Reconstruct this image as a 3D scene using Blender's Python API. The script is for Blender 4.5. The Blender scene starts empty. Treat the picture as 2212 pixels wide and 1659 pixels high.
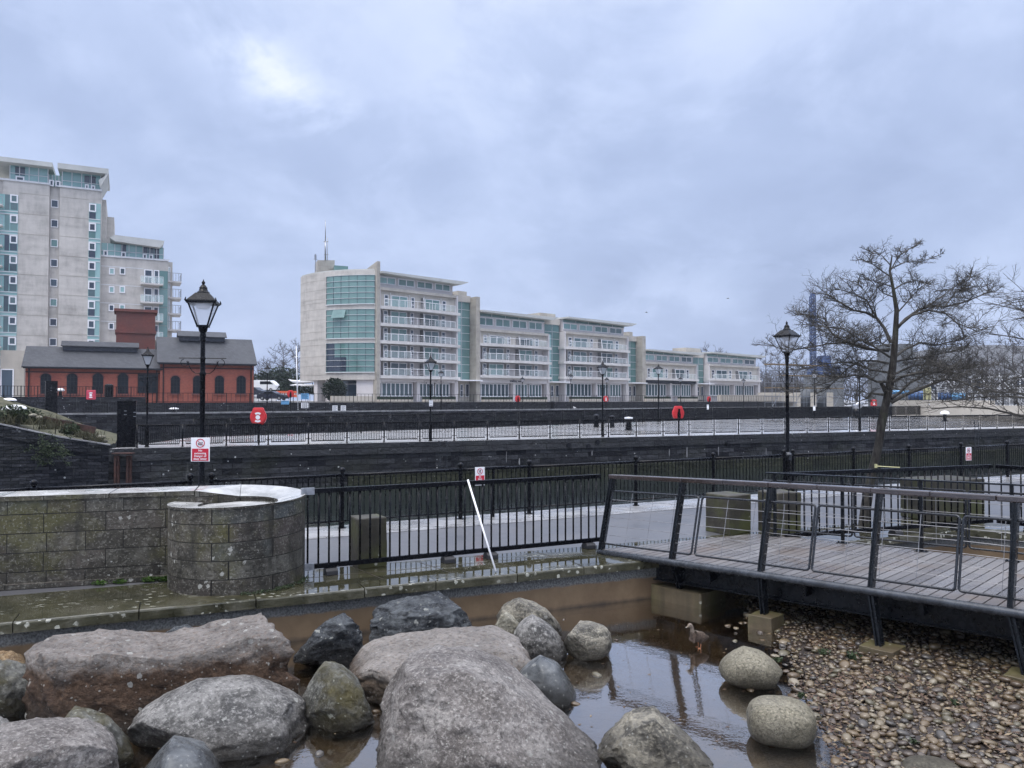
import bpy, bmesh, math, random
from mathutils import Vector as V, Matrix, noise as mn
R = math.radians
rnd = random.Random(7)
sc = bpy.context.scene
col = sc.collection
# ---------------------------------------------------------------- measuring camera (pixel units of a 2212 px wide view)
H, F, PIT = 2.6, 1662.0, R(1.19)
cp, sp = math.cos(PIT), math.sin(PIT)
def ray(px, py):
    a, b = (px-1106)/F, (829.5-py)/F
    return V((a, cp-b*sp, sp+b*cp))
def G(px, py, z=0.0):
    d = ray(px, py); t = (z-H)/d.z
    return V((d.x*t, d.y*t, z))
def AY(px, py, y):
    d = ray(px, py); t = y/d.y
    return V((d.x*t, y, H+d.z*t))
def AL(px, py, c, s):
    d = ray(px, py); t = c/(d.y-s*d.x)
    return V((d.x*t, d.y*t, H+d.z*t))
# ---------------------------------------------------------------- mesh builder
class MB:
    def __init__(s): s.v=[]; s.f=[]; s.m=[]; s.cur=0; s.uvf=None
    def add(s, vs, fs):
        o=len(s.v); s.v += [tuple(p) for p in vs]
        for f in fs: s.f.append(tuple(i+o for i in f)); s.m.append(s.cur)
    def ob(s, o, a, b, c):
        o,a,b,c=V(o),V(a),V(b),V(c)
        if a.cross(b).dot(c)<0: a,b=b,a
        p=[o,o+a,o+a+b,o+b]; p+= [q+c for q in p]
        s.add(p,[(3,2,1,0),(4,5,6,7),(0,1,5,4),(1,2,6,5),(2,3,7,6),(3,0,4,7)])
    def box(s,x0,x1,y0,y1,z0,z1): s.ob((x0,y0,z0),(x1-x0,0,0),(0,y1-y0,0),(0,0,z1-z0))
    def bar(s,p,q,w,h,up=(0,0,1)):
        p,q=V(p),V(q); d=q-p; u=V(up); a=d.cross(u)
        if a.length<1e-6: a=d.cross(V((1,0,0)))
        a.normalize(); b=a.cross(d).normalized()
        s.ob(p-a*w/2-b*h/2, d, a*w, b*h)
    def tube(s,pts,r,n=8,cap=True):
        pts=[V(p) for p in pts]; k=len(pts)
        rs=r if isinstance(r,(list,tuple)) else [r]*k
        t=(pts[1]-pts[0]).normalized()
        a=t.cross(V((0,0,1)))
        if a.length<1e-3: a=t.cross(V((1,0,0)))
        a.normalize(); vs=[]
        for i in range(k):
            if i==0: t=pts[1]-pts[0]
            elif i==k-1: t=pts[-1]-pts[-2]
            else: t=(pts[i+1]-pts[i]).normalized()+(pts[i]-pts[i-1]).normalized()
            if t.length<1e-9: t=V((0,0,1))
            t=t.normalized(); a=a-t*a.dot(t)
            if a.length<1e-6: a=t.orthogonal()
            a.normalize(); b=t.cross(a)
            for j in range(n):
                w=2*math.pi*j/n
                vs.append(pts[i]+a*(rs[i]*math.cos(w))+b*(rs[i]*math.sin(w)))
        fs=[]
        for i in range(k-1):
            for j in range(n):
                j2=(j+1)%n
                fs.append((i*n+j,i*n+j2,(i+1)*n+j2,(i+1)*n+j))
        if cap: fs.append(tuple(range(n))[::-1]); fs.append(tuple((k-1)*n+j for j in range(n)))
        s.add(vs,fs)
    def lathe(s,prof,n=16,c=(0,0,0),rot=0):
        c=V(c); vs=[]; fs=[]
        for r,z in prof:
            for j in range(n):
                w=2*math.pi*j/n+rot; vs.append(c+V((r*math.cos(w),r*math.sin(w),z)))
        k=len(prof)
        for i in range(k-1):
            for j in range(n):
                j2=(j+1)%n; fs.append((i*n+j,i*n+j2,(i+1)*n+j2,(i+1)*n+j))
        fs.append(tuple(range(n))[::-1]); fs.append(tuple((k-1)*n+j for j in range(n)))
        s.add(vs,fs)
    def prism(s,pts,vec):
        pts=[V(p) for p in pts]; vec=V(vec); n=len(pts)
        nor=V((0,0,0))
        for i in range(n): nor+= pts[i].cross(pts[(i+1)%n])
        if nor.dot(vec)<0: pts=pts[::-1]
        s.add(pts+[p+vec for p in pts],[tuple(range(n))[::-1],tuple(range(n,2*n))]+[(i,(i+1)%n,n+(i+1)%n,n+i) for i in range(n)])
    def face(s,pts): s.add(pts,[tuple(range(len(pts)))])
    def ball(s,c,r,n=10):
        pr=[(max(1e-4,r*math.sin(math.pi*i/n)),-r*math.cos(math.pi*i/n)) for i in range(n+1)]
        s.lathe(pr,n+2,c)
def wl(o):
    p=V((0,0,0))
    while o: p+=o.location; o=o.parent
    return p
def tag(o,label=None,cat=None,group=None,kind=None):
    if label: o['label']=label
    if cat: o['category']=cat
    if group: o['group']=group
    if kind: o['kind']=kind
    return o
def build(name,mb,mat,parent=None,smooth=False,local=False,bevel=0,org=None,uv=True):
    me=bpy.data.meshes.new(name)
    off=V((0,0,0))
    if parent and not local: off=wl(parent)
    if org is not None: off=V(org)
    me.from_pydata([(a-off.x,b-off.y,c-off.z) for a,b,c in mb.v],[],mb.f)
    mats=mat if isinstance(mat,(list,tuple)) else [mat]
    for m in mats: me.materials.append(m)
    if len(mats)>1: me.polygons.foreach_set('material_index',mb.m)
    if uv:
        ul=me.uv_layers.new(name='UVMap'); data=[0.0]*(2*len(me.loops))
        for p in me.polygons:
            n=p.normal
            if mb.uvf is None:
                if abs(n.z)<.7:
                    h=V((-n.y,n.x,0)); h.normalize()
            for li in p.loop_indices:
                c=mb.v[me.loops[li].vertex_index]
                if mb.uvf: a,b=mb.uvf(c,n)
                elif abs(n.z)<.7: a,b=c[0]*h.x+c[1]*h.y,c[2]
                else: a,b=c[0],c[1]
                data[2*li]=a; data[2*li+1]=b
        ul.data.foreach_set('uv',data)
    if smooth: me.polygons.foreach_set('use_smooth',[True]*len(me.polygons))
    o=bpy.data.objects.new(name,me); col.objects.link(o)
    if parent: o.parent=parent
    if org is not None: o.location=off
    if bevel:
        b=o.modifiers.new('b','BEVEL'); b.width=bevel; b.segments=2; b.limit_method='ANGLE'
    return o
def topmat(o,top):
    me=o.data; me.materials.append(top); k=len(me.materials)-1
    for p in me.polygons:
        if p.normal.z>.75: p.material_index=k
    return o
def empty(name,loc,label,cat,group=None,rz=0):
    o=bpy.data.objects.new(name,None); col.objects.link(o); o.location=V(loc); o.rotation_euler=(0,0,rz)
    o.empty_display_size=.2
    return tag(o,label,cat,group)
def copy_tree(o,parent=None,kids=None):
    c=o.copy(); col.objects.link(c)
    if parent: c.parent=parent
    for ch in list(o.children): copy_tree(ch,c)
    return c
def place(proto,used,loc,rz,label,group=None):
    o=proto
    if used: o=copy_tree(proto)
    o.location=V(loc); o.rotation_euler=(0,0,rz); o['label']=label
    if group: o['group']=group
    return o
def smooth_by_angle(o,a=40):
    me=o.data
    me.polygons.foreach_set('use_smooth',[True]*len(me.polygons))
    bm=bmesh.new(); bm.from_mesh(me)
    for e in bm.edges:
        e.smooth = len(e.link_faces)==2 and e.calc_face_angle(0)<R(a)
    bm.to_mesh(me); bm.free()
    return o
def text_mb(body,size,ext=.002,align='CENTER',bold=0.0):
    cu=bpy.data.curves.new('t','FONT'); cu.body=body; cu.size=size; cu.align_x=align; cu.align_y='CENTER'
    cu.extrude=ext; cu.offset=bold; cu.resolution_u=3
    o=bpy.data.objects.new('t',cu); col.objects.link(o)
    bpy.context.view_layer.update()
    me=bpy.data.meshes.new_from_object(o.evaluated_get(bpy.context.evaluated_depsgraph_get()))
    vs=[v.co.copy() for v in me.vertices]; fs=[tuple(p.vertices) for p in me.polygons]
    bpy.data.objects.remove(o); bpy.data.curves.remove(cu); bpy.data.meshes.remove(me)
    return vs,fs
# ---------------------------------------------------------------- materials
class NT:
    def __init__(s,name):
        m=bpy.data.materials.new(name); m.use_nodes=True; s.mat=m; s.nt=m.node_tree
        s.p=s.nt.nodes['Principled BSDF']; s.out=s.nt.nodes['Material Output']; s._c={}
    def n(s,t,**kw):
        nd=s.nt.nodes.new(t)
        for k,v in kw.items():
            setattr(nd,k,v)
        return nd
    def put(s,sock,v):
        if hasattr(v,'is_output'): s.nt.links.new(v,sock)
        elif isinstance(v,(tuple,list)) and len(v)==3 and sock.type=='RGBA': sock.default_value=(*v,1)
        else: sock.default_value=v
    def co(s,kind='Object'):
        if 'tc' not in s._c: s._c['tc']=s.n('ShaderNodeTexCoord')
        return s._c['tc'].outputs[kind]
    def mapv(s,vec,scale=(1,1,1),loc=(0,0,0)):
        nd=s.n('ShaderNodeMapping'); s.put(nd.inputs[0],vec); nd.inputs['Scale'].default_value=scale; nd.inputs['Location'].default_value=loc
        return nd.outputs[0]
    def noise(s,scale,detail=4,rough=.55,vec=None,dist=0):
        nd=s.n('ShaderNodeTexNoise'); s.put(nd.inputs['Vector'],vec or s.co()); nd.inputs['Scale'].default_value=scale
        nd.inputs['Detail'].default_value=detail; nd.inputs['Roughness'].default_value=rough; nd.inputs['Distortion'].default_value=dist
        return nd.outputs[0]
    def vor(s,scale,vec=None,out=0,feature='F1'):
        nd=s.n('ShaderNodeTexVoronoi',feature=feature); s.put(nd.inputs['Vector'],vec or s.co()); nd.inputs['Scale'].default_value=scale
        return nd.outputs[out]
    def brick(s,vec,w,h,mortar,c1=(0,0,0),c2=(1,1,1),cm=(0,0,0),off=.5):
        nd=s.n('ShaderNodeTexBrick'); s.put(nd.inputs['Vector'],vec); nd.inputs['Scale'].default_value=1
        nd.inputs['Brick Width'].default_value=w; nd.inputs['Row Height'].default_value=h; nd.inputs['Mortar Size'].default_value=mortar
        nd.inputs['Mortar Smooth'].default_value=.1; nd.offset=off
        s.put(nd.inputs['Color1'],c1); s.put(nd.inputs['Color2'],c2); s.put(nd.inputs['Mortar'],cm)
        return nd.outputs[0],nd.outputs[1]
    def ramp(s,f,stops,interp='LINEAR'):
        nd=s.n('ShaderNodeValToRGB'); s.put(nd.inputs[0],f); cr=nd.color_ramp; cr.interpolation=interp
        while len(cr.elements)<len(stops): cr.elements.new(.5)
        for e,(p,c) in zip(cr.elements,stops):
            e.position=p; e.color=(*c,1) if isinstance(c,(tuple,list)) else (c,c,c,1)
        return nd.outputs[0]
    def mix(s,f,a,b,mode='MIX'):
        nd=s.n('ShaderNodeMix',data_type='RGBA',blend_type=mode); s.put(nd.inputs[0],f); s.put(nd.inputs[6],a); s.put(nd.inputs[7],b)
        return nd.outputs[2]
    def math(s,op,a,b=0.0,c=None):
        nd=s.n('ShaderNodeMath',operation=op); s.put(nd.inputs[0],a); s.put(nd.inputs[1],b)
        if c is not None: s.put(nd.inputs[2],c)
        return nd.outputs[0]
    def rng(s,f,a,b,c=0.0,d=1.0):
        nd=s.n('ShaderNodeMapRange'); s.put(nd.inputs[0],f)
        for i,v in enumerate((a,b,c,d)): nd.inputs[i+1].default_value=v
        return nd.outputs[0]
    def bump(s,h,strength=.5,dist=.02,normal=None):
        nd=s.n('ShaderNodeBump'); s.put(nd.inputs['Height'],h); nd.inputs['Strength'].default_value=strength; nd.inputs['Distance'].default_value=dist
        if normal: s.put(nd.inputs['Normal'],normal)
        return nd.outputs[0]
    def fin(s,color,rough=.6,normal=None,spec=.5,metal=0.0,**kw):
        p=s.p
        s.put(p.inputs['Base Color'],color); s.put(p.inputs['Roughness'],rough); s.put(p.inputs['Metallic'],metal)
        s.put(p.inputs['Specular IOR Level'],spec)
        if normal: s.put(p.inputs['Normal'],normal)
        for k,v in kw.items(): s.put(p.inputs[k],v)
        return s.mat
def paint(name,c,rough=.4,var=.25,scale=9,bump=.1,spec=.5,metal=0.0):
    g=NT(name); a=g.noise(scale,5)
    lo=tuple(x*(1-var) for x in c); hi=tuple(min(1,x*(1+var)) for x in c)
    return g.fin(g.ramp(a,[(.3,lo),(.7,hi)]),g.rng(g.noise(scale*2.3,3),.3,.7,max(.02,rough-.12),min(1,rough+.12)),
        g.bump(g.noise(scale*6,3),bump,.004) if bump else None,spec,metal)
MAT={}
MAT['iron']=paint('black_iron_paint',(.0028,.0032,.005),.26,.5,6,spec=.16)
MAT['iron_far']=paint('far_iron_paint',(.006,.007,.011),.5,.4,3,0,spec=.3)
MAT['steel']=paint('galvanised_steel',(.30,.31,.33),.38,.3,12,metal=.7)
MAT['bridge_steel']=paint('bridge_steel_paint',(.006,.0075,.010),.28,.5,7,spec=.25)
MAT['tube_steel']=paint('wet_grey_steel',(.045,.05,.058),.25,.4,8,metal=.3)
MAT['frame_steel']=paint('dark_frame_steel',(.014,.016,.020),.22,.4,8,spec=.5)
MAT['wire']=paint('wire_steel',(.22,.22,.23),.35,.3,8,metal=.3)
MAT['white']=paint('white_paint',(.78,.78,.80),.45,.08,5)
MAT['offwhite']=paint('offwhite_frame',(.62,.63,.64),.5,.1,2,0)
MAT['red']=paint('red_plastic',(.55,.025,.03),.4,.2,4)
MAT['red_pink']=paint('faded_red_plastic',(.52,.05,.09),.45,.2,4)
MAT['signred']=paint('sign_red',(.50,.015,.04),.4,.1,9)
MAT['signwhite']=paint('sign_white',(.80,.80,.82),.4,.05,9)
MAT['orange']=paint('orange_plastic',(.55,.09,.03),.5,.2,3,0)
MAT['yellow']=paint('yellow_paint',(.44,.42,.22),.45,.15,6)
MAT['blue']=paint('blue_sheet',(.05,.12,.28),.5,.25,2,0)
MAT['rigblue']=paint('faded_blue_rig',(.05,.085,.19),.5,.25,2,0)
MAT['lightblue']=paint('pale_blue_sheet',(.12,.32,.55),.5,.3,2,0)
MAT['rust']=paint('rusty_steel',(.05,.02,.015),.7,.6,5,.4)
MAT['darkglass']=paint('dark_glass',(.012,.016,.022),.15,.4,.5,0,spec=.2)
MAT['tyre']=paint('tyre_rubber',(.015,.015,.016),.7,.2,8)
MAT['carblack']=paint('dark_car_paint',(.02,.025,.04),.2,.2,2,0)
MAT['carwhite']=paint('white_van_paint',(.7,.71,.73),.3,.05,2,0)
MAT['rubber']=paint('black_rubber',(.012,.012,.014),.55,.3,10)
def glass_teal(name,c1,c2,rough=.08):
    g=NT(name); oi=g.n('ShaderNodeObjectInfo').outputs['Random']
    a=g.noise(.35,3); b=g.math('ADD',g.math('MULTIPLY',a,.7),g.math('MULTIPLY',oi,.45))
    return g.fin(g.ramp(b,[(.35,c1),(.8,c2)]),rough,g.bump(g.noise(.6,2),.05,.02),.7)
MAT['teal']=glass_teal('teal_glass',(.085,.175,.17),(.16,.275,.265))
MAT['tealpale']=glass_teal('pale_teal_glass',(.20,.36,.355),(.30,.47,.46))
MAT['window']=glass_teal('window_glass',(.035,.062,.078),(.10,.16,.17))
MAT['windowdark']=glass_teal('dark_window_glass',(.025,.035,.06),(.05,.08,.11))
g=NT('clear_balcony_glass'); g.fin((.8,.9,.9),.05)
tr=g.n('ShaderNodeBsdfTransparent'); tr.inputs[0].default_value=(.93,.97,.97,1); ms=g.n('ShaderNodeMixShader'); ms.inputs[0].default_value=.22
g.nt.links.new(tr.outputs[0],ms.inputs[1]); g.nt.links.new(g.p.outputs[0],ms.inputs[2]); g.nt.links.new(ms.outputs[0],g.out.inputs[0]); MAT['balglass']=g.mat
g=NT('lantern_glass'); g.fin((.9,.92,.95),.08)
tr=g.n('ShaderNodeBsdfTransparent'); tr.inputs[0].default_value=(.97,.97,.98,1); ms=g.n('ShaderNodeMixShader'); ms.inputs[0].default_value=.3
g.nt.links.new(tr.outputs[0],ms.inputs[1]); g.nt.links.new(g.p.outputs[0],ms.inputs[2]); g.nt.links.new(ms.outputs[0],g.out.inputs[0]); MAT['lglass']=g.mat
# concrete / render of the far buildings
def concrete(name,c,stain=.5,joint=None,scale=.35):
    g=NT(name); uv=g.co('UV')
    a=g.noise(scale,6,.6); b=g.noise(1.0,5,.65,g.mapv(uv,(1.6,.35,1))); d=g.noise(1.0,5,.6,g.mapv(uv,(.35,1.4,1)))
    k=g.math('ADD',g.math('MULTIPLY',a,.4),g.math('ADD',g.math('MULTIPLY',b,.3),g.math('MULTIPLY',d,.3)))
    lo=tuple(x*(1-stain) for x in c)
    cc=g.ramp(k,[(.36,lo),(.5,tuple(x*(1-stain*.35) for x in c)),(.62,c)])
    if joint:
        _,f=g.brick(uv,joint[0],joint[1],.018,off=0); cc=g.mix(g.math('MULTIPLY',f,.45),cc,(.08,.08,.085))
    return g.fin(cc,.75,g.bump(g.noise(6,4),.2,.02),.3)
MAT['conc']=concrete('grey_cast_concrete',(.44,.41,.36),.45)
MAT['concpanel']=concrete('tower_concrete',(.56,.53,.49),.42)
MAT['conclight']=concrete('pale_stained_concrete',(.58,.54,.48),.35)
MAT['rend']=concrete('pale_render',(.64,.61,.61),.15)
MAT['slabw']=concrete('white_balcony_slab',(.66,.64,.62),.3)
MAT['roofmetal']=concrete('pale_roof_edge',(.50,.51,.49),.25)
MAT['cream']=concrete('cream_stone',(.47,.43,.37),.22)
MAT['greywall']=concrete('grey_cladding',(.17,.18,.19),.3)
MAT['roofgrey']=concrete('grey_hangar_roof',(.27,.28,.30),.25)
# brick
g=NT('red_brick'); uv=g.co('UV'); c,f=g.brick(uv,.235,.078,.010,(.35,.086,.054),(.25,.058,.040),(.22,.13,.10))
c=g.mix(g.rng(g.noise(.6,5),.3,.75,0,.5),c,(.16,.04,.035))
MAT['brick']=g.fin(c,.8,g.bump(f,.2,.01),.3)
g=NT('sooty_brick'); uv=g.co('UV'); c,f=g.brick(uv,.235,.078,.010,(.21,.055,.042),(.15,.04,.035),(.15,.09,.08))
c=g.mix(g.rng(g.noise(.5,5),.35,.7,0,.7),c,(.10,.055,.05)); MAT['brickdark']=g.fin(c,.8,g.bump(f,.2,.01),.3)
g=NT('slate_roof'); uv=g.co('UV'); c,f=g.brick(uv,.4,.25,.012,(.030,.033,.040),(.048,.052,.062),(.016,.016,.02))
c=g.mix(g.rng(g.noise(.4,6,.65),.4,.7,0,.5),c,(.065,.068,.074)); MAT['slate']=g.fin(c,.55,g.bump(f,.3,.01),.25)
# dark dock masonry
def dockstone(name,w,h,c1,c2,moss=.5,speck=.5):
    g=NT(name); uv=g.co('UV'); wob=g.n('ShaderNodeVectorMath',operation='ADD')
    nn=g.n('ShaderNodeTexNoise'); nn.inputs['Scale'].default_value=.8; g.put(nn.inputs['Vector'],uv)
    sc_=g.n('ShaderNodeVectorMath',operation='SCALE'); g.put(sc_.inputs[0],nn.outputs['Color']); sc_.inputs['Scale'].default_value=.10
    g.put(wob.inputs[0],uv); g.put(wob.inputs[1],sc_.outputs[0])
    c,f=g.brick(wob.outputs[0],w,h,.014,c1,c2,tuple(x*.25 for x in c1))
    c=g.mix(g.rng(g.noise(1.2,6,.65,g.mapv(uv,(1,2.2,1))),.35,.7,0,.75),c,tuple(x*.55 for x in c1))
    c=g.mix(g.rng(g.noise(.35,5,.6,uv),.5,.75,0,moss),c,(.030,.033,.022))
    v=g.vor(2.2,uv); m=g.math('MULTIPLY',g.math('LESS_THAN',v,.10),g.rng(g.noise(.5,3,.5,uv),.45,.6))
    c=g.mix(g.math('MULTIPLY',m,speck),c,(.45,.46,.45))
    st=g.noise(1,4,.6,g.mapv(uv,(2.2,.22,1))); c=g.mix(g.rng(st,.66,.75,0,.25*speck),c,(.30,.30,.27))
    h_=g.math('ADD',g.noise(5,5,.6,uv),g.math('MULTIPLY',f,-.8))
    return g.fin(c,g.rng(g.noise(2,3,.5,uv),.3,.7,.5,.85),g.bump(h_,1.0,.12),.14)
MAT['dock']=dockstone('dark_dock_masonry',.95,.30,(.010,.011,.016),(.072,.074,.082),.7,1.0)
MAT['dockcap']=dockstone('stained_dock_concrete',2.6,.62,(.030,.032,.037),(.066,.068,.074),.5,1.0)
MAT['dockmoss']=dockstone('mossy_dock_ledge',1.4,.4,(.022,.025,.018),(.06,.064,.038),1.0,.6)
MAT['dockrough']=dockstone('rubble_dock_masonry',.62,.16,(.008,.010,.016),(.058,.060,.072),.4,1.0)
# foreground ashlar wall with lichen
def ashlar(name,w,h):
    g=NT(name); uv=g.co('UV')
    nn=g.n('ShaderNodeTexBrick'); g.put(nn.inputs['Vector'],uv); nn.inputs['Scale'].default_value=1; nn.inputs['Brick Width'].default_value=w; nn.inputs['Row Height'].default_value=h
    nn.inputs['Mortar Size'].default_value=.006; nn.inputs['Mortar Smooth'].default_value=.3; nn.inputs['Bias'].default_value=0
    nn.offset=.37; nn.squash=.62; nn.squash_frequency=2
    nn.inputs['Color1'].default_value=(0,0,0,1); nn.inputs['Color2'].default_value=(1,1,1,1); nn.inputs['Mortar'].default_value=(.5,.5,.5,1)
    f=nn.outputs[1]
    c=g.ramp(nn.outputs[0],[(.0,(.050,.045,.036)),(.2,(.115,.105,.082)),(.4,(.080,.066,.060)),(.6,(.145,.135,.110)),(.8,(.080,.090,.090)),(1.0,(.12,.106,.078))])
    c=g.mix(g.rng(g.noise(1.9,8,.72),.42,.58,0,.9),c,(.030,.027,.021))
    c=g.mix(g.rng(g.noise(9,6,.7,g.mapv(g.co(),(1,1,1.6),(4,4,1))),.52,.66,0,.65),c,(.22,.21,.18))
    c=g.mix(g.rng(g.noise(1.1,6,.6,g.mapv(g.co(),(1,1,1),(3,1,7))),.54,.68,0,.7),c,(.105,.100,.032))
    c=g.mix(g.math('MULTIPLY',g.math('LESS_THAN',g.noise(34,3,.6),.40),.5),c,(.31,.30,.26))
    c=g.mix(g.rng(g.noise(20,3,.6,g.mapv(g.co(),(1,1,1),(9,2,1))),.58,.66,0,.6),c,(.022,.020,.017))
    v=g.vor(7); m=g.math('MULTIPLY',g.math('LESS_THAN',g.math('ADD',v,g.math('MULTIPLY',g.noise(26,4,.7),.7)),g.rng(g.noise(1.3,3),.45,.62,.30,.58)),1.0)
    c=g.mix(g.math('MULTIPLY',m,.85),c,(.46,.46,.42))
    c=g.mix(.24,c,(.012,.009,.005))
    c=g.mix(f,c,(.010,.009,.007))
    h_=g.math('ADD',g.math('MULTIPLY',g.noise(14,7,.65),.6),g.math('MULTIPLY',f,-1.2))
    c=g.mix(g.rng(g.noise(1.0,5,.65,g.mapv(g.co(),(2.6,2.6,.55),(7,3,1))),.52,.66,0,.75),c,(.016,.015,.012))
    return g.fin(c,g.rng(g.noise(5,3),.3,.7,.45,.8),g.bump(h_,.9,.03),.35)
MAT['ashlar']=ashlar('lichened_ashlar',.78,.235)
g=NT('sky_sheen_coping'); a=g.noise(2.2,6,.6); 
c=g.ramp(a,[(.3,(.20,.20,.19)),(.5,(.36,.36,.35)),(.72,(.46,.46,.45))])
v=g.vor(9); c=g.mix(g.math('MULTIPLY',g.math('LESS_THAN',v,.12),.5),c,(.5,.5,.47))
MAT['copingsheen']=g.fin(c,g.rng(g.noise(3,4),.35,.65,.06,.35),g.bump(g.noise(18,5),.12,.008),.6)  # glossy wet stone; sky reflection on the tops is put into the pale colour
# ledge paving with puddles
g=NT('wet_ledge_paving'); uv=g.co('UV')
a=g.noise(1.3,7,.6); c=g.ramp(a,[(.36,(.018,.018,.010)),(.5,(.045,.042,.022)),(.64,(.085,.080,.055))])
v=g.vor(7,g.mapv(g.co(),(1,1.8,1))); m=g.math('MULTIPLY',g.math('LESS_THAN',g.math('ADD',v,g.math('MULTIPLY',g.noise(34,4,.7),.7)),.58),g.rng(g.noise(1.1,4),.47,.56))
c=g.mix(g.math('MULTIPLY',m,.85),c,(.36,.36,.31))
pud=g.rng(g.noise(.55,4,.5,g.mapv(g.co(),(.7,1.5,1),(2.2,0,0))),.33,.46)
rough=g.math('ADD',g.math('MULTIPLY',g.math('SUBTRACT',1.0,pud),.30),.03)
bst=g.math('MULTIPLY',g.math('SUBTRACT',1.0,pud),1.0)
hh=g.math('MULTIPLY',bst,g.noise(22,5,.6))
MAT['ledge']=g.fin(g.mix(g.math('MULTIPLY',pud,.5),c,(.03,.03,.02)),rough,g.bump(hh,.35,.012),.6)
g=NT('lichened_ledge_edge'); a=g.noise(3.0,7,.65); c=g.ramp(a,[(.32,(.022,.022,.013)),(.5,(.055,.052,.030)),(.68,(.10,.095,.07))])
v=g.vor(9); m=g.math('MULTIPLY',g.math('LESS_THAN',g.math('ADD',v,g.math('MULTIPLY',g.noise(30,4,.7),.7)),.60),g.rng(g.noise(1.6,3),.44,.54))
c=g.mix(g.math('MULTIPLY',m,.9),c,(.42,.42,.36)); MAT['ledgeedge']=g.fin(c,g.rng(a,.3,.7,.2,.6),g.bump(g.noise(18,6),.6,.02),.5)
g=NT('pond_wall_concrete'); uv=g.co('UV'); a=g.noise(2,7,.6); c=g.ramp(a,[(.3,(.085,.055,.030)),(.7,(.15,.105,.062))])
sep=g.n('ShaderNodeSeparateXYZ'); g.put(sep.inputs[0],uv); up=g.rng(g.math('ADD',sep.outputs[1],g.math('MULTIPLY',g.noise(5,4),.06)),-.27,-.24)
c=g.mix(up,c,g.ramp(g.noise(40,4),[(.35,(.035,.037,.037)),(.65,(.13,.135,.135))]))
lw=g.rng(g.math('ADD',sep.outputs[1],g.math('MULTIPLY',g.noise(4,4),.1)),-.60,-.52,.85,0); c=g.mix(lw,c,(.018,.016,.014))
MAT['pondwall']=g.fin(c,.6,g.bump(g.noise(12,5),.2,.01),.4)
g=NT('wet_asphalt'); a=g.noise(.8,6,.6); gr=g.noise(160,2); c=g.mix(g.math('MULTIPLY',gr,.6),g.ramp(a,[(.35,(.055,.056,.062)),(.65,(.085,.086,.093))]),(.12,.12,.13))
MAT['asphalt']=g.fin(c,g.rng(a,.35,.65,.30,.46),g.bump(gr,.12,.004),.6)
g=NT('wet_quay_stone'); uv=g.co('UV'); a=g.noise(.9,6,.6); c=g.ramp(a,[(.3,(.14,.14,.145)),(.65,(.30,.30,.305))])
_,f=g.brick(g.mapv(g.co(),(1,1,1)),1.4,.7,.012); c=g.mix(g.math('MULTIPLY',f,.6),c,(.06,.06,.06))
MAT['quaystone']=g.fin(c,g.rng(g.noise(1.5,4),.4,.6,.08,.4),g.bump(g.noise(9,5),.2,.01),.6)
g=NT('wet_pier_paving'); a=g.noise(.22,6,.6,g.mapv(g.co(),(.6,1.6,1))); c=g.ramp(a,[(.3,(.30,.30,.305)),(.65,(.52,.52,.53))])
MAT['pier']=g.fin(c,g.rng(a,.42,.60,.24,.05),g.bump(g.noise(2.5,5),.03,.02),.9)
g=NT('far_ground'); a=g.noise(.08,6,.6); c=g.ramp(a,[(.35,(.22,.22,.225)),(.65,(.36,.36,.36))]); MAT['ground']=g.fin(c,g.rng(a,.4,.6,.55,.25),None,.5)
g=NT('terrace_paving'); a=g.noise(.2,6,.6); c=g.ramp(a,[(.35,(.20,.19,.185)),(.65,(.30,.29,.28))]); MAT['terrace']=g.fin(c,.5,None,.4)
# waters
g=NT('dock_water'); b1=g.noise(1.1,4,.55,g.mapv(g.co(),(1,2.4,1))); b2=g.noise(7,3,.5)
MAT['dockwater']=g.fin((.012,.016,.014),.04,g.bump(g.math('ADD',b1,g.math('MULTIPLY',b2,.2)),.18,.08),.5,IOR=1.33)
g=NT('shallow_pond_water'); b1=g.noise(2.2,3,.5,g.mapv(g.co(),(1,1.6,1))); b2=g.noise(26,2,.5)
bm_=g.bump(g.math('ADD',g.math('MULTIPLY',b1,.6),g.math('MULTIPLY',b2,.12)),.14,.03)
fr=g.n('ShaderNodeFresnel'); fr.inputs[0].default_value=1.36; g.put(fr.inputs[1],bm_)
gl=g.n('ShaderNodeBsdfGlossy'); gl.inputs['Roughness'].default_value=.035; g.put(gl.inputs['Normal'],bm_); gl.inputs[0].default_value=(1,1,1,1)
tr=g.n('ShaderNodeBsdfTransparent'); tr.inputs[0].default_value=(.62,.56,.46,1)
ms=g.n('ShaderNodeMixShader'); g.put(ms.inputs[0],g.math('MINIMUM',g.math('MULTIPLY',fr.outputs[0],3.4),.75)); g.nt.links.new(tr.outputs[0],ms.inputs[1]); g.nt.links.new(gl.outputs[0],ms.inputs[2]); g.nt.links.new(ms.outputs[0],g.out.inputs[0])
MAT['pondwater']=g.mat
g=NT('pond_bed_mud'); a=g.noise(1.4,7,.65); c=g.ramp(a,[(.3,(.036,.027,.017)),(.5,(.078,.058,.037)),(.7,(.13,.10,.064))])
c=g.mix(g.math('MULTIPLY',g.math('LESS_THAN',g.vor(14),.16),.35),c,(.22,.17,.11)); MAT['pondbed']=g.fin(c,.7,g.bump(g.noise(10,5),.4,.03),.3)
g=NT('wet_pebble_mud'); a=g.noise(5,6,.6); MAT['mud']=g.fin(g.ramp(a,[(.35,(.018,.014,.012)),(.65,(.05,.038,.032))]),.45,g.bump(g.noise(30,5),.7,.03),.4)
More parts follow.
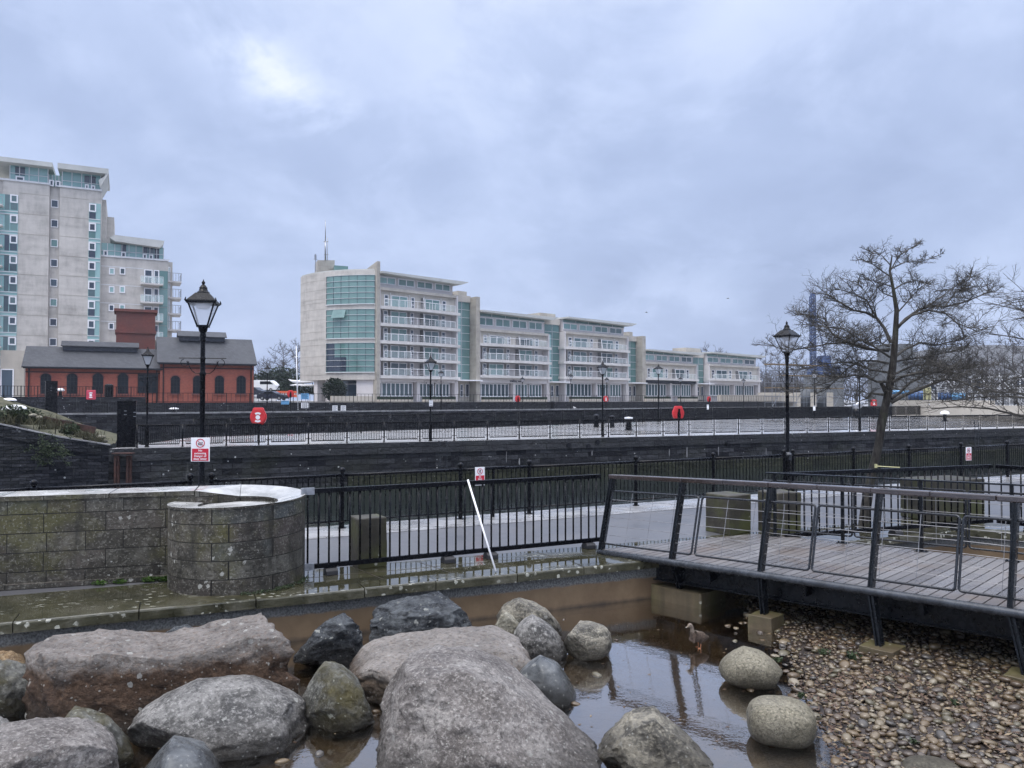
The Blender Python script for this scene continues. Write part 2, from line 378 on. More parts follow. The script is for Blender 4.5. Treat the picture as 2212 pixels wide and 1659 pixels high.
PEB=[(0,(.105,.074,.045)),(.14,(.17,.122,.066)),(.28,(.085,.067,.052)),(.40,(.20,.155,.095)),(.52,(.072,.068,.062)),(.62,(.135,.098,.058)),(.72,(.125,.112,.070)),(.82,(.075,.056,.040)),(.88,(.22,.18,.115)),(.965,(.30,.26,.19))]
g=NT('pebble_stone'); oi=g.n('ShaderNodeObjectInfo').outputs['Random']; c=g.ramp(oi,PEB,'CONSTANT')
c=g.mix(g.rng(g.noise(30,4),.35,.7,0,.4),c,(.07,.05,.035)); c=g.mix(.32,c,(.014,.008,.004)); MAT['pebble']=g.fin(c,.24,g.bump(g.noise(60,3),.15,.003),.5)
g=NT('pebble_stone_mass'); at=g.n('ShaderNodeAttribute',attribute_name='tone').outputs['Fac']; c=g.ramp(at,PEB,'CONSTANT')
c=g.mix(g.rng(g.noise(30,4),.35,.7,0,.4),c,(.07,.05,.035)); c=g.mix(.32,c,(.014,.008,.004)); MAT['pebblemass']=g.fin(c,.26,None,.5)
# timber
g=NT('grooved_deck_timber'); uv=g.co('UV'); oi=g.n('ShaderNodeAttribute',attribute_name='tone').outputs['Fac']
a=g.noise(1,5,.6,g.mapv(uv,(9,.9,1))); c=g.ramp(g.math('ADD',g.math('MULTIPLY',a,.35),g.math('MULTIPLY',oi,.65)),[(.15,(.120,.111,.108)),(.5,(.155,.146,.143)),(.85,(.195,.186,.183))])
c=g.mix(g.rng(g.noise(.9,4),.52,.68,0,.5),c,(.12,.072,.035))
wv=g.n('ShaderNodeTexWave',wave_type='BANDS',bands_direction='X'); g.put(wv.inputs['Vector'],uv); wv.inputs['Scale'].default_value=16
c=g.mix(g.rng(wv.outputs[0],.0,.4,.3,0),c,(.04,.034,.03))
MAT['deck']=g.fin(c,g.rng(g.noise(1.6,3),.4,.6,.22,.42),g.bump(wv.outputs[0],.3,.004),.6)
g=NT('wet_handrail_timber'); a=g.noise(3,5,.6,g.mapv(g.co(),(2,2,9))); MAT['rail']=g.fin(g.ramp(a,[(.3,(.022,.016,.015)),(.7,(.052,.038,.035))]),.14,None,1.0)
g=NT('tree_bark'); a=g.noise(6,6,.65,g.mapv(g.co(),(2,2,.6))); c=g.ramp(a,[(.3,(.028,.026,.024)),(.55,(.075,.070,.062)),(.75,(.14,.132,.115))])
MAT['bark']=g.fin(c,.8,g.bump(a,.8,.02),.25)
g=NT('dark_trunk_bark'); a=g.noise(7,7,.7,g.mapv(g.co(),(2.2,2.2,.5))); c=g.ramp(a,[(.32,(.010,.009,.008)),(.52,(.038,.034,.030)),(.7,(.085,.08,.068))])
c=g.mix(g.rng(g.noise(2.5,4),.52,.66,0,.6),c,(.05,.055,.03)); MAT['trunkbark']=g.fin(c,.75,g.bump(a,1.0,.04),.25)
MAT['barkfar']=paint('far_bark',(.050,.046,.048),.85,.3,.8,0)
g=NT('leaf_green'); a=g.noise(3,3); MAT['leaf']=g.fin(g.ramp(a,[(.3,(.018,.032,.014)),(.7,(.050,.068,.030))]),.6,None,.3)
g=NT('dry_grass'); a=g.noise(2,4); MAT['drygrass']=g.fin(g.ramp(a,[(.3,(.035,.037,.02)),(.55,(.075,.072,.042)),(.75,(.125,.11,.07))]),.8,None,.2)
g=NT('hedge_leaf'); a=g.noise(.8,4); MAT['hedge']=g.fin(g.ramp(a,[(.3,(.012,.022,.018)),(.7,(.03,.045,.03))]),.7,None,.2)
g=NT('bright_moss'); MAT['moss']=g.fin(g.ramp(g.noise(9,4),[(.3,(.025,.055,.012)),(.7,(.065,.12,.025))]),.8,None,.2)
g=NT('dead_leaves'); MAT['deadleaf']=g.fin(g.ramp(g.n('ShaderNodeAttribute',attribute_name='tone').outputs['Fac'],[(.2,(.040,.022,.013)),(.7,(.080,.045,.026)),(.95,(.2,.15,.09))]),.6,None,.4)
# mossy block
def mossblock(name,c0,mossamt):
    g=NT(name); a=g.noise(2.5,7,.65); c=g.ramp(a,[(.3,tuple(x*.45 for x in c0)),(.7,c0)])
    st=g.noise(1,5,.6,g.mapv(g.co(),(7,7,.5))); c=g.mix(g.rng(st,.45,.65,0,.5),c,tuple(x*.35 for x in c0))
    c=g.mix(g.rng(g.noise(1.6,4),.42,.62,0,mossamt),c,(.075,.085,.018))
    v=g.vor(7); m=g.math('MULTIPLY',g.math('LESS_THAN',v,.17),g.rng(g.noise(2,3),.52,.6)); c=g.mix(g.math('MULTIPLY',m,.8),c,(.45,.45,.40))
    return g.fin(c,.6,g.bump(g.noise(16,6),.6,.02),.4)
MAT['block']=mossblock('mossy_stone_block',(.062,.055,.040),.6)
MAT['footing']=mossblock('damp_concrete_footing',(.125,.096,.056),.35)
# boulders
def rockmat(name,c1,c2,c3,grain=30,gw=.5,lich=.6,band=0,rough=.5,lc=(.52,.52,.48),moss=None,bs=.9,tilt=.5,crest=None):
    g=NT(name); oi=g.n('ShaderNodeObjectInfo').outputs['Random']
    ad=g.n('ShaderNodeVectorMath',operation='ADD'); g.put(ad.inputs[0],g.co()); sc2=g.n('ShaderNodeVectorMath',operation='SCALE'); sc2.inputs[0].default_value=(17,31,11); g.put(sc2.inputs['Scale'],oi); g.put(ad.inputs[1],sc2.outputs[0]); vec=ad.outputs[0]
    a=g.noise(2.4,8,.7,vec); c=g.ramp(a,[(.36,c1),(.5,c2),(.64,c3)])
    hb=a
    if band:
        mp=g.n('ShaderNodeMapping'); g.put(mp.inputs[0],vec); mp.inputs['Rotation'].default_value=(tilt,.35,.2); mp.inputs['Scale'].default_value=(1,1,band)
        bn=g.noise(2.6,7,.62,mp.outputs[0],1.1); hb=bn
        c=g.mix(g.rng(bn,.50,.58,0,.75),c,c3); c=g.mix(g.rng(bn,.40,.46,.7,0),c,tuple(x*.45 for x in c1))
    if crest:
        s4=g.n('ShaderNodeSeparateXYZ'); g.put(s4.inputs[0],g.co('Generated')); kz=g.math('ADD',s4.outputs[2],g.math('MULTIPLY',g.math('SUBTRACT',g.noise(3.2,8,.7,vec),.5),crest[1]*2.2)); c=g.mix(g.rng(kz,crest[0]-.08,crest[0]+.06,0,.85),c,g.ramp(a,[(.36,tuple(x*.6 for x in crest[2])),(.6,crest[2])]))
    gr=g.noise(grain,5,.75,vec); c=g.mix(g.rng(gr,.50,.62,0,gw),c,tuple(min(1,x*1.7) for x in c3))
    g2=g.noise(grain*.8,4,.7,g.mapv(vec,(1,1,1.4),(5,2,9))); c=g.mix(g.rng(g2,.50,.62,0,gw*1.1),c,tuple(x*.30 for x in c2))
    if moss: c=g.mix(g.rng(g.noise(2.2,6,.65,g.mapv(vec,(1,1,1.5),(1,8,3))),.45,.60,0,.8),c,moss)
    geo=g.n('ShaderNodeNewGeometry'); s3=g.n('ShaderNodeSeparateXYZ'); g.put(s3.inputs[0],geo.outputs['Position'])
    wl_shade=g.rng(g.math('ADD',s3.outputs[2],g.math('MULTIPLY',g.noise(3,5,.65,vec),.35)),-.12,-.42,0,.78); c=g.mix(wl_shade,c,(.020,.017,.013))  # waterline stain, carried further up to paint shade on the boulder sides
    if lich:
        v=g.vor(5.5,g.mapv(vec,(1,1,1),(2,4,1))); m=g.math('MULTIPLY',g.math('LESS_THAN',g.math('ADD',v,g.math('MULTIPLY',g.noise(30,3,.5,vec),.35)),.32),g.rng(g.noise(1.8,3,.5,vec),.47,.54))
        c=g.mix(g.math('MULTIPLY',m,lich),c,lc)
        v2=g.vor(15,vec); c=g.mix(g.math('MULTIPLY',g.math('LESS_THAN',g.math('ADD',v2,g.math('MULTIPLY',g.noise(50,2,.5,vec),.2)),.24),lich*.8),c,lc)
    h_=g.math('ADD',g.math('MULTIPLY',g.noise(5,9,.72,vec),1.2),g.math('ADD',g.math('MULTIPLY',gr,.20),g.math('MULTIPLY',hb,.35 if band else .2)))
    c=g.mix(.20,c,(.010,.007,.004))
    return g.fin(c,g.rng(g.noise(5,4,.6,vec),.35,.65,rough-.14,rough+.16),g.bump(h_,bs,.07),.32)
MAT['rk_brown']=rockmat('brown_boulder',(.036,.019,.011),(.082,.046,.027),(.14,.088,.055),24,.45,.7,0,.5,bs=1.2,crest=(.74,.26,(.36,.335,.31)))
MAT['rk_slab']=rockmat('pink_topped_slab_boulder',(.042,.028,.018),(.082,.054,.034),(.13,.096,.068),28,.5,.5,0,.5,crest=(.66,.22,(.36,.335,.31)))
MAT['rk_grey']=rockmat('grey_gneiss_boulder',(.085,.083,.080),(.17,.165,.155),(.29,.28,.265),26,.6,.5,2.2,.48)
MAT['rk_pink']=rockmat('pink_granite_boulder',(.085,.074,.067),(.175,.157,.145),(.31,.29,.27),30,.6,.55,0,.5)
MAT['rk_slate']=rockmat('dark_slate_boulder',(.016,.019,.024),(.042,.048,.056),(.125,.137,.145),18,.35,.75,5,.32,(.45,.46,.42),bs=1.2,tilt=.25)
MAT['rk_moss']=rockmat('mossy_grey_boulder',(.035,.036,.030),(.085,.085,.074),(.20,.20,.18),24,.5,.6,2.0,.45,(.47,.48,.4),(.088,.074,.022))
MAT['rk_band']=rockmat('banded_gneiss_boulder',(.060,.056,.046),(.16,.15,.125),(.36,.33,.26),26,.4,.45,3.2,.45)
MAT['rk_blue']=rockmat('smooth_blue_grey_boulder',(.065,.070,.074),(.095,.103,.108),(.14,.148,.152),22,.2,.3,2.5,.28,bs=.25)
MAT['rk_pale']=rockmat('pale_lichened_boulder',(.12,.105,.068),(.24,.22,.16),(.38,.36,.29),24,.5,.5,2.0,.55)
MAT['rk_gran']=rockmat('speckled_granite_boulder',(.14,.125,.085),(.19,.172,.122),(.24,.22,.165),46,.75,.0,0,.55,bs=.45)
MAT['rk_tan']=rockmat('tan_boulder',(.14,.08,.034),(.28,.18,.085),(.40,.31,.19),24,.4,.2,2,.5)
# ================================================================= FOREGROUND: POND, LEDGE, WALL
UL=V((.9187,.395,0)); NL=V((-.395,.9187,0)); ZW=-.63
def LE(x,off=0.0,z=0.0):            # point on the pond edge line at x, pushed off metres away from the viewer
    p=V((x,11.56+.43*x,z)); return p+NL*off
def BF(x,z=0.0): return V((x,17.42+.512*x,z))   # quay edge railing line
CORN=LE(9.0)
UB=V((.70,-.714,0)); UB.normalize(); NB=V((-UB.y,UB.x,0))
AE=V((1.53,13.17,0))
def BZ(s): return .06+.034*s-.0012*s*s
def BP(s,n,z=0.0):                  # on the bridge: s along, n inward from its near edge, z above deck
    return AE+UB*s+NB*n+V((0,0,BZ(max(s,-.5))+z))
EDGE2=V((.90,-.436,0))
def uv_ledge(c,n): return (c[0]*UL.x+c[1]*UL.y, c[0]*NL.x+c[1]*NL.y if abs(n.z)>.5 else c[2])
# pond bed / water / walls
m=MB(); m.face([V((-16,1.5,-.74)),V((18,1.5,-.74)),V((18,18,-.74)),LE(12,.3,-.74),LE(-16,.3,-.74)]); tag(build('pond_bed',m,MAT['pondbed']),kind='structure')
m=MB(); m.face([V((-16,1.5,ZW)),V((18,1.5,ZW)),V((18,18,ZW)),LE(12,.2,ZW),LE(-16,.2,ZW)]); tag(build('pond_water',m,MAT['pondwater']),kind='structure')
m=MB(); m.uvf=lambda c,n:(c[0]*UL.x+c[1]*UL.y,c[2])
m.ob(LE(-16,.06,-.9),UL*((9.0+16)/UL.x)-UL*.05,NL*.4,V((0,0,.77)))
c2=CORN+NL*.06+UL*.0; m.ob(c2+V((0,0,-.9)),EDGE2*8,V((.1,.4,0)),V((0,0,.77)))
tag(build('pond_wall',m,MAT['pondwall']),'brown concrete retaining wall around the duck pond under the stone ledge','wall')
# coping stones along the pond edge, flush paving behind
m=MB(); x=-16.0; rr=random.Random(3); m.uvf=uv_ledge
joints=[]
while x<8.9:
    L=rr.uniform(.9,1.5)*UL.x; x2=min(9.0,x+L); g_=.007
    p=LE(x)+UL*g_; q=LE(x2)-UL*g_; dz=rr.uniform(-.004,.004); off=rr.uniform(-.008,.008)
    a,b=p+NL*off,q+NL*off; r_=.025
    prof=[(0.0,-.13),(0.0,-r_),(r_*.35,-r_*.3),(r_*1.1,0),(.42,0),(.42,-.13)]
    n0=len(m.v); vs=[a+NL*o+V((0,0,z+dz)) for o,z in prof]+[b+NL*o+V((0,0,z+dz)) for o,z in prof]; k=len(prof)
    m.cur=0
    fs=[(i,i+1,k+i+1,k+i) for i in range(k-1)]
    m.add(vs,[fs[0],fs[1]]); 
    mm=[tuple(j for j in f) for f in fs[2:]]
    o_=len(m.v)-len(vs)
    for f in fs[2:]: m.f.append(tuple(j+o_ for j in f)); m.m.append(1)
    for e in (tuple(range(k))[::-1],tuple(range(k,2*k))): m.f.append(tuple(j+o_ for j in e)); m.m.append(0)
    joints.append(x2); x=x2
a=CORN; 
for i in range(6):
    p=a+EDGE2*(1.2*i+.006); q=EDGE2*1.188
    m.cur=0; m.ob(p+V((0,0,-.13)),q,V((.17,.38,0)),V((0,0,.13)))
cop=build('pond_coping',m,[MAT['ledgeedge'],MAT['ledge']]); tag(cop,kind='structure')
m=MB(); m.uvf=uv_ledge
m.face([LE(-16,.42,-.004),LE(9.0,.42,-.004),CORN+EDGE2*8+V((.19,.42,-.004)),CORN+EDGE2*8+NL*1.55+V((0,0,-.004)),LE(9.4,1.5,-.004),LE(-16,1.5,-.004)])
g=MAT['ledge'].node_tree
tag(build('ledge_paving',m,MAT['ledge']),kind='structure')
# flag joints as thin sunk dark strips
m=MB(); rr=random.Random(5)
for x in [(-3.6+.95*i) for i in range(14)]:
    m.ob(LE(x,.43,-.0035),UL*.012,NL*1.05+UL*(-.25),V((0,0,.002)))
m.ob(LE(-4.,.95,-.0035),UL*14,NL*.012,V((0,0,.0018)))
tag(build('paving_joints',m,MAT['mud']),kind='structure')
m=MB(); m.face([LE(-16,1.5,-.006),LE(9.4,1.5,-.006),CORN+EDGE2*8+NL*1.55+V((0,0,-.006)),V((30,31.1,-.006)),BF(30,-.006)+V((.3,-.9,0)),BF(-16,-.006)+V((.42,-.82,0))]); tag(build('quay_path',m,MAT['asphalt']),kind='structure')
m=MB(); NF=V((-.4557,.890,0)); UF=V((.890,.4557,0))
m.ob(BF(-16,-.5)-NF*.95,UF*54,NF*1.3,V((0,0,.506)))
tag(build('quay_edge_stones',m,MAT['quaystone']),kind='structure')
m=MB(); m.ob(BF(-16,-3.2)-NF*.4,UF*54,NF*.7,V((0,0,2.7)))
tag(build('near_quay_wall',m,MAT['dock']),'dark masonry quay wall dropping to the dock below the ball-topped railing','wall')
# ---------------------------------------------------------------- scroll-ended stone wall
WU=V((.957,.29,0)); WN=V((-.29,.957,0)); CC=V((-3.97,11.2,0)); RO,RI=.935,.56
wall=empty('stone_wall',(-6,11.2,0),'lichened ashlar wall with wet coping painted with sky sheen ending in a round stone scroll','wall')
TB=R(107); A0,A1=R(-190),TB           # scroll angle runs from its low tip round the front to the back
def ztop(a): 
    t=(a-A0)/(A1-A0); return 1.12+.152*t**1.1
n=72
pts_o=[];pts_i=[]
for i in range(n+1):
    a=A0+(A1-A0)*i/n; ri=RI*(1.0 if i>5 else .98)
    pts_o.append((a,RO)); pts_i.append((a,ri))
def zin(a): return 1.095+.30*(ztop(a)-1.12)
def P(a,r,z): return V((CC.x+r*math.cos(a),CC.y+r*math.sin(a),z))
def vrow(z):
    zz=[-.05,.30,.58,.84,.97,1.30]
    for i in range(5):
        if z<=zz[i+1] or i==4: return .235*(i+(z-zz[i])/(zz[i+1]-zz[i]))
def uang(c):
    a=math.atan2(c[1]-CC.y,c[0]-CC.x)
    return a-2*math.pi if a>A1+.05 else a
m=MB(); m.uvf=lambda c,nn:(uang(c)*.56+7,vrow(c[2]*1.27/ztop(max(A0,min(A1,uang(c))))))
vs=[];fs=[]
for i in range(n+1):
    a=A0+(A1-A0)*i/n
    vs+= [P(a,RO-.0,-.02),P(a,RO-.0,ztop(a)-.02)]
for i in range(n): fs.append((2*i,2*i+2,2*i+3,2*i+1))
m.add(vs,fs)
for i in range(n):               # inner face
    a,b=[A0+(A1-A0)*(i+k)/n for k in (0,1)]
    m.add([P(a,RI,.85),P(b,RI,.85),P(b,RI,zin(b)-.02),P(a,RI,zin(a)-.02)],[(3,2,1,0)])
a=A0; m.add([P(a,RI,.85),P(a,RO,.85),P(a,RO,ztop(a)-.02),P(a,RI,zin(a)-.02)],[(0,1,2,3)])
smooth_by_angle(build('scroll_drum',m,MAT['ashlar'],wall),30)
m=MB()
for (k0,k1) in ((0,17),(17,35),(35,54),(54,72)):
    for i in range(k0,k1):
        a=A0+(A1-A0)*(i+(.06 if i==k0 else 0))/n; b=A0+(A1-A0)*(i+1)/n
        za,zb=ztop(a),ztop(b); o=RO+.012; q=RI-.008
        ia,ib=zin(a),zin(b); m.add([P(a,q,ia-.03),P(a,o,za-.03),P(b,o,zb-.03),P(b,q,ib-.03),P(a,q,ia),P(a,o,za),P(b,o,zb),P(b,q,ib)],[(4,5,6,7),(1,2,6,5),(3,0,4,7)]+([(0,1,5,4)] if i==k0 else []))
topmat(build('scroll_coping',m,MAT['ashlar'],wall),MAT['copingsheen'])
m=MB(); m.lathe([(.55,.86),(.556,1.062),(.47,1.062),(.40,1.045),(.0001,1.05)],48,CC)
build('scroll_basin',m,MAT['copingsheen'],wall)
# straight run: front face offset .28 and back face .93 from the scroll centre
m=MB(); m.uvf=lambda c,nn:(c[0]*WU.x+c[1]*WU.y,vrow(c[2]))
of,obk=.30,.925
e=CC+WU*(-.62); st=CC-WU*10
pts=[st+WN*of,e+WN*of,e+WN*obk,st+WN*obk]
m.prism([p+V((0,0,-.02)) for p in pts],(0,0,1.225))
m.prism([e+WN*of+V((0,0,-.02)),CC+WU*(-.01)+WN*.57+V((0,0,-.02)),CC+WU*(-.01)+WN*obk+V((0,0,-.02)),e+WN*obk+V((0,0,-.02))],(0,0,1.10))
build('wall_body',m,MAT['ashlar'],wall)
m=MB()
def cz(p): return p
seg=[-10,-8.6,-7.2,-5.9,-4.5,-3.1,-1.75,-.62]
for a,b in zip(seg[:-1],seg[1:]):
    m.ob(CC+WU*(a+.006)+WN*(of-.02)+V((0,0,1.205)),WU*(b-a-.012),WN*(obk-of+.035),V((0,0,.07)))
zi=zin(A1); q4=[(CC+WU*(-.614)+WN*(of-.02),1.273),(CC+WU*(-.006)+WN*.548,zi),(CC+WU*(-.006)+WN*.946,1.273),(CC+WU*(-.614)+WN*.94,1.273)]
vs=[p+V((0,0,1.07)) for p,z in q4]+[p+V((0,0,z)) for p,z in q4]
m.add(vs,[(3,2,1,0),(0,1,5,4),(1,2,6,5),(2,3,7,6),(3,0,4,7),(4,5,6),(4,6,7)])
topmat(build('coping',m,MAT['ashlar'],wall,bevel=.006),MAT['copingsheen'])
m=MB(); m.ob(CC+WU*(-10)+WN*(of-.06)+V((0,0,-.02)),WU*9.1,WN*.1,V((0,0,.09))); build('plinth_course',m,MAT['ashlar'],wall)
# moss at the foot of the wall and round the drum: separate small plants
def leafclump(m,c,rx,ry,rz,n,size,rr,up=.5):
    for i in range(n):
        while True:
            p=V((rr.uniform(-1,1),rr.uniform(-1,1),rr.uniform(-1,1)))
            if p.length<1: break
        q=V(c)+V((p.x*rx,p.y*ry,p.z*rz)); d=V((rr.uniform(-1,1),rr.uniform(-1,1),rr.uniform(-.3,1)*up+.2)).normalized()
        s=size*rr.uniform(.6,1.3); w=d.cross(V((rr.uniform(-1,1),rr.uniform(-1,1),rr.uniform(-1,1)))).normalized()*s*.35
        m.add([q-w*.4,q+d*s*.5-w,q+d*s,q+d*s*.5+w],[(0,1,2,3)])
m=MB(); rr=random.Random(11)
for i in range(16):
    c=CC+WU*(-.95-1.05*rr.random()**1.8)+WN*(of-.10+rr.uniform(-.05,.03)); leafclump(m,c+V((0,0,.03)),.07,.05,.035,60,.03,rr)
tag(build('moss_plant',m,MAT['moss'],org=CC+WU*-1.4),'bright green moss clump at the foot of the ashlar wall beside the round scroll','moss')
m=MB()
for i in range(30):
    a=R(rr.uniform(-75,5)); c=P(a,RO+.04,0.0); leafclump(m,c+V((0,0,.015)),.06,.06,.02,26,.022,rr)
tag(build('moss_plant',m,MAT['leaf'],org=P(R(-30),RO,0)),'thin dark moss fringe round the foot of the stone scroll drum','moss')
m=MB()
b0=G(22,1262,0)+V((0,-.02,.05))
for i in range(9): m.tube([b0,b0+V((rr.uniform(-.12,.12),-.05,rr.uniform(.2,.5)))],.003,4)
leafclump(m,b0+V((0,-.04,.42)),.10,.05,.12,90,.05,rr)
tag(build('withered_weed',m,MAT['rk_tan'],org=b0),'withered orange-brown weed growing against the ashlar wall at left','weed')
m=MB(); s0=CC+WU*(-1.02)+WN*.0; s0=G(374,1257,0.02)
m.ball(s0+V((0,0,.05)),.035,8); m.tube([s0+V((0,0,.03)),s0+V((.0,-.04,.0)),s0+V((.01,-.08,-.02))],.02,8)
tag(build('water_spout',m,MAT['steel'],org=s0,smooth=True),'small white metal spout at the foot of the wall beside the scroll','spout')
# ---------------------------------------------------------------- flat black bar fences round the pond
def bar_fence(A,B,name,label,nb,feet,zb=.10,zt=1.285,clamps=False,parent=None):
    A,B=V(A),V(B); t=parent or empty(name,A,label,'fence'); d=(B-A).normalized(); nrm=V((-d.y,d.x,0)); L=(B-A).length
    m=MB(); m.bar(A+V((0,0,zt-.036)),B+V((0,0,zt-.036)),.055,.072); build('top_rail',m,MAT['iron'],t,bevel=.006)
    m=MB(); m.bar(A+V((0,0,zb+.036)),B+V((0,0,zb+.036)),.05,.072); build('bottom_rail',m,MAT['iron'],t,bevel=.005)
    for i in range(nb):
        p=A+d*(L*(i+.5)/nb)
        m=MB(); m.tube([p+V((0,0,zb+.07)),p+V((0,0,zt-.07))],.0150,8); build('bar',m,MAT['iron'],t,smooth=True)
    for f in feet:
        p=A+d*f; m=MB()
        prof=[(-.11,-.004),(.11,-.004),(.10,.045),(.06,.095),(-.06,.095),(-.10,.06)]
        m.prism([p+nrm*a+V((0,0,z))-d*.09 for a,z in prof],d*.18); build('foot',m,MAT['rubber'],t,bevel=.01)
    if clamps:
        for z in (zb+.036,zt-.036):
            m=MB(); m.ob(A-d*.02-nrm*.031+V((0,0,z-.05)),d*.19,nrm*.062,V((0,0,.10)))
            for dx in (.05,.12): m.tube([A+d*dx-nrm*.045+V((0,0,z)),A+d*dx-nrm*.025+V((0,0,z))],.009,8)
            build('clamp_plate',m,MAT['steel'],t)
    return t
FA,FB=V((-3.09,11.38,0)),V((1.56,13.68,0))
bar_fence(FA,FB,'barrier_fence','black flat-railed bar fence along the ledge between stone scroll and footbridge',33,[.42,2.3,3.05,4.95],clamps=True)
t=bar_fence((4.95,14.0,0),(9.8,15.75,0),'barrier_fence','black flat-railed bar fence behind the far side of the footbridge',30,[2.6,4.2])
bar_fence((9.86,15.70,0),(11.0,14.1,0),'','',11,[.6],parent=t)
# white pole leaning on the fence
pb=G(1071,1236,0); pt=AL(1011,1036,12.905,.4946)+V((.0,-.05,0))
m=MB(); m.tube([pb+V((0,0,.012)),pb+(pt-pb)*1.0],.0155,12); tag(build('white_pole',m,MAT['white'],org=pb,smooth=True),'plain white pole leaning against the black bar fence','pole')
m=MB(); a=AL(1892,1007,12.1,.38); b=AL(1944,1010,11.7,.38); m.tube([a,b],.010,8); m.box(a.x-.02,a.x+.02,a.y-.02,a.y+.02,a.z-.03,a.z+.04)
tag(build('yellow_pole',m,MAT['yellow'],org=a),'short yellow pole lying on the fence rail beside the bare tree trunk','pole')
# ---------------------------------------------------------------- stone blocks on the path
def blk(c,w,d,h,rz,label,seed):
    bm=bmesh.new(); bmesh.ops.create_cube(bm,size=1)
    bmesh.ops.bevel(bm,geom=bm.edges[:],offset=.022,segments=1,affect='EDGES')
    bmesh.ops.subdivide_edges(bm,edges=[e for e in bm.edges if e.calc_length()>.3],cuts=5,use_grid_fill=True)
    for v in bm.verts:
        v.co=V((v.co.x*w,v.co.y*d,(v.co.z+.5)*h)); v.co+= mn.noise_vector(v.co*3+V((seed,0,0)))*.012
    me=bpy.data.meshes.new('stone_block'); bm.to_mesh(me); bm.free(); me.materials.append(MAT['block'])
    o=bpy.data.objects.new('stone_block',me); col.objects.link(o); smooth_by_angle(o,28); o.location=V(c)-V((0,0,.01)); o.rotation_euler=(0,0,rz)
    return tag(o,label,'stone block','stone blocks on the quayside path')
p=G(788,1228,0); blk((p.x+.0,p.y+.27,0),.46,.44,.77,R(30),'squat stone block standing right behind the bar fence near the scroll',1)
p=G(1583,1156,0); blk((p.x+.03,p.y+.42,0),.62,.62,.76,R(32),'green mossy stone block at the landing end of the footbridge',2)
p=G(1690,1153,0); blk((p.x+.05,p.y+.30,0),.60,.55,.80,R(24),'stone block behind the footbridge railing left of the tree trunk',3)
p=G(2078,1129,0); blk((p.x,p.y+.75,0),1.5,.9,.88,R(20),'widest stone block, behind the bar fence right of the tree',4)
# ---------------------------------------------------------------- quay edge railing with ball finials
def ball_post(p,t,h=1.235,nm='post'):
    m=MB(); m.lathe([(.085,0),(.085,.02),(.048,.025),(.046,.10),(.055,.11),(.055,.14),(.042,.15),(.042,h-.25),(.054,h-.24),(.054,h-.215),(.042,h-.205),(.042,h-.165),(.055,h-.155),(.05,h-.13),(.028,h-.118)],14,p)
    m.ball(p+V((0,0,h-.062)),.062,10); smooth_by_angle(build(nm,m,MAT['iron'],t),40)
def ball_fence(posts,label,gate=None):
    t=empty('quay_railing',posts[0],label,'railing','ball-topped railings along the near quay edge')
    for p in posts: ball_post(p,t)
    for i,(a,b) in enumerate(zip(posts[:-1],posts[1:])):
        d=(b-a).normalized(); a2,b2=a+d*.05,b-d*.05; m=MB()
        m.tube([a2+V((0,0,1.072)),b2+V((0,0,1.072))],.032,8); m.tube([a2+V((0,0,.15)),b2+V((0,0,.15))],.02,8)
        k=max(3,round((b-a).length/.113))
        for j in range(1,k):
            q=a+(b-a)*j/k; m.tube([q+V((0,0,.15)),q+V((0,0,1.07))],.0110,5,False)
        build('railing_panel',m,MAT['iron'],t,smooth=True)
    return t
def bpx(px): 
    d=ray(px,900); k=d.x/d.y; y=17.42/(1-.512*k); return V((k*y,y,0))
xs=[-330,-120,75,412]; ball_fence([bpx(x) for x in xs],'ball-topped black quay railing left of the near lamp post, half hidden by the wall')
ball_fence([bpx(x) for x in (458,740,995)]+[bpx(1143),bpx(1373),bpx(1540),bpx(1693)],'long ball-topped black quay railing between the two near lamp posts')
ball_fence([bpx(x) for x in (1712,1843,1963,2075,2175,2268,2360)],'ball-topped black quay railing right of the right-hand near lamp post')
# steel gate post pair on the railing
m=MB(); q=bpx(1066); q2=bpx(1076)
m.tube([q+V((.0,-.08,0)),q+V((0,-.08,1.1))],.03,8); m.bar(bpx(1048)+V((0,-.08,1.09)),bpx(1092)+V((0,-.08,1.09)),.06,.05)
tag(build('gate_stay',m,MAT['iron'],org=q),'black steel stay bracing the quay railing gate beside the small warning sign','railing brace')
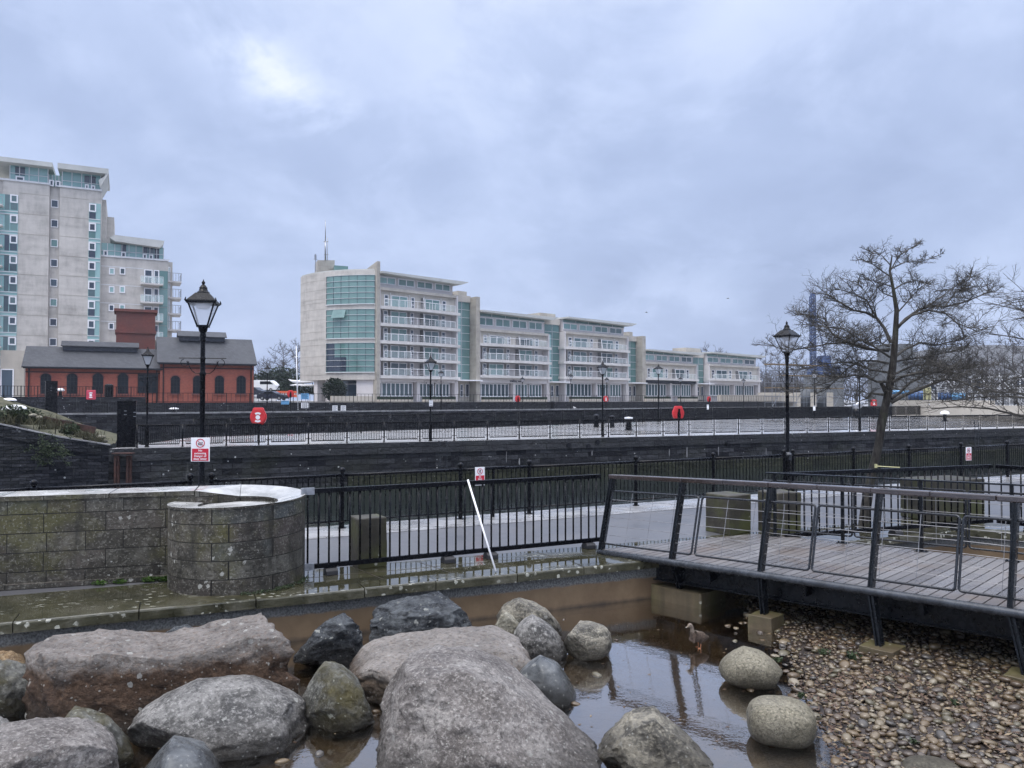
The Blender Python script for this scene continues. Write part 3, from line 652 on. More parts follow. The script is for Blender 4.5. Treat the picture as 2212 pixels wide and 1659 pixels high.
# ---------------------------------------------------------------- signs
def sign(name,loc,rz,w,h,label,post=None,lines=('No','swimming','Danger of','deep water'),split=.46,cat='sign',pict='swim'):
    t=empty(name,loc,label,cat,'warning signs about deep water',rz)
    m=MB(); m.box(-w/2,w/2,-.004,.004,-h/2,h/2); build('panel',m,MAT['signwhite'],t,local=True,bevel=.003)
    m=MB(); zb=-h/2+.035*h; zt=h/2-split*h; m.box(-w*.44,w*.44,-.008,-.0045,zb,zt); build('red_plate',m,MAT['signred'],t,local=True)
    zc=h/2-split*h*.5; r=min(w*.28,split*h*.40); m=MB(); k=28
    for i in range(k):
        a,b=2*math.pi*i/k,2*math.pi*(i+1)/k
        q=[(math.cos(x)*rr_,math.sin(x)*rr_) for rr_,x in ((r,a),(r,b),(r*.82,b),(r*.82,a))]
        m.prism([(x,-.0045,zc+z) for x,z in q],(0,-.004,0))
    m.bar((-r*.62,-.0068,zc+r*.62),(r*.62,-.0068,zc-r*.62),.0036,r*.16,(0,-1,0)); build('prohibition_ring',m,MAT['signred'],t,local=True)
    m=MB()
    if pict=='swim':
        m.tube([(-r*.5,-.006,zc-r*.12),(-r*.1,-.006,zc+r*.12),(r*.3,-.006,zc+r*.05)],r*.07,5); m.ball((r*.42,-.006,zc+r*.12),r*.12,6)
        for z in (-.3,-.45): m.tube([(-r*.5,-.006,zc+z*r),(-r*.25,-.006,zc+(z+.1)*r),(0,-.006,zc+z*r),(r*.25,-.006,zc+(z+.1)*r),(r*.5,-.006,zc+z*r)],r*.04,4)
    else:
        m.ball((r*.2,-.006,zc+r*.45),r*.13,6); m.tube([(r*.12,-.006,zc+r*.3),(-r*.05,-.006,zc-r*.05),(r*.25,-.006,zc-r*.45)],r*.08,5); m.tube([(-r*.05,-.006,zc-r*.05),(-r*.3,-.006,zc-r*.4)],r*.08,5); m.tube([(-r*.3,-.006,zc+r*.15),(.1*r,-.006,zc+r*.25),(r*.4,-.006,zc+r*.1)],r*.06,5)
    build('pictogram',m,MAT['iron'],t,local=True)
    lh=(zt-zb)/(len(lines)+.35); sz=min(lh*1.05,w*.165); m=MB()
    for i,s_ in enumerate(lines):
        vs,fs=text_mb(s_,sz,.0015,bold=.0008); z=zt-lh*(i+.68)
        m.add([(x,-.0095-zz,z+y) for x,y,zz in vs],fs)
    build('lettering',m,MAT['signwhite'],t,local=True)
    return t
LN=bpx(437); LR=bpx(1701)
sign('warning_sign',(LN.x,LN.y-.075,1.675),R(2),.345,.445,'white and red no swimming sign fixed to the near left lamp post')
q=AL(1037,1021,17.42,.512); sign('warning_sign',(q.x,q.y-.06,1.02-.10),R(27),.235,.40,'white and red warning sign on the quay railing behind the leaning white pole',lines=('No','fishing','Deep','water'),pict='run')
q=AL(2090,980,17.42,.512); sign('warning_sign',(q.x,q.y-.06,q.z),R(27),.29,.43,'white and red no swimming sign on the quay railing at far right')
# ---------------------------------------------------------------- lamp posts
def lamp(loc,label,proto=[None],rz=R(12),brackets=False,h=4.87):
    if proto[0] is None:
        t=empty('lamp_post',(0,0,0),'x','street lamp','Victorian style lamp posts on the quays'); z0=0
        m=MB(); m.lathe([(.11,0),(.11,.05),(.085,.08),(.082,.9),(.095,.92),(.095,.98),(.068,1.02),(.052,1.06),(.048,3.05),(.06,3.07),(.06,3.11),(.046,3.13),(.044,3.36),(.058,3.38),(.044,3.41),(.042,3.70),(.058,3.72),(.05,3.76),(.06,3.80),(.05,3.86),(.075,3.9),(.09,3.97)],14)
        smooth_by_angle(build('post',m,MAT['iron'],t,local=True),35)
        q=math.sqrt(2)
        m=MB()
        for sx in (-1,1):
            for sy in (-1,1): m.bar((sx*.085,sy*.085,3.97),(sx*.235,sy*.235,4.43),.022,.022)
        for z,w in ((3.985,.09),(4.42,.245)):
            for a,b in (((-1,-1),(1,-1)),((1,-1),(1,1)),((1,1),(-1,1)),((-1,1),(-1,-1))): m.bar((a[0]*w,a[1]*w,z),(b[0]*w,b[1]*w,z),.035,.035)
        for sx in (-1,1):
            for sy in (-1,1): m.tube([(sx*.245,sy*.245,4.42),(sx*.27,sy*.27,4.45),(sx*.26,sy*.26,4.50)],[.02,.018,.006],6)
        build('lantern_frame',m,MAT['iron'],t,local=True)
        m=MB(); w0,w1=.085,.23
        c0=[(-w0,-w0),(w0,-w0),(w0,w0),(-w0,w0)]; 
        for i in range(4):
            a,b=c0[i],c0[(i+1)%4]; f=w1/w0
            m.add([(a[0],a[1],3.99),(b[0],b[1],3.99),(b[0]*f,b[1]*f,4.41),(a[0]*f,a[1]*f,4.41)],[(0,1,2,3)])
        build('lantern_glass',m,MAT['lglass'],t,local=True)
        m=MB(); m.lathe([(.26*q,4.43),(.25*q,4.46),(.118*q,4.605),(.0001,4.607)],4,rot=R(45)); build('lantern_roof',m,MAT['iron'],t,local=True)
        m=MB(); m.lathe([(.118,4.6),(.115,4.625),(.085,4.65),(.07,4.70),(.075,4.71),(.05,4.745),(.035,4.765),(.02,4.775),(.033,4.80),(.03,4.82),(.012,4.84),(.006,4.87)],14); smooth_by_angle(build('finial',m,MAT['iron'],t,local=True),40)
        m=MB(); m.lathe([(.001,4.30),(.09,4.31),(.13,4.35),(.14,4.41)],14); build('lamp_shade',m,MAT['white'],t,local=True,smooth=True)
        m=MB()
        for s in (-1,1):
            m.tube([(0,0,3.385),(s*.42,0,3.385)],.009,6)
            m.tube([(s*(.32+.07*math.cos(a)),0,3.30+.07*math.sin(a)) for a in [R(80-40*k*s*s) for k in range(8)]],.007,5)
            m.tube([(s*.28,0,3.33),(s*.25,0,3.26),(s*.2,0,3.16),(s*.13,0,3.10),(s*.05,0,3.10)],.008,6)
        build('ladder_bracket',m,MAT['iron'],t,local=True)
        proto[0]=t; o=t
        used=False
    else: used=True
    o=place(proto[0],used,loc,rz,label); o.scale=(h/4.87,)*3
    return o
lamp(LN,'nearest lamp post at left, carrying the red no swimming sign',rz=R(12))
lamp(LR,'near lamp post at right, standing beside the bare tree',rz=R(38),h=4.8)
m=MB(); m.lathe([(.05,1.02),(.11,1.06),(.115,1.10),(.05,1.16)],10,LR+V((0,-.02,0))); m.box(LR.x-.01,LR.x+.07,LR.y-.12,LR.y-.06,.95,1.05); tag(build('lamp_collar_box',m,MAT['tube_steel'],org=LR),'grey metal collar box clamped round the right-hand near lamp post','lamp fitting')
# ================================================================= FOOTBRIDGE
br=empty('footbridge',AE,'timber-decked black steel footbridge with leaning posts over the pebble bank','footbridge')
m=MB(); s=0.0; tones=[]; W=3.1; m.uvf=None; SL=8.6
def nmax(s): return min(W,max(.02,W*s/1.22))
k=0
while s<SL:
    w=.130
    n0,n1=-.02,nmax(s+.02)
    f0=len(m.f)
    if s<1.25:
        vs=[BP(s,n0),BP(s+w,n0),BP(s+w,nmax(s+w)),BP(s,nmax(s))]
        m.prism([v-V((0,0,.035)) for v in vs],(0,0,.035))
    else: m.ob(BP(s,n0)-V((0,0,.035)),UB*w+V((0,0,BZ(s+w)-BZ(s))),NB*(n1-n0),V((0,0,.035+rnd.uniform(-.001,.001))))
    tn=rnd.random(); tones+= [tn]*(len(m.f)-f0); s+=.147
uvb=lambda c,n:((c[0]-AE.x)*UB.x+(c[1]-AE.y)*UB.y,(c[0]-AE.x)*NB.x+(c[1]-AE.y)*NB.y)
m.uvf=uvb
deck=build('deck',m,MAT['deck'],br)
sf=MB(); sf.add([BP(1.25,.1,-.04),BP(8.6,.1,-.04),BP(8.6,W-.05,-.04),BP(1.25,W-.05,-.04)],[(0,1,2,3)]); build('added_shade_sheet',sf,MAT['iron'],br)  # black sheet added under the planks to keep light out below
at=deck.data.attributes.new('tone','FLOAT','FACE'); at.data.foreach_set('value',tones)
m=MB()
m.tube([BP(s_,-.06,-.05) for s_ in (-.02,1,2,3,4,5,6,7,8.6)],.055,12); build('edge_tube',m,MAT['tube_steel'],br,smooth=True)
for nm,n_,z_,h_ in (('edge_beam',.22,-.05,.37),('edge_beam',W-.12,-.05,.55)):  # far beam made deeper than the near one to darken the space below
    m=MB()
    for a,b in ((.9,3),(3,5.5),(5.5,8.6)):
        p,q=BP(a,n_,z_),BP(b,n_,z_)
        m.ob(p-V((0,0,h_)),q-p,NB*.02,V((0,0,h_))); m.ob(p-V((0,0,h_))-NB*.06,q-p,NB*.14,V((0,0,.018))); m.ob(p-NB*.06-V((0,0,.018)),q-p,NB*.14,V((0,0,.018)))
    build(nm,m,MAT['bridge_steel'],br)
m=MB()
for s_ in (2.0,3.5,5.0,6.6,8.2): m.ob(BP(s_,.06,-.28),UB*.05,NB*(W-.2),V((0,0,.2)))
for n_ in (.8,1.6,2.4):
    p,q=BP(1.25,n_,-.037-.12),BP(8.6,n_,-.037-.12); m.ob(p,q-p,NB*.07,V((0,0,.115)))
build('joists',m,MAT['bridge_steel'],br)
SP=[0.0,1.42,2.92,4.45,6.0,7.55]; TI=.30; RH=1.19
for i,s_ in enumerate(SP):
    k_=BP(s_,-.075,-.02); tp=BP(s_,TI-.06,RH-.02)
    fz=-.50 if i>0 else None
    m=MB()
    for e in (-.028,.012):
        m.ob(k_+UB*e-NB*.0,UB*.018,NB*.12,tp-k_)
    m.ob(k_+UB*.0+NB*.012-UB*.012,UB*.024,NB*.02,tp-k_)
    for z_ in (.18,.9): m.ob(k_+(tp-k_)*z_/1.2-UB*.012+NB*.02,UB*.024,NB*.08,(tp-k_)*.05)
    if fz is not None:
        fs_,fn_=((0,0),(1.40,.20),(2.99,-.10),(4.60,-.20),(6.17,-.16),(7.7,-.16))[i]; ft=AE+UB*fs_+NB*fn_; ft.z=-.52+(.10 if i==1 else 0)
        for e in (-.034,.016): m.ob(k_+UB*e,UB*.02,NB*.13,ft-k_)
        m.ob(k_-UB*.012+NB*.03,UB*.024,NB*.05,ft-k_)
        for f_ in (.25,.55): 
            q=k_+(ft-k_)*f_+NB*.05; m.tube([q-UB*.045,q+UB*.045],.013,6)
    build('post',m,MAT['bridge_steel'],br)
m=MB()
for a,b in ((-.05,2.9),(2.905,5.8),(5.805,8.6)):
    mid=[a+(b-a)*j/4 for j in range(5)]
    for u,w in zip(mid[:-1],mid[1:]):
        p,q=BP(u,TI,RH),BP(w,TI,RH); m.ob(p-NB*.06-V((0,0,.015)),q-p,NB*.14,V((0,0,.072)))
build('handrail',m,MAT['rail'],br,bevel=.012)
def rpanel(s0,s1,nb0,nt0,z0,z1,t,nh=5,nv=3,ends=True):
    def Q(u,v):     # u along 0..1, v up 0..1
        s_=s0+(s1-s0)*u; n_=nb0+(nt0-nb0)*v; return BP(s_,n_,z0+(z1-z0)*v)
    L=s1-s0; rc=.045
    a,b=rc/L,rc/(z1-z0); pts=[]
    for cx_,cy_,t0 in ((1-a,1-b,0),(a,1-b,90),(a,b,180),(1-a,b,270)):
        for k_ in range(5):
            w=R(t0+22.5*k_); pts.append(Q(cx_+a*math.cos(w),cy_+b*math.sin(w)))
    pts.append(pts[0])
    m=MB(); m.tube(pts,.0165,8,False); pf=build('panel_frame',m,MAT['frame_steel'],t,smooth=True)
    m=MB()
    for i in range(nh):
        v=(i+1)/(nh+1); sag=rnd.uniform(-.012,.004)
        m.tube([Q(0,v),Q(.3,v)+V((0,0,sag)),Q(.7,v)+V((0,0,sag*.5)),Q(1,v)],.0042,5,False)
    for j in range(nv):
        u=(j+1)/(nv+1); m.tube([Q(u,0),Q(u,1)],.0042,5,False)
    build('wire_mesh',m,MAT['wire'],pf)
for a,b in ((.06,1.76),(1.82,3.62),(3.66,5.42),(5.46,7.25),(7.29,8.55)): rpanel(a,b,-.0,TI*.78,.10,.97,br)
for s_ in (1.62,2.85,4.1,5.35,6.6,7.85):
    m=MB(); p=BP(s_,W-.10); m.ob(p-UB*.025-NB*.02,UB*.05,NB*.04,V((0,0,1.15))); m.ob(p-UB*.09-NB*.06,UB*.18,NB*.12,V((0,0,.012)))
    for e in (-.07,.07): m.ball(p+UB*e+V((0,0,.02)),.015,5)
    build('far_post',m,MAT['bridge_steel'],br)
m=MB(); p,q=BP(1.45,W-.10,1.15),BP(8.5,W-.10,1.15); m.bar(p,q,.09,.022); build('far_handrail',m,MAT['bridge_steel'],br)
for a,b in ((1.35,2.98),(3.02,4.72),(4.76,6.5),(6.54,8.4)): rpanel(a,b,W-.03,W-.03,.12,1.0,br,4,3)
# footings
def footing(c,w,d,z0,z1,rz,label):
    bm=bmesh.new(); bmesh.ops.create_cube(bm,size=1); bmesh.ops.bevel(bm,geom=bm.edges[:],offset=.018,segments=1,affect='EDGES')
    bmesh.ops.subdivide_edges(bm,edges=[e for e in bm.edges if e.calc_length()>.3],cuts=4,use_grid_fill=True)
    for v in bm.verts: v.co=V((v.co.x*w,v.co.y*d,z0+(v.co.z+.5)*(z1-z0))); v.co+=mn.noise_vector(v.co*5+V(c))*.012
    me=bpy.data.meshes.new('concrete_footing'); bm.to_mesh(me); bm.free(); me.materials.append(MAT['footing'])
    o=bpy.data.objects.new('concrete_footing',me); col.objects.link(o); smooth_by_angle(o,28); o.location=V((c[0],c[1],0)); o.rotation_euler=(0,0,rz); return tag(o,label,'footing','concrete footings under the footbridge posts')
rz=math.atan2(UB.y,UB.x)
p=AE+UB*1.30+NB*.50; footing(p,1.08,.75,-.8,-.40,rz,'long low concrete footing in the pond beside the brown wall')
p=AE+UB*3.0+NB*-.03; footing(p,.36,.38,-.8,-.44,rz,'square tan concrete footing at the pebble edge behind the duck')
p=AE+UB*4.62+NB*-.13; footing(p,.42,.40,-.8,-.50,rz,'half buried concrete footing among pebbles below the middle bridge post')
p=AE+UB*6.19+NB*-.09; footing(p,.42,.40,-.8,-.48,rz,'half buried concrete footing under the rightmost bridge post')
# ================================================================= BOULDERS
def boulder(x0,x1,yt,d,depth,mat,label,seed,box=2.6,rot=0,prof=None,zb=-.80,sub=5,noise=(.10,.05,.022),facets=5,name='boulder',tiltz=0,crag=0.0,cuts=()):
    """px extents x0..x1, top yt seen at distance d"""
    w=(x1-x0)*d/F; cx=((x0+x1)/2-1106)/F*d; zt=H-(yt-864)*d/F
    h=zt-zb; bm=bmesh.new(); bmesh.ops.create_icosphere(bm,subdivisions=sub,radius=1)
    rr=random.Random(seed); pl=[(V(n).normalized(),o) for n,o in cuts]
    for i in range(facets):
        n=V((rr.gauss(0,1),rr.gauss(0,1),rr.gauss(0,.7))).normalized(); pl.append((n,rr.uniform(.62,.86)*(1.0 if abs(n.z)<.8 else 1.12)))
    so=V((seed*3.1,seed*1.7,0)); e=box; P=[]; asp=V((w,depth,h)); am=max(asp); asp=asp/am
    for v in bm.verts:
        p=v.co.copy(); k=(abs(p.x)**e+abs(p.y)**e+abs(p.z)**e)**(1/e); p=p/k
        wob=.05*mn.noise(p*2.2+so)
        for n,o in pl:
            q=p.dot(n)-o-wob
            if q>0: p-=n*q*.93
        pn=V((p.x*asp.x,p.y*asp.y,p.z*asp.z))*1.6
        s_=1+noise[0]*mn.noise(p*1.3+so)+noise[1]*mn.noise(pn*3.3+so)+noise[2]*mn.fractal(pn*7+so,.9,2.1,4)
        if crag: s_+=crag*((1-abs(mn.noise(pn*2.6+so*2)*2))**3-.4)*.5-crag*.6*max(0,abs(mn.noise(V((pn.x*1.2,pn.y*1.2,pn.z*6))+so))-.25)
        P.append(p*s_)
    lo=[min(p[k] for p in P) for k in range(3)]; hi=[max(p[k] for p in P) for k in range(3)]
    for v,p in zip(bm.verts,P):
        x=(p.x-lo[0])/(hi[0]-lo[0]); y=(p.y-lo[1])/(hi[1]-lo[1]); z=(p.z-lo[2])/(hi[2]-lo[2])
        if prof:
            f=1
            for (a,b),(c,d_) in zip(prof[:-1],prof[1:]):
                if a<=x<=c:
                    t=(x-a)/(c-a); f=b+(d_-b)*t; break
            z*= f
        z-= tiltz*(1-y)*z
        v.co=V(((x-.5)*w,(y-.5)*depth,z*h))
    me=bpy.data.meshes.new(name); bm.to_mesh(me); bm.free(); me.materials.append(MAT[mat]); me.polygons.foreach_set('use_smooth',[True]*len(me.polygons))
    o=bpy.data.objects.new(name,me); col.objects.link(o); o.location=(cx,d,zb); o.rotation_euler=(0,0,R(rot)-math.atan2(cx,d)*.8)
    return tag(o,label,'boulder','boulders in the duck pond')
boulder(812,1292,1426,7.15,1.65,'rk_pink','largest pinkish grey boulder at the centre front of the pond',1,5.0,prof=[(0,.80),(.12,.97),(.25,1.03),(.42,1.0),(.55,.90),(.72,.66),(.9,.38),(1,.28)],facets=2,noise=(.04,.03,.022),sub=6,crag=.07,cuts=(((.1,-.8,.6),.80),((-.95,-.2,.2),.88)))
boulder(300,676,1466,7.45,1.15,'rk_grey','big rounded grey boulder in front of the brown saddle-backed boulder',2,2.8,prof=[(0,.78),(.35,1),(.65,.95),(1,.62)],facets=4,noise=(.05,.03,.018),sub=6,crag=.03,cuts=(((0,-.7,.7),.80),))
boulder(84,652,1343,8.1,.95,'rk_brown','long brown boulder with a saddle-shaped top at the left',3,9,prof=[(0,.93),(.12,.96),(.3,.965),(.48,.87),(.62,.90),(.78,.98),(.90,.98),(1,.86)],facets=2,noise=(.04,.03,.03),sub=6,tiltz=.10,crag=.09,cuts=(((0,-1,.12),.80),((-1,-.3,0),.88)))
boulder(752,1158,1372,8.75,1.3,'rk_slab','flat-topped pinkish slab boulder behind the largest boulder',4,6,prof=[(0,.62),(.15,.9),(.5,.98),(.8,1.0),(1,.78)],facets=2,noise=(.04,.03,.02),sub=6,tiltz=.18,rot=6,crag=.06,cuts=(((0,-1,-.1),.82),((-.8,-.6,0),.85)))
boulder(796,1046,1280,10.0,.9,'rk_slate','large dark slate boulder with white lichen below the brown pond wall',5,3.2,prof=[(0,.80),(.2,.94),(.6,1.0),(.85,.84),(1,.62)],facets=8,noise=(.06,.05,.04),crag=.14,sub=6)
boulder(640,800,1326,9.6,.75,'rk_slate','smaller dark slate boulder between brown boulder and large slate boulder',6,3.0,prof=[(0,.7),(.3,.92),(.65,1),(1,.8)],facets=8,noise=(.06,.05,.04),crag=.14)
boulder(655,812,1422,7.85,.72,'rk_moss','egg-shaped grey boulder with yellow-green mossy lower half',7,2.2,prof=[(0,.75),(.3,1),(.6,.86),(1,.55)],facets=6,noise=(.06,.04,.03),crag=.06)
boulder(1072,1214,1288,10.75,.6,'rk_band','grey banded boulder furthest back against the pond wall',8,2.8,prof=[(0,.85),(.35,1),(.75,.95),(1,.6)],facets=6,crag=.07)
boulder(1036,1142,1311,10.25,.5,'rk_pale','pale yellowish lichened boulder between slate boulder and banded boulder',9,2.3,prof=[(0,.6),(.45,1),(1,.65)],facets=5,crag=.06)
boulder(1108,1225,1326,9.85,.6,'rk_grey','blue-grey boulder with yellow lichen left of the round banded boulder',10,2.4,prof=[(0,.85),(.35,1),(.7,.8),(1,.55)],facets=5,crag=.05)
boulder(1216,1321,1340,9.8,.58,'rk_band','round pale boulder with swirling dark bands in the pond middle',11,2.2,facets=2,noise=(.07,.03,.015),zb=-.70)
boulder(1115,1244,1414,8.45,.6,'rk_blue','smooth blue-grey boulder at the right end of the pink slab',12,2.3,prof=[(0,.75),(.4,1),(.7,.9),(1,.55)],facets=2,noise=(.05,.02,.004))
boulder(1100,1208,1479,7.75,.4,'rk_blue','small dark grey stone tucked under the smooth blue-grey boulder',13,2.3,prof=[(0,.8),(.4,1),(1,.45)],facets=2,noise=(.05,.03,.006))
boulder(1275,1542,1536,6.98,.85,'rk_band','grey green gneiss boulder at the bottom right of the boulder group',14,2.8,prof=[(0,.55),(.2,.82),(.5,1),(.75,.8),(1,.4)],facets=9,noise=(.06,.04,.03),sub=6,crag=.10)
boulder(1551,1684,1394,8.85,.62,'rk_gran','speckled round granite boulder, pointed on top, upper of the pebble pair',15,2.1,prof=[(0,.8),(.4,1),(.7,.9),(1,.7)],facets=1,noise=(.05,.02,.006),zb=-.68)
boulder(1611,1753,1507,7.45,.6,'rk_gran','speckled round granite boulder, flat on top, lower of the pebble pair',16,2.7,facets=1,noise=(.04,.02,.006),zb=-.70)
boulder(82,290,1521,6.95,.7,'rk_moss','mid-sized grey boulder at the left foot of the brown boulder',17,2.4,prof=[(0,.45),(.42,1),(.75,.85),(1,.5)],facets=6,crag=.05)
boulder(-90,250,1570,6.3,.95,'rk_pink','pinkish flat-topped boulder cut by the bottom left corner',18,4.2,prof=[(0,1),(.5,1),(.8,.9),(1,.74)],facets=3,noise=(.04,.03,.02),sub=6,crag=.05)
boulder(284,492,1598,6.4,.7,'rk_blue','white spotted grey boulder at the bottom edge left of centre',19,2.3,prof=[(0,.4),(.45,1),(.75,.85),(1,.45)],facets=3,noise=(.06,.03,.01))
boulder(-60,95,1418,8.1,.7,'rk_moss','pale topped mossy boulder cut by the left edge',20,2.9,prof=[(0,1),(.5,.98),(1,.85)],facets=7,crag=.09)
boulder(-50,58,1405,8.75,.5,'rk_tan','orange tan stone behind the boulder at the left edge',21,2.6,facets=3)
boulder(-40,62,1534,6.85,.45,'rk_grey','small grey boulder at the left edge behind the pinkish corner boulder',22,2.4,prof=[(0,1),(.6,.95),(1,.5)],facets=3)
boulder(346,436,1349,9.0,.5,'rk_slate','grey boulder tip peeping over the brown saddle-backed boulder',23,2.3,facets=3)
boulder(1945,2072,1637,6.75,.45,'rk_gran','pale rounded granite boulder cut by the bottom edge among the pebbles',24,2.3,facets=1,noise=(.05,.02,.006),zb=-.72)
# ================================================================= PEBBLE BANK
bnd=[G(*p,ZW) for p in ((1560,1262),(1600,1330),(1650,1372),(1692,1425),(1712,1500),(1750,1565),(1792,1640),(1812,1720),(1830,1900))]
bnd.sort(key=lambda p:p.y)
def xb(y):
    if y<=bnd[0].y: return bnd[0].x
    for a,b in zip(bnd[:-1],bnd[1:]):
        if a.y<=y<=b.y: return a.x+(b.x-a.x)*(y-a.y)/(b.y-a.y)
    return bnd[-1].x+.1*(y-bnd[-1].y)
def bank(x,y):
    s=x-xb(y); z=-.70+.085*max(-1.5,min(1,(s+.25)/.6))+.05*max(0,min(1.4,s/2.2))
    return z+.018*mn.noise(V((x*1.3,y*1.3,0)))
m=MB(); nx,ny=70,80; X0,X1,Y0,Y1=1.2,11.5,4.5,14.6
vs=[V((X0+(X1-X0)*i/nx,Y0+(Y1-Y0)*j/ny,0)) for j in range(ny+1) for i in range(nx+1)]
for v in vs: v.z=bank(v.x,v.y)
m.add(vs,[(j*(nx+1)+i,j*(nx+1)+i+1,(j+1)*(nx+1)+i+1,(j+1)*(nx+1)+i) for j in range(ny) for i in range(nx)])
tag(build('pebble_bank',m,MAT['mud'],smooth=True),kind='structure')
def pebmesh(seed,sub):
    bm=bmesh.new(); bmesh.ops.create_icosphere(bm,subdivisions=sub,radius=1); rr=random.Random(seed)
    sx,sy,sz=rr.uniform(.9,1.25),rr.uniform(.7,.95),rr.uniform(.45,.68); e=rr.uniform(2,2.6)
    for v in bm.verts:
        p=v.co; k=(abs(p.x)**e+abs(p.y)**e+abs(p.z)**e)**(1/e); p=p/k*(1+.16*mn.noise(p*1.1+V((seed*4.3,0,0))))
        v.co=V((p.x*sx,p.y*sy,p.z*sz))
    return bm
protos=[]
for i in range(9):
    bm=pebmesh(i+1,2); me=bpy.data.meshes.new('pebble'); bm.to_mesh(me); bm.free(); me.materials.append(MAT['pebble']); me.polygons.foreach_set('use_smooth',[True]*len(me.polygons)); protos.append(me)
low=[]
for i in range(9):
    bm=pebmesh(i+1,2 if i<3 else 1); low.append(([v.co.copy() for v in bm.verts],[tuple(v.index for v in f.verts) for f in bm.faces])); bm.free()
rr=random.Random(21); cells={}; peb=[]
def try_peb(x,y,r,f=.82):
    c=(int(x/.12),int(y/.12))
    for i in (-1,0,1):
        for j in (-1,0,1):
            for (a,b,q) in cells.get((c[0]+i,c[1]+j),()):
                if (a-x)**2+(b-y)**2<((q+r)*f)**2: return False
    cells.setdefault(c,[]).append((x,y,r)); return True
tries=0
while tries<95000 and len(peb)<7800:
    tries+=1
    y=rr.uniform(5.8,13.5); x=rr.uniform(2.0,11.0)
    if x/y>.9 or x<xb(y)-.15*rr.random()**2-.02: continue
    s=x-xb(y)
    if s<.5 and rr.random()<.25: continue
    r=rr.choice((.055,.065,.075)) if tries<400 else rr.choice((.026,.031,.036,.041,.046,.051,.056) if tries<32000 else (.012,.016,.02,.026))*rr.uniform(.85,1.15)
    if try_peb(x,y,r): peb.append((x,y,r))
bould=[(o.location.x,o.location.y,max(o.dimensions.x,o.dimensions.y)*.42) for o in col.objects if o.name.startswith('boulder')]
def invis(x,y):
    return any((x-a)**2+(y-b)**2<r*r for a,b,r in bould)
peb=[p for p in peb if not invis(p[0],p[1])]
def inframe(x,y,z):
    k=x/y; return -.66<k<.66 and (H-z)/y<.475
peb.sort(key=lambda p:-(p[2]/p[1] if inframe(p[0],p[1],-.6) else 0))
GP='pebbles on the bank under the footbridge'
def addpeb(x,y,z,r,label,group,nm='pebble'):
    o=bpy.data.objects.new(nm,protos[rr.randrange(9)]); col.objects.link(o)
    o.location=(x,y,z); o.scale=(r*rr.uniform(.9,1.15),r*rr.uniform(.9,1.15),r*rr.uniform(.85,1.1)); o.rotation_euler=(rr.uniform(-.35,.35),rr.uniform(-.35,.35),rr.uniform(0,6.3))
    return tag(o,label,'pebble',group)
for x,y,r in peb[:270]: addpeb(x,y,bank(x,y)+r*.35,r,'rounded wet pebble on the pebble bank in the lower right foreground',GP)
m=MB(); tones=[]
extra=[(p[0]+rr.uniform(-.04,.04),p[1]+rr.uniform(-.04,.04),p[2]*.7,-.022) for p in peb[:2600]]
for x,y,r,dz in [(a,b,c,0) for a,b,c in peb[270:]]+extra:
    vs,fs=low[rr.randrange(3) if y<8.5 else rr.randrange(3,9)]; ca=rr.uniform(0,6.28); c_,s_=math.cos(ca)*r,math.sin(ca)*r; t1,t2=rr.uniform(-.3,.3),rr.uniform(-.3,.3); z0=bank(x,y)+r*.3+dz
    f0=len(m.f); m.add([(x+c_*v.x-s_*v.y,y+s_*v.x+c_*v.y,z0+r*(v.z+t1*v.x+t2*v.y)) for v in vs],fs); tones+=[rr.random()]*(len(m.f)-f0)
pm=build('pebble_mass',m,MAT['pebblemass'],smooth=True,uv=False); tag(pm,'mixed brown grey and tan wet pebbles covering the bank under the footbridge','pebbles',GP,'stuff')
at=pm.data.attributes.new('tone','FLOAT','FACE'); at.data.foreach_set('value',tones)
GW='loose stones lying in the shallow pond water'
for px,py,r in ((622,1582,.045),(655,1560,.045),(812,1538,.045),(850,1552,.05),(832,1574,.045),(856,1585,.045),(690,1628,.045),(610,1645,.05),(1290,1458,.055),(1331,1383,.04),(1240,1415,.03),(1218,1338,.03),(1243,1520,.05),(1385,1293,.035),(1587,1385,.035),(1590,1368,.03),(1620,1490,.05),(1670,1472,.05),(1633,1516,.035),(1572,1352,.04),(1590,1357,.04),(1600,1346,.035),(1700,1607,.06),(1668,1608,.05),(300,1590,.05),(322,1600,.05),(338,1588,.04),(310,1575,.05),(350,1612,.045)):
    p=G(px,py,ZW); addpeb(p.x,p.y,ZW-.005+r*.1,r,'small rounded stone lying loose in the shallow pond water among the boulders',GW)
# pebbles on the long footing
for i in range(9):
    p=AE+UB*(1.4+rr.uniform(-.3,.3))+NB*(.5+rr.uniform(-.2,.3)); addpeb(p.x,p.y,-.37,rr.uniform(.045,.06),'pebble resting on the long concrete footing beneath the footbridge','pebbles on the long footing')
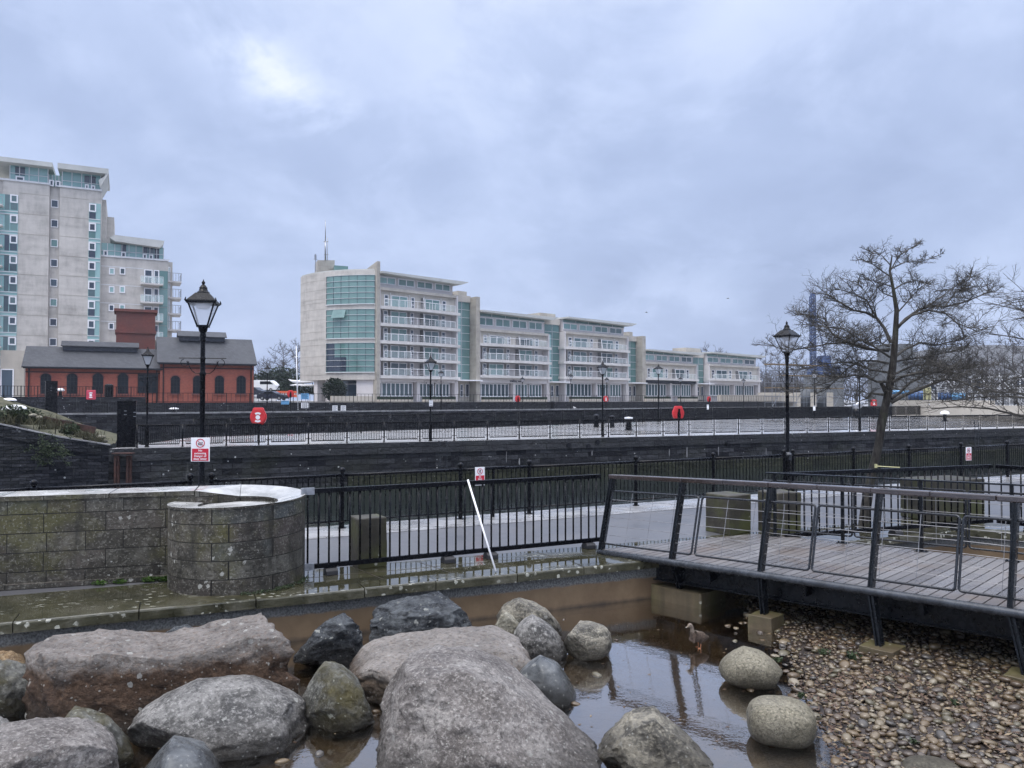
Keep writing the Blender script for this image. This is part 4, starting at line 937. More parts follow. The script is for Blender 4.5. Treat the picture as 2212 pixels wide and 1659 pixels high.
# leaf litter, small weeds, sticks
m=MB(); tones=[]
for i in range(5200):
    y=rr.uniform(6.8,11.5); x=xb(y)+abs(rr.gauss(.9,1.5))
    if mn.noise(V((x*.9,y*.9,4)))<-.05: continue
    s=rr.uniform(.014,.042); q=V((x,y,bank(x,y)+rr.uniform(.015,.05))); a=rr.uniform(0,6.28); d=V((math.cos(a),math.sin(a),rr.uniform(-.35,.35)))*s; w=V((-math.sin(a),math.cos(a),rr.uniform(-.3,.3)))*s*.4
    m.add([q-d,q-w,q+d,q+w],[(0,1,2,3)]); tones.append(rr.random())
lo=build('leaf_litter',m,MAT['deadleaf'],uv=False); tag(lo,'dark red dead leaves scattered between the pebbles','leaf litter',None,'stuff'); at=lo.data.attributes.new('tone','FLOAT','FACE'); at.data.foreach_set('value',tones)
for i,(px,py,s,lb) in enumerate(((1680,1432,.07,'small green weed near the upper granite boulder on the pebbles'),(1780,1415,.08,'small green weed between pebbles left of the middle footing'),(1845,1425,.11,'grassy dark green tuft beside the half buried middle footing'),(1730,1510,.07,'tiny green weed among pebbles right of the granite boulder pair'),(2065,1527,.07,'small green weed in the middle right of the pebble bank'),(1975,1610,.05,'tiny pale green weed low in the pebble bank'))):
    p=G(px,py,-.6); m=MB(); leafclump(m,p+V((0,0,.03)),s*.7,s*.7,s*.35,50,s*.55,rr)
    tag(build('weed',m,MAT['leaf'],org=p),lb,'weed')
m=MB()
for px,py in ((2010,1500),(1985,1445)):
    p=G(px,py,-.57); m.tube([p,p+V((.22,-.06,.02))],.006,5)
tag(build('dry_stick',m,MAT['rk_tan'],org=G(2010,1500,-.57)),'thin pale dry stick lying on the pebbles right of the middle footing','stick')
m=MB(); tones=[]
for i in range(170):
    y=rr.uniform(7.0,11.2); x=rr.uniform(-1.0,xb(y)+.1) if rr.random()<.8 else rr.uniform(-3.5,0)
    if y>11.1+.43*x-.3: continue
    s=rr.uniform(.010,.028); a=rr.uniform(0,6.28); q=V((x,y,ZW+.004)); d=V((math.cos(a),math.sin(a),.06))*s; w=V((-math.sin(a),math.cos(a),0))*s*.45
    m.add([q-d,q-w,q+d,q+w],[(0,1,2,3)]); tones.append(rr.uniform(.5,1))
lo=build('floating_leaves',m,MAT['deadleaf'],uv=False); tag(lo,'small dead leaves and scum flecks floating on the pond','leaf litter',None,'stuff'); at=lo.data.attributes.new('tone','FLOAT','FACE'); at.data.foreach_set('value',tones)
# ================================================================= DUCK
def skin_obj(name,verts,edges,radii,root,mat,parent=None,sub=2):
    me=bpy.data.meshes.new(name); me.from_pydata(verts,edges,[]); o=bpy.data.objects.new(name,me); col.objects.link(o)
    md=o.modifiers.new('s','SKIN'); md.use_smooth_shade=True
    for i,r in enumerate(radii):
        sv=me.skin_vertices[0].data[i]; sv.radius=r if isinstance(r,tuple) else (r,r); sv.use_root=(i==root)
    o.modifiers.new('u','SUBSURF').levels=sub; o.modifiers['u'].render_levels=sub
    bpy.context.view_layer.update()
    dg=bpy.context.evaluated_depsgraph_get(); me2=bpy.data.meshes.new_from_object(o.evaluated_get(dg)); bpy.data.objects.remove(o)
    return me2
# local: +x is forward (towards bill), z up, metres
dv=[(-.185,0,.135),(-.13,0,.135),(-.06,0,.145),(.01,0,.15),(.065,0,.165),(.09,0,.20),(.098,0,.245),(.105,0,.285),(.125,0,.315),(.15,0,.312),(.175,0,.296),(.205,0,.290),
    (-.015,.04,.09),(-.02,.042,.05),(-.015,.042,.008),(.03,.045,.005),(-.015,-.04,.09),(-.03,-.042,.05),(-.03,-.042,.008),(.02,-.045,.005)]
de=[(0,1),(1,2),(2,3),(3,4),(4,5),(5,6),(6,7),(7,8),(8,9),(9,10),(10,11),(2,12),(12,13),(13,14),(14,15),(2,16),(16,17),(17,18),(18,19)]
drr=[(.022,.012),(.05,.04),(.075,.068),(.082,.078),(.068,.062),(.044,.042),(.03,.03),(.029,.029),(.037,.037),(.034,.034),(.014,.011),(.013,.006),
    (.022,.022),(.008,.008),(.007,.007),(.022,.005),(.022,.022),(.008,.008),(.007,.007),(.022,.005)]
me=skin_obj('d',dv,de,drr,3,None)
g=NT('mottled_brown_plumage'); a=g.noise(55,4,.6,g.mapv(g.co(),(.6,1.4,1.6))); c=g.ramp(a,[(.35,(.025,.017,.012)),(.55,(.075,.053,.040)),(.7,(.14,.105,.082))]); plum=g.fin(c,.75,g.bump(a,.5,.01),.3)
plh=paint('brown_head_plumage',(.15,.12,.095),.7,.3,60); bill=paint('duck_bill',(.14,.11,.075),.45,.3,40); leg=paint('orange_duck_leg',(.30,.12,.055),.5,.2,30); tip=paint('pale_bill_nail',(.6,.56,.48),.4,.1,30)
for x in (plum,plh,bill,leg,tip,MAT['iron']): me.materials.append(x)
for p in me.polygons:
    c=p.center; p.use_smooth=True
    p.material_index = 3 if c.z<.065 else (4 if c.x>.2 else 2 if (c.x>.163 and c.z>.26) else 1 if c.z>.225 else 0)
me.name='duck'; dk=bpy.data.objects.new('duck',me); col.objects.link(dk)
p=G(1508,1399,ZW); dk.location=(p.x,p.y,ZW-.005); dk.rotation_euler=(0,0,R(198)); dk.scale=(.88,.88,.97)
tag(dk,'brown mottled duck standing in the shallow pond water near the bridge footings','duck')
m=MB()
for s_ in (-1,1): m.ball((.148,s_*.030,.322),.006,6)
build('eye',m,MAT['iron'],dk,local=True,smooth=True)
m=MB()
for s_ in (-1,1):
    pr=[(.04,.052,.185),(.02,.066,.17),(-.06,.066,.155),(-.14,.034,.145),(-.18,.012,.148),(-.11,.040,.185),(-.03,.048,.205)]
    m.add([(x,s_*y,z) for x,y,z in pr],[tuple(range(7)) if s_<0 else tuple(range(7))[::-1]])
    m.add([(x,s_*(y+.006 if i in (1,2) else y),z-.006) for i,(x,y,z) in enumerate(pr)],[tuple(range(7)) if s_<0 else tuple(range(7))[::-1]])
build('wing_feathers',m,plum,dk,local=True)
# ================================================================= BARE TREES
def branch(m,p,d,L,r,lev,rr,maxlev,nseg=5,wob=.35,flat=.5,kids=7,r_end=.35,tap=None):
    pts=[p.copy()]; rs=[r]; dd=d.normalized()
    for i in range(nseg):
        dd=(dd+V((rr.uniform(-wob,wob),rr.uniform(-wob,wob),rr.uniform(-wob,wob)*flat+ .06))).normalized()
        pts.append(pts[-1]+dd*(L/nseg)); rs.append(r*(1-(1-r_end)*(i+1)/nseg))
    m.tube(pts,rs,5 if r>.012 else 3,False)
    if lev>=maxlev: return
    for j in range(kids):
        t=rr.uniform(.18,1.0); i=min(nseg-1,int(t*nseg)); q=pts[i].lerp(pts[i+1],t*nseg-i); ax=(pts[i+1]-pts[i]).normalized()
        sd=ax.cross(V((rr.uniform(-1,1),rr.uniform(-1,1),rr.uniform(-1,1)))).normalized(); sd.z*=flat+.2
        cd=(ax*rr.uniform(.35,1.0)+sd*rr.uniform(.6,1.1)+V((0,0,.12))).normalized()
        branch(m,q,cd,L*rr.uniform(.38,.6)*(1.1-t*.35),rs[i]*.66,lev+1,rr,maxlev,max(3,nseg-1),wob*1.2,flat,max(3,int(kids*.85)),r_end)
tb=V((7.32,15.95,0))
def T(px,py,dy=0.0): return AY(px,py,15.95+dy)
tree=empty('bare_tree',tb,'spreading leafless hawthorn tree standing on the path beside the right lamp post','tree')
rr=random.Random(5)
trunk=[V((7.28,15.95,-.05)),T(1870,1100),T(1876,1060),T(1884,1020),T(1893,985),T(1900,950),T(1904,915),T(1913,875),T(1922,833)]
m=MB(); m.tube(trunk,[.13,.102,.095,.090,.086,.084,.086,.078,.070],12)
upper=[T(1922,833),T(1928,795),T(1931,765),T(1934,726),T(1937,670),T(1930,627),T(1922,585),T(1927,552)]
m.tube(upper,[.078,.072,.066,.058,.046,.034,.024,.012],10)
m.tube([T(1916,850),T(1908,835,-.05),T(1902,826,-.1)],[.05,.045,.03],8)
smooth_by_angle(build('trunk',m,MAT['trunkbark'],tree),60)
def Z4(q): return (1589.8+.2814*q[0],501+.2814*q[1])
limbs=[([(1190,1310),(1300,1250),(1450,1190),(1600,1130),(1700,1140),(1800,1180),(1900,1240)],-.5,.05),
 ([(1190,1280),(1260,1230),(1330,1160),(1450,1100),(1600,1060),(1800,1050),(1950,1020)],.5,.042),
 ([(1190,1160),(1280,1110),(1400,1080),(1550,1080),(1700,1010)],-.9,.038),
 ([(1220,960),(1300,900),(1420,850),(1540,870),(1700,830),(1850,760)],.4,.036),
 ([(1235,740),(1300,670),(1400,600),(1500,565),(1600,575),(1750,540),(1900,480),(1960,460)],.3,.042),
 ([(1240,730),(1350,640),(1480,600),(1600,620),(1700,700),(1820,750)],-.6,.034),
 ([(1450,590),(1540,520),(1600,480),(1700,400),(1780,370)],.3,.022),
 ([(1600,575),(1680,470),(1760,430),(1880,420)],.45,.02),
 ([(1190,850),(1140,740),(1080,660),(1000,620),(900,600),(800,540),(700,480),(620,470)],.2,.046),
 ([(1180,900),(1080,910),(950,870),(860,850),(750,790),(700,740),(690,640)],-.5,.036),
 ([(750,790),(680,700),(580,640),(480,640)],-.6,.018),
 ([(1175,915),(1000,900),(850,850),(700,860),(550,890),(400,910),(300,880)],.5,.032),
 ([(1170,1150),(1080,1150),(1000,1110),(900,1100),(800,1120),(650,1170),(420,1220)],-.4,.036),
 ([(1170,1010),(1080,990),(950,990),(850,1050),(780,1130),(700,1200)],.6,.032),
 ([(1130,1250),(1040,1240),(1000,1280),(930,1305)],-.3,.036),
 ([(1170,1180),(1220,1200),(1265,1215)],-.3,.028),
 ([(1175,880),(1110,850),(1100,750)],-.3,.024),
 ([(1080,660),(1000,520),(900,470),(780,440)],.3,.024),
 ([(1080,660),(1050,540),(960,420)],-.3,.02),
 ([(1215,440),(1280,400),(1380,370),(1430,380)],.15,.022),
 ([(1200,350),(1120,300),(1040,240),(990,220)],-.15,.02),
 ([(1195,280),(1300,230),(1420,230),(1510,195)],.15,.02),
 ([(1185,300),(1250,180),(1330,130),(1370,110)],.1,.018),
 ([(1205,420),(1100,390),(1000,360)],-.2,.02),
 ([(1190,260),(1120,180),(1050,160)],.1,.016),
 ([(1210,500),(1130,470),(1060,400)],.25,.02),
 ([(1240,620),(1330,520),(1400,440)],.25,.022),
 ([(1200,1000),(1300,980),(1450,960),(1600,930),(1750,900)],.9,.03),
 ([(1180,960),(1060,880),(940,820),(820,740),(640,720)],-1.0,.03),
 ([(1180,1080),(1040,1060),(880,1000),(700,1010),(480,1060)],1.0,.03),
 ([(1200,1100),(1350,1030),(1500,1010),(1680,1090),(1850,1150)],1.0,.03)]
limbs=[([Z4(q) for q in a],b,c) for a,b,c in limbs]
mb=MB(); mt=MB()
nl=0
for pts,dy,r in limbs:
    n=len(pts); P3=[T(px,py,dy*(i/(n-1))**.8+ (rr.uniform(-.06,.06) if i else 0)) for i,(px,py) in enumerate(pts)]
    mb.tube(P3,[.82*r*(1-.78*i/(n-1)) for i in range(n)],7)
    L=sum((b-a).length for a,b in zip(P3[:-1],P3[1:]))
    if L<.75 and pts[0][1]>845: continue
    kn=int(L/.054)
    for j in range(kn):
        t=rr.uniform(.22,1.0)*(n-1); i=min(n-2,int(t)); q=P3[i].lerp(P3[i+1],t-i); ax=(P3[i+1]-P3[i]).normalized()
        sd=V((rr.uniform(-1,1),rr.uniform(-1,1),rr.uniform(-.55,.75)))
        branch(mt,q,ax*rr.uniform(.15,.9)+sd*1.15,rr.uniform(.28,.66)*(1 if pts[0][1]>660 else .62),.0082,0,rr,2,5,.65,.5,6,.42)
    branch(mt,P3[-1],P3[-1]-P3[-2],.30,.0115,0,rr,2,5,.45,.6,7,.45)
smooth_by_angle(build('limbs',mb,MAT['bark'],tree),60)
build('crown',mt,MAT['bark'],tree,uv=False)
print('tree faces',len(mt.f))
# second tree, trunk out of frame at the right
def gen_tree(name,base,hgt,spread,label,mat,seed,nl=16,lev=2,kids=5,group=None,trk=.16,twig=.010,cat='tree',lowest=.28,den=.16,up=.9):
    t=empty(name,base,label,cat,group); rr=random.Random(seed); b=V(base)
    top=b+V((rr.uniform(-.1,.1)*spread,rr.uniform(-.1,.1)*spread,hgt*.93)); tp=[b+V((0,0,-.05))]
    for i in range(1,7): f=i/6; tp.append(b.lerp(top,f)+V((rr.uniform(-1,1),rr.uniform(-1,1),0))*spread*.03)
    m=MB(); m.tube(tp,[trk*(1-.9*i/6) for i in range(7)],8); smooth_by_angle(build('trunk',m,mat,t),60)
    m=MB()
    for k in range(nl):
        f=lowest+(1-lowest)*(k/nl); i=min(5,int(f*6)); q=tp[i].lerp(tp[i+1],f*6-i); a=k*2.4+rr.uniform(-.4,.4)
        L=spread*(1.0-.62*max(0,f-lowest)/(1-lowest))*rr.uniform(.75,1.1); d=V((math.cos(a),math.sin(a),up*(.35+f*.9))).normalized()
        n=5; P3=[q]; dd=d
        for s_ in range(n): dd=(dd+V((rr.uniform(-.25,.25),rr.uniform(-.25,.25),rr.uniform(-.2,.15)))).normalized(); P3.append(P3[-1]+dd*L/n)
        r=trk*(.42-.25*f); m.tube(P3,[r*(1-.75*i/n) for i in range(n+1)],5,False)
        for j in range(int(L/den)):
            t_=rr.uniform(.2,1)*n; i=min(n-1,int(t_)); qq=P3[i].lerp(P3[i+1],t_-i); ax=(P3[i+1]-P3[i]).normalized()
            branch(m,qq,ax*rr.uniform(.3,1)+V((rr.uniform(-1,1),rr.uniform(-1,1),rr.uniform(-.4,.8))),spread*rr.uniform(.16,.30),twig,0,rr,lev-1,4,.4,.6,kids,.4)
    build('crown',m,mat,t,uv=False); return t
gen_tree('bare_tree',(12.9,17.4,0),5.6,3.3,'second leafless tree reaching in from beyond the right edge',MAT['bark'],9,26,3,5,None,.13,.0105,den=.16,lowest=.36,up=.22)
# ================================================================= DOCK, PIER, FAR QUAY
ZP=.23; ZD=-2.0
PU=V((.9153,.4027,0)); PN=V((-.4027,.9153,0))
def PF(x,off=0,z=ZP): p=V((x,46.0+.44*x,z)); return p+PN*off
def ppx(px,c=46.0,s=.44,z=ZP):
    d=ray(px,900); k=d.x/d.y; y=c/(1-s*k); return V((k*y,y,z))
m=MB(); m.face([V((-260,8,ZD)),V((300,30,ZD)),V((300,300,ZD)),V((-260,130,ZD))]); tag(build('dock_water',m,MAT['dockwater']),kind='structure')
PE0=ppx(236); 
# pier slab
wR=11.9
XB=54.7                                   # right end of the second basin
def rear(x,off=0): return V((x,59.7+.65*x,max(.25,min(.75,.55+.012*x))))+V((.545,-.838,0))*off
m=MB()
for i in range(40):
    a,b=PE0.x+(150-PE0.x)*i/40,PE0.x+(150-PE0.x)*(i+1)/40
    m.add([PF(a),PF(b),rear(b),rear(a)]+[q-V((0,0,.5)) for q in (PF(a),PF(b),rear(b),rear(a))],[(0,1,2,3),(3,2,6,7)]+([(0,3,7,4)] if i==0 else []))
tag(build('pier',m,MAT['pier']),kind='structure')
m=MB(); m.ob(PF(PE0.x,-.02,ZD-1),PU*150,PN*.5,V((0,0,ZP-.62-ZD+1))); m.cur=1; m.ob(PF(PE0.x,-.10,ZP-.62),PU*150,PN*.65,V((0,0,.619))); m.cur=0
m.ob(PF(PE0.x,-.02,ZD-1),PN*(wR),PU*.4,V((0,0,2.7)))
tag(build('pier_wall',m,[MAT['dock'],MAT['dockcap']]),'dark stained masonry pier wall with white streaks rising from the dock water','wall')
# lower stepped course catching moss
m=MB(); m.ob(PF(-9,-.32,ZD-1),PU*120,PN*.3,V((0,0,1.52))); tag(build('wall_ledge',m,MAT['dockmoss']),kind='structure')
# guano / lime streaks and fender bolts on the pier wall
rr=random.Random(4)
m=MB()
for px,py0,py1,w in ((1279,973,985,.05),(1446,970,986,.07),(1484,966,990,.06),(1552,965,985,.06),(1560,1012,1040,.07),(1655,968,985,.05),(1122,990,1005,.07),(1094,975,1000,.03)):
    a=AL(px,py0,45.85,.44); b=AL(px+2,py1,45.85,.44); dz=a.z-b.z
    n_=-PN*.006; m.prism([a+PU*w*.4+n_,a-PU*w*.3+n_,a-PU*w*.8-V((0,0,dz*.5))+n_,a-PU*w*.3-V((0,0,dz))+n_,a+PU*w*.5-V((0,0,dz*.8))+n_],PN*.004)
tag(build('lime_streaks',m,MAT['quaystone']),kind='structure')
GR='round iron rubbing plates on the pier wall'
for px,py in ((1228,962),(1270,964),(1571,956),(1977,976),(1963,968),(1290,955)):
    a=AL(px,py,45.9,.44); m=MB(); m.tube([a-PN*.08,a+PN*.02],.16,14); m.tube([a-PN*.12,a-PN*.0],.06,10)
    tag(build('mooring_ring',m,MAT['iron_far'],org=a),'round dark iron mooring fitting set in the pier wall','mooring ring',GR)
def ladder(px,zt,zb_,label,c=45.8,s=.44,w=.42):
    a=ppx(px,c,s); t=empty('quay_ladder',(a.x,a.y,zb_),label,'ladder'); m=MB()
    for e in (-w/2,w/2):
        m.tube([a+PU*e-PN*.1+V((0,0,zb_-ZP)),a+PU*e-PN*.1+V((0,0,zt-ZP-.25)),a+PU*e-PN*.05+V((0,0,zt-ZP)),a+PU*e+PN*.2+V((0,0,zt-ZP)),a+PU*e+PN*.3+V((0,0,zt-ZP-.3))],.022,6)
    build('stile',m,MAT['tube_steel'],t)
    k=int((zt-.3-zb_)/.3)
    for i in range(k):
        q=a-PN*.1+V((0,0,zb_-ZP+.2+.3*i)); m=MB(); m.bar(q-PU*w/2,q+PU*w/2,.035,.03); build('rung',m,MAT['tube_steel'],t)
ladder(957,.25,-2.0,'steel ladder down the pier wall behind the near railing, left of centre')
ladder(2107,.95,-1.5,'steel ladder with hooped handholds on the pier wall at far right')
# pier fences
def pier_fence(xs,off,label,h=1.15,step=.092,matn='iron',br=.0150,fn=PF):
    t=empty('pier_fence',fn(xs[0],off),label,'fence','black bar fences along the pier edges')
    ps=[fn(x,off) for x in xs]
    for p in ps:
        m=MB(); m.tube([p,p+V((0,0,h))],.042,8); m.tube([p,p+V((0,0,.03))],.07,8); m.ball(p+V((0,0,h)),.042,6); build('post',m,MAT[matn],t,smooth=True)
    for a,b in zip(ps[:-1],ps[1:]):
        d=(b-a).normalized(); m=MB(); m.tube([a+V((0,0,h-.03)),b+V((0,0,h-.03))],.034,6,False)
        p,q=a+d*.16,b-d*.16
        for u,v in ((p,q),):
            m.bar(u+V((0,0,.16)),v+V((0,0,.16)),.055,.05); m.bar(u+V((0,0,h-.085)),v+V((0,0,h-.085)),.05,.05)
            for e in (u,v): m.bar(e+V((0,0,.16)),e+V((0,0,h-.085)),.03,.03,(1,0,0))
        for z in (.3,.72): m.bar(a+V((0,0,z)),p+V((0,0,z)),.03,.03); m.bar(q+V((0,0,z)),b+V((0,0,z)),.03,.03)
        L=(q-p).length; k=max(2,round(L/step))
        for j in range(1,k):
            w=p+(q-p)*j/k; m.ob(w+V((-br,-br,.16)),(2*br,0,0),(0,2*br,0),(0,0,h-.25))
        build('fence_panel',m,MAT[matn],t,uv=False)
x0=ppx(296).x; xs=[x0+i*1.9 for i in range(0,46)]; xs=[x for x in xs if x<68]
pier_fence(xs,.28,'front black bar fence along the pier edge facing the camera')
xs2=[-19.5+i*1.8 for i in range(0,50)]; xs2=[x for x in xs2 if x<64]
pier_fence(xs2,.35,'rear black bar fence along the far side of the pier',fn=rear)
# fence return at the left end
t=empty('pier_fence',PF(ppx(242).x,.6),'short stepped black railing closing the left end of the pier beside the tall cabinet','fence','black bar fences along the pier edges')
pr=[PF(ppx(296).x,.28),PF(ppx(272).x,2.3),PF(ppx(262).x,5.2)]
for p in pr[1:]:
    m=MB(); m.tube([p,p+V((0,0,1.15))],.035,8); build('post',m,MAT['iron'],t,smooth=True)
m=MB()
for a,b in zip(pr[:-1],pr[1:]):
    for z in (.2,.65,1.12): m.bar(a+V((0,0,z)),b+V((0,0,z)),.045,.04)
build('rails',m,MAT['iron'],t)
# tall black cabinets
def cabinet(p,w,d,h,label,rz=R(23)):
    t=empty('control_cabinet',p,label,'cabinet','tall black dock control cabinets',rz); m=MB(); m.box(-w/2,w/2,-d/2,d/2,0,h); m.box(-w/2-.02,w/2+.02,-d/2-.02,d/2+.02,h,h+.05); m.box(-w*.48,-.01,-d/2-.02,-d/2-.002,.1,h-.1); m.box(.01,w*.48,-d/2-.02,-d/2-.002,.1,h-.1); build('case',m,MAT['iron'],t,local=True,bevel=.01)
    m=MB()
    for x,z in ((-.05,h*.80),(-.05,h*.72),(w*.44,h*.77),(w*.44,h*.68)): m.box(x-.06,x+.06,-d/2-.03,-d/2-.021,z-.015,z+.015)
    build('label_plate',m,MAT['steel'],t,local=True)
p=ppx(274,47.1); cabinet((p.x,p.y,ZP),.84,.5,2.28,'tall black double-door cabinet at the left end of the pier')
# bollards & posts on the pier
def bollard_mush(p,label,h=.62,r=.42,capm='white',grp='white-topped mooring bollards'):
    t=empty('mooring_bollard',p,label,'bollard',grp)
    m=MB(); m.lathe([(r*.62,0),(r*.62,.06),(r*.42,.1),(r*.36,h*.6),(r*.5,h*.72)],16); smooth_by_angle(build('stem',m,MAT['iron'],t,local=True),40)
    m=MB(); m.lathe([(r*.6,h*.68),(r,h*.74),(r*.98,h*.82),(r*.8,h*.95),(r*.4,h*1.02),(.001,h*1.04)],16); smooth_by_angle(build('cap',m,MAT[capm],t,local=True),50)
def capstan(px,c,label):
    p=ppx(px,c); p.z=.34
    t=empty('capstan',p,label,'capstan'); m=MB(); m.lathe([(.30,0),(.30,.08),(.19,.12),(.16,.5),(.26,.62),(.27,.64)],16); smooth_by_angle(build('barrel',m,MAT['iron'],t,local=True),40)
    m=MB()
    for i in range(8):
        a=2*math.pi*i/8; m.ob((.20*math.cos(a)-.05,.20*math.sin(a)-.05,.64),(.1,0,0),(0,.1,0),(0,0,.16))
    m.lathe([(.27,.78),(.27,.83),(.001,.86)],16); build('head',m,MAT['white'],t,local=True); t.scale=(1.15,1.15,1.2)
capstan(1358,52.3,'black ribbed capstan with white notched head on the pier behind the fence')
def vpost(px,c,h,r,label):
    p=ppx(px,c); p.z=.42
    m=MB(); m.lathe([(r*1.2,0),(r*1.2,.08),(r,.12),(r*.92,h*.85),(r*1.25,h*.87),(r*1.25,h*.92),(r*.9,h*.96),(r*.3,h)],12,p); o=smooth_by_angle(build('iron_bollard',m,MAT['iron'],org=p),40); tag(o,label,'bollard','plain black iron bollards on the pier')
vpost(1288,56.2,1.08,.19,'taller black iron bollard on the pier just left of the lamp post in the middle')
vpost(1322,55.6,1.0,.17,'black iron bollard on the pier between lamp post and capstan')
p=ppx(2041,57.2); bollard_mush(V((p.x,p.y,.5)),'black bollard with snowy white cap on the pier at right',1.0,.42)
def vent(px,label):
    p=ppx(px,59.7,.65); p=rear(p.x,1.5); t=empty('vent_cowl',p,label,'ventilator'); m=MB(); m.tube([(0,0,0),(0,0,.95)],.42,14); build('shaft',m,MAT['iron'],t,local=True,smooth=True)
    m=MB(); m.tube([(0,0,.9),(.02,0,1.15),(.15,0,1.35),(.38,0,1.4),(.6,0,1.28)],[.42,.43,.4,.36,.33],12); build('hood',m,MAT['steel'],t,local=True,smooth=True)
vent(1822,'black ventilator with curved pale metal hood on the pier behind the tree')
# lamps on the pier and far quay
def rp(px,off=.5):
    p=ppx(px,59.7,.65); return rear(p.x,off)
for px,c,h,l in ((930,46.6,5.0,'front pier lamp post carrying a white notice before the tallest apartment block'),(1302,46.6,4.9,'lamp post on the front pier edge between capstan and middle apartment block'),(1414,'r',5.1,'lamp post on the rear pier edge before the fourth apartment block'),(318,46.6,5.05,'lamp post at the left end of the pier before the brick pump house'),(1751,'r',5.0,'thin rear pier lamp post seen through the left side of the tree'),(1857,46.7,5.0,'lamp post on the front pier edge right behind the tree trunk')):
    lamp(rp(px) if c=='r' else ppx(px,c),l,rz=R(25),h=h)
# ---------------------------------------------------------------- far quay
ZF=1.2; FU=V((.8,.6,0)); FN=V((-.6,.8,0))
def FQ(px,off=0,z=ZF,c=110.6): 
    p=ppx(px,c,.75,z); return p+FN*off
m=MB(); a=FQ(-900); 
L0=V((-62,110.6-.75*62,ZF)); L1=V((62,110.6+.75*62,ZF))
m.face([V((-120,20.6,ZF)),V((120,200.6,ZF)),V((2500,2600,ZF)),V((-2500,2600,ZF)),V((-2500,20,ZF))])
tag(build('ground',m,MAT['ground']),kind='structure')
m=MB(); m.ob(V((-120,20.6,ZD-1)),FU*(238/.8),FN*.8,V((0,0,ZF-ZD+.996))); tag(build('far_quay_wall',m,MAT['dock']),'long dark masonry quay wall on the far side of the lock basin','wall')
m=MB(); m.ob(V((-120,20.6,ZF-.1))-FN*.05,FU*(238/.8),FN*1.0,V((0,0,.104+.05))); tag(build('far_quay_edge',m,MAT['quaystone']),kind='structure')
# closing ground right of the basin
m=MB(); m.prism([rear(XB)+V((0,0,-.45)),rear(150)+V((0,0,-.45)),V((220,262,.3)),V((114,195,.3))],(0,0,.45)); tag(build('basin_head_paving',m,MAT['pier']),kind='structure')
# retaining wall of the terrace
m=MB(); c0=117.5
def RT(px,z=ZF,off=0): return ppx(px,c0,.75,z)+FN*off
a,b=RT(-40),RT(315); m.ob(a-V((0,0,.3)),b-a,FN*.6,V((0,0,2.94-ZF+.3)))
a,b=RT(315),RT(1690); m.ob(a-V((0,0,.3)),b-a,FN*.6,V((0,0,2.3-ZF+.3)))
tag(build('terrace_wall',m,MAT['dockrough']),'low dark stone retaining wall below the brick pump house and apartment terrace','wall')
m=MB(); a,b=RT(315,2.28,.5),RT(1720,2.28,.5)
m.face([a,b,V((160,330,2.28)),V((-140,330,2.28)),V((-140,60,2.28))])
tag(build('terrace',m,MAT['terrace']),kind='structure')
m=MB(); a,b=RT(-60,2.9,.5),RT(315,2.9,.5); m.prism([a,b,b+FN*7,a+FN*7],(0,0,.03)); tag(build('pump_house_terrace',m,MAT['terrace']),kind='structure')
# fences on the far quay
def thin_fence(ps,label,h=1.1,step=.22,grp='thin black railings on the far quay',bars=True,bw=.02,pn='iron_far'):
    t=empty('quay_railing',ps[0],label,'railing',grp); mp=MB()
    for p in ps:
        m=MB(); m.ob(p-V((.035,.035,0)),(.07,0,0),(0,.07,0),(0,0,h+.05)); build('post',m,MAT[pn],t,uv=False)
    for a,b in zip(ps[:-1],ps[1:]):
        m=MB()
        for z in (.12,h): m.bar(a+V((0,0,z)),b+V((0,0,z)),.05,.05)
        if bars:
            k=max(2,int((b-a).length/step))
            for j in range(1,k): w=a+(b-a)*j/k; m.ob(w+V((-bw,-bw,.12)),(2*bw,0,0),(0,2*bw,0),(0,0,h-.12))
        build('railing_panel',m,MAT[pn],t,uv=False)
pa,pb_=FQ(75,.5),FQ(1700,.5); n=58
thin_fence([pa.lerp(pb_,i/n) for i in range(n+1)],'long thin black railing along the edge of the far quay',bars=True,step=.24)
pa,pb_=RT(330,2.3,.3),RT(1690,2.3,.3); n=44
thin_fence([pa.lerp(pb_,i/n) for i in range(n+1)],'thin black railing on top of the terrace retaining wall before the apartments',step=.5)
pa,pb_=RT(-30,2.94,.3),RT(315,2.94,.3); n=10
thin_fence([pa.lerp(pb_,i/n) for i in range(n+1)],'thin dark railing in front of the lower wing of the brick pump house',step=.25)
# stairs rail at the brick house
a=RT(318,2.9,.4);b=RT(352,1.9,1.0); c_=RT(560,1.6,2.2)
# far lamps
for px,yb,yt,l in ((587,893,791,'lamp post on the far quay between brick pump house and parked cars'),(966,888,799,'lamp post on the far quay before the stair tower of the tallest block'),(1143,884,812,'lamp post on the far quay before the second apartment block'),(1248,885,804,'lamp post on the far quay at the left edge of the third apartment block'),(1326,883,814,'slim lamp post on the far quay at the middle of the third apartment block'),(1486,882,812,'lamp post on the far quay before the right end of the fourth apartment block'),(1622,879,813,'lamp post on the far quay before the last apartment block'),(1998,880,800,'lamp post on the far quay right of the tree near the blue sheeting'),(2021,878,797,'second lamp post right of the tree near the white truss frame')):
    p=FQ(px,1.6) if px<1700 else V((*(ray(px,880).xy/ray(px,880).y*105.0),ZP)); d=p.y; lamp(p,l,rz=R(40),h=max(4.2,min(5.6,(yb-yt)*d/F)))
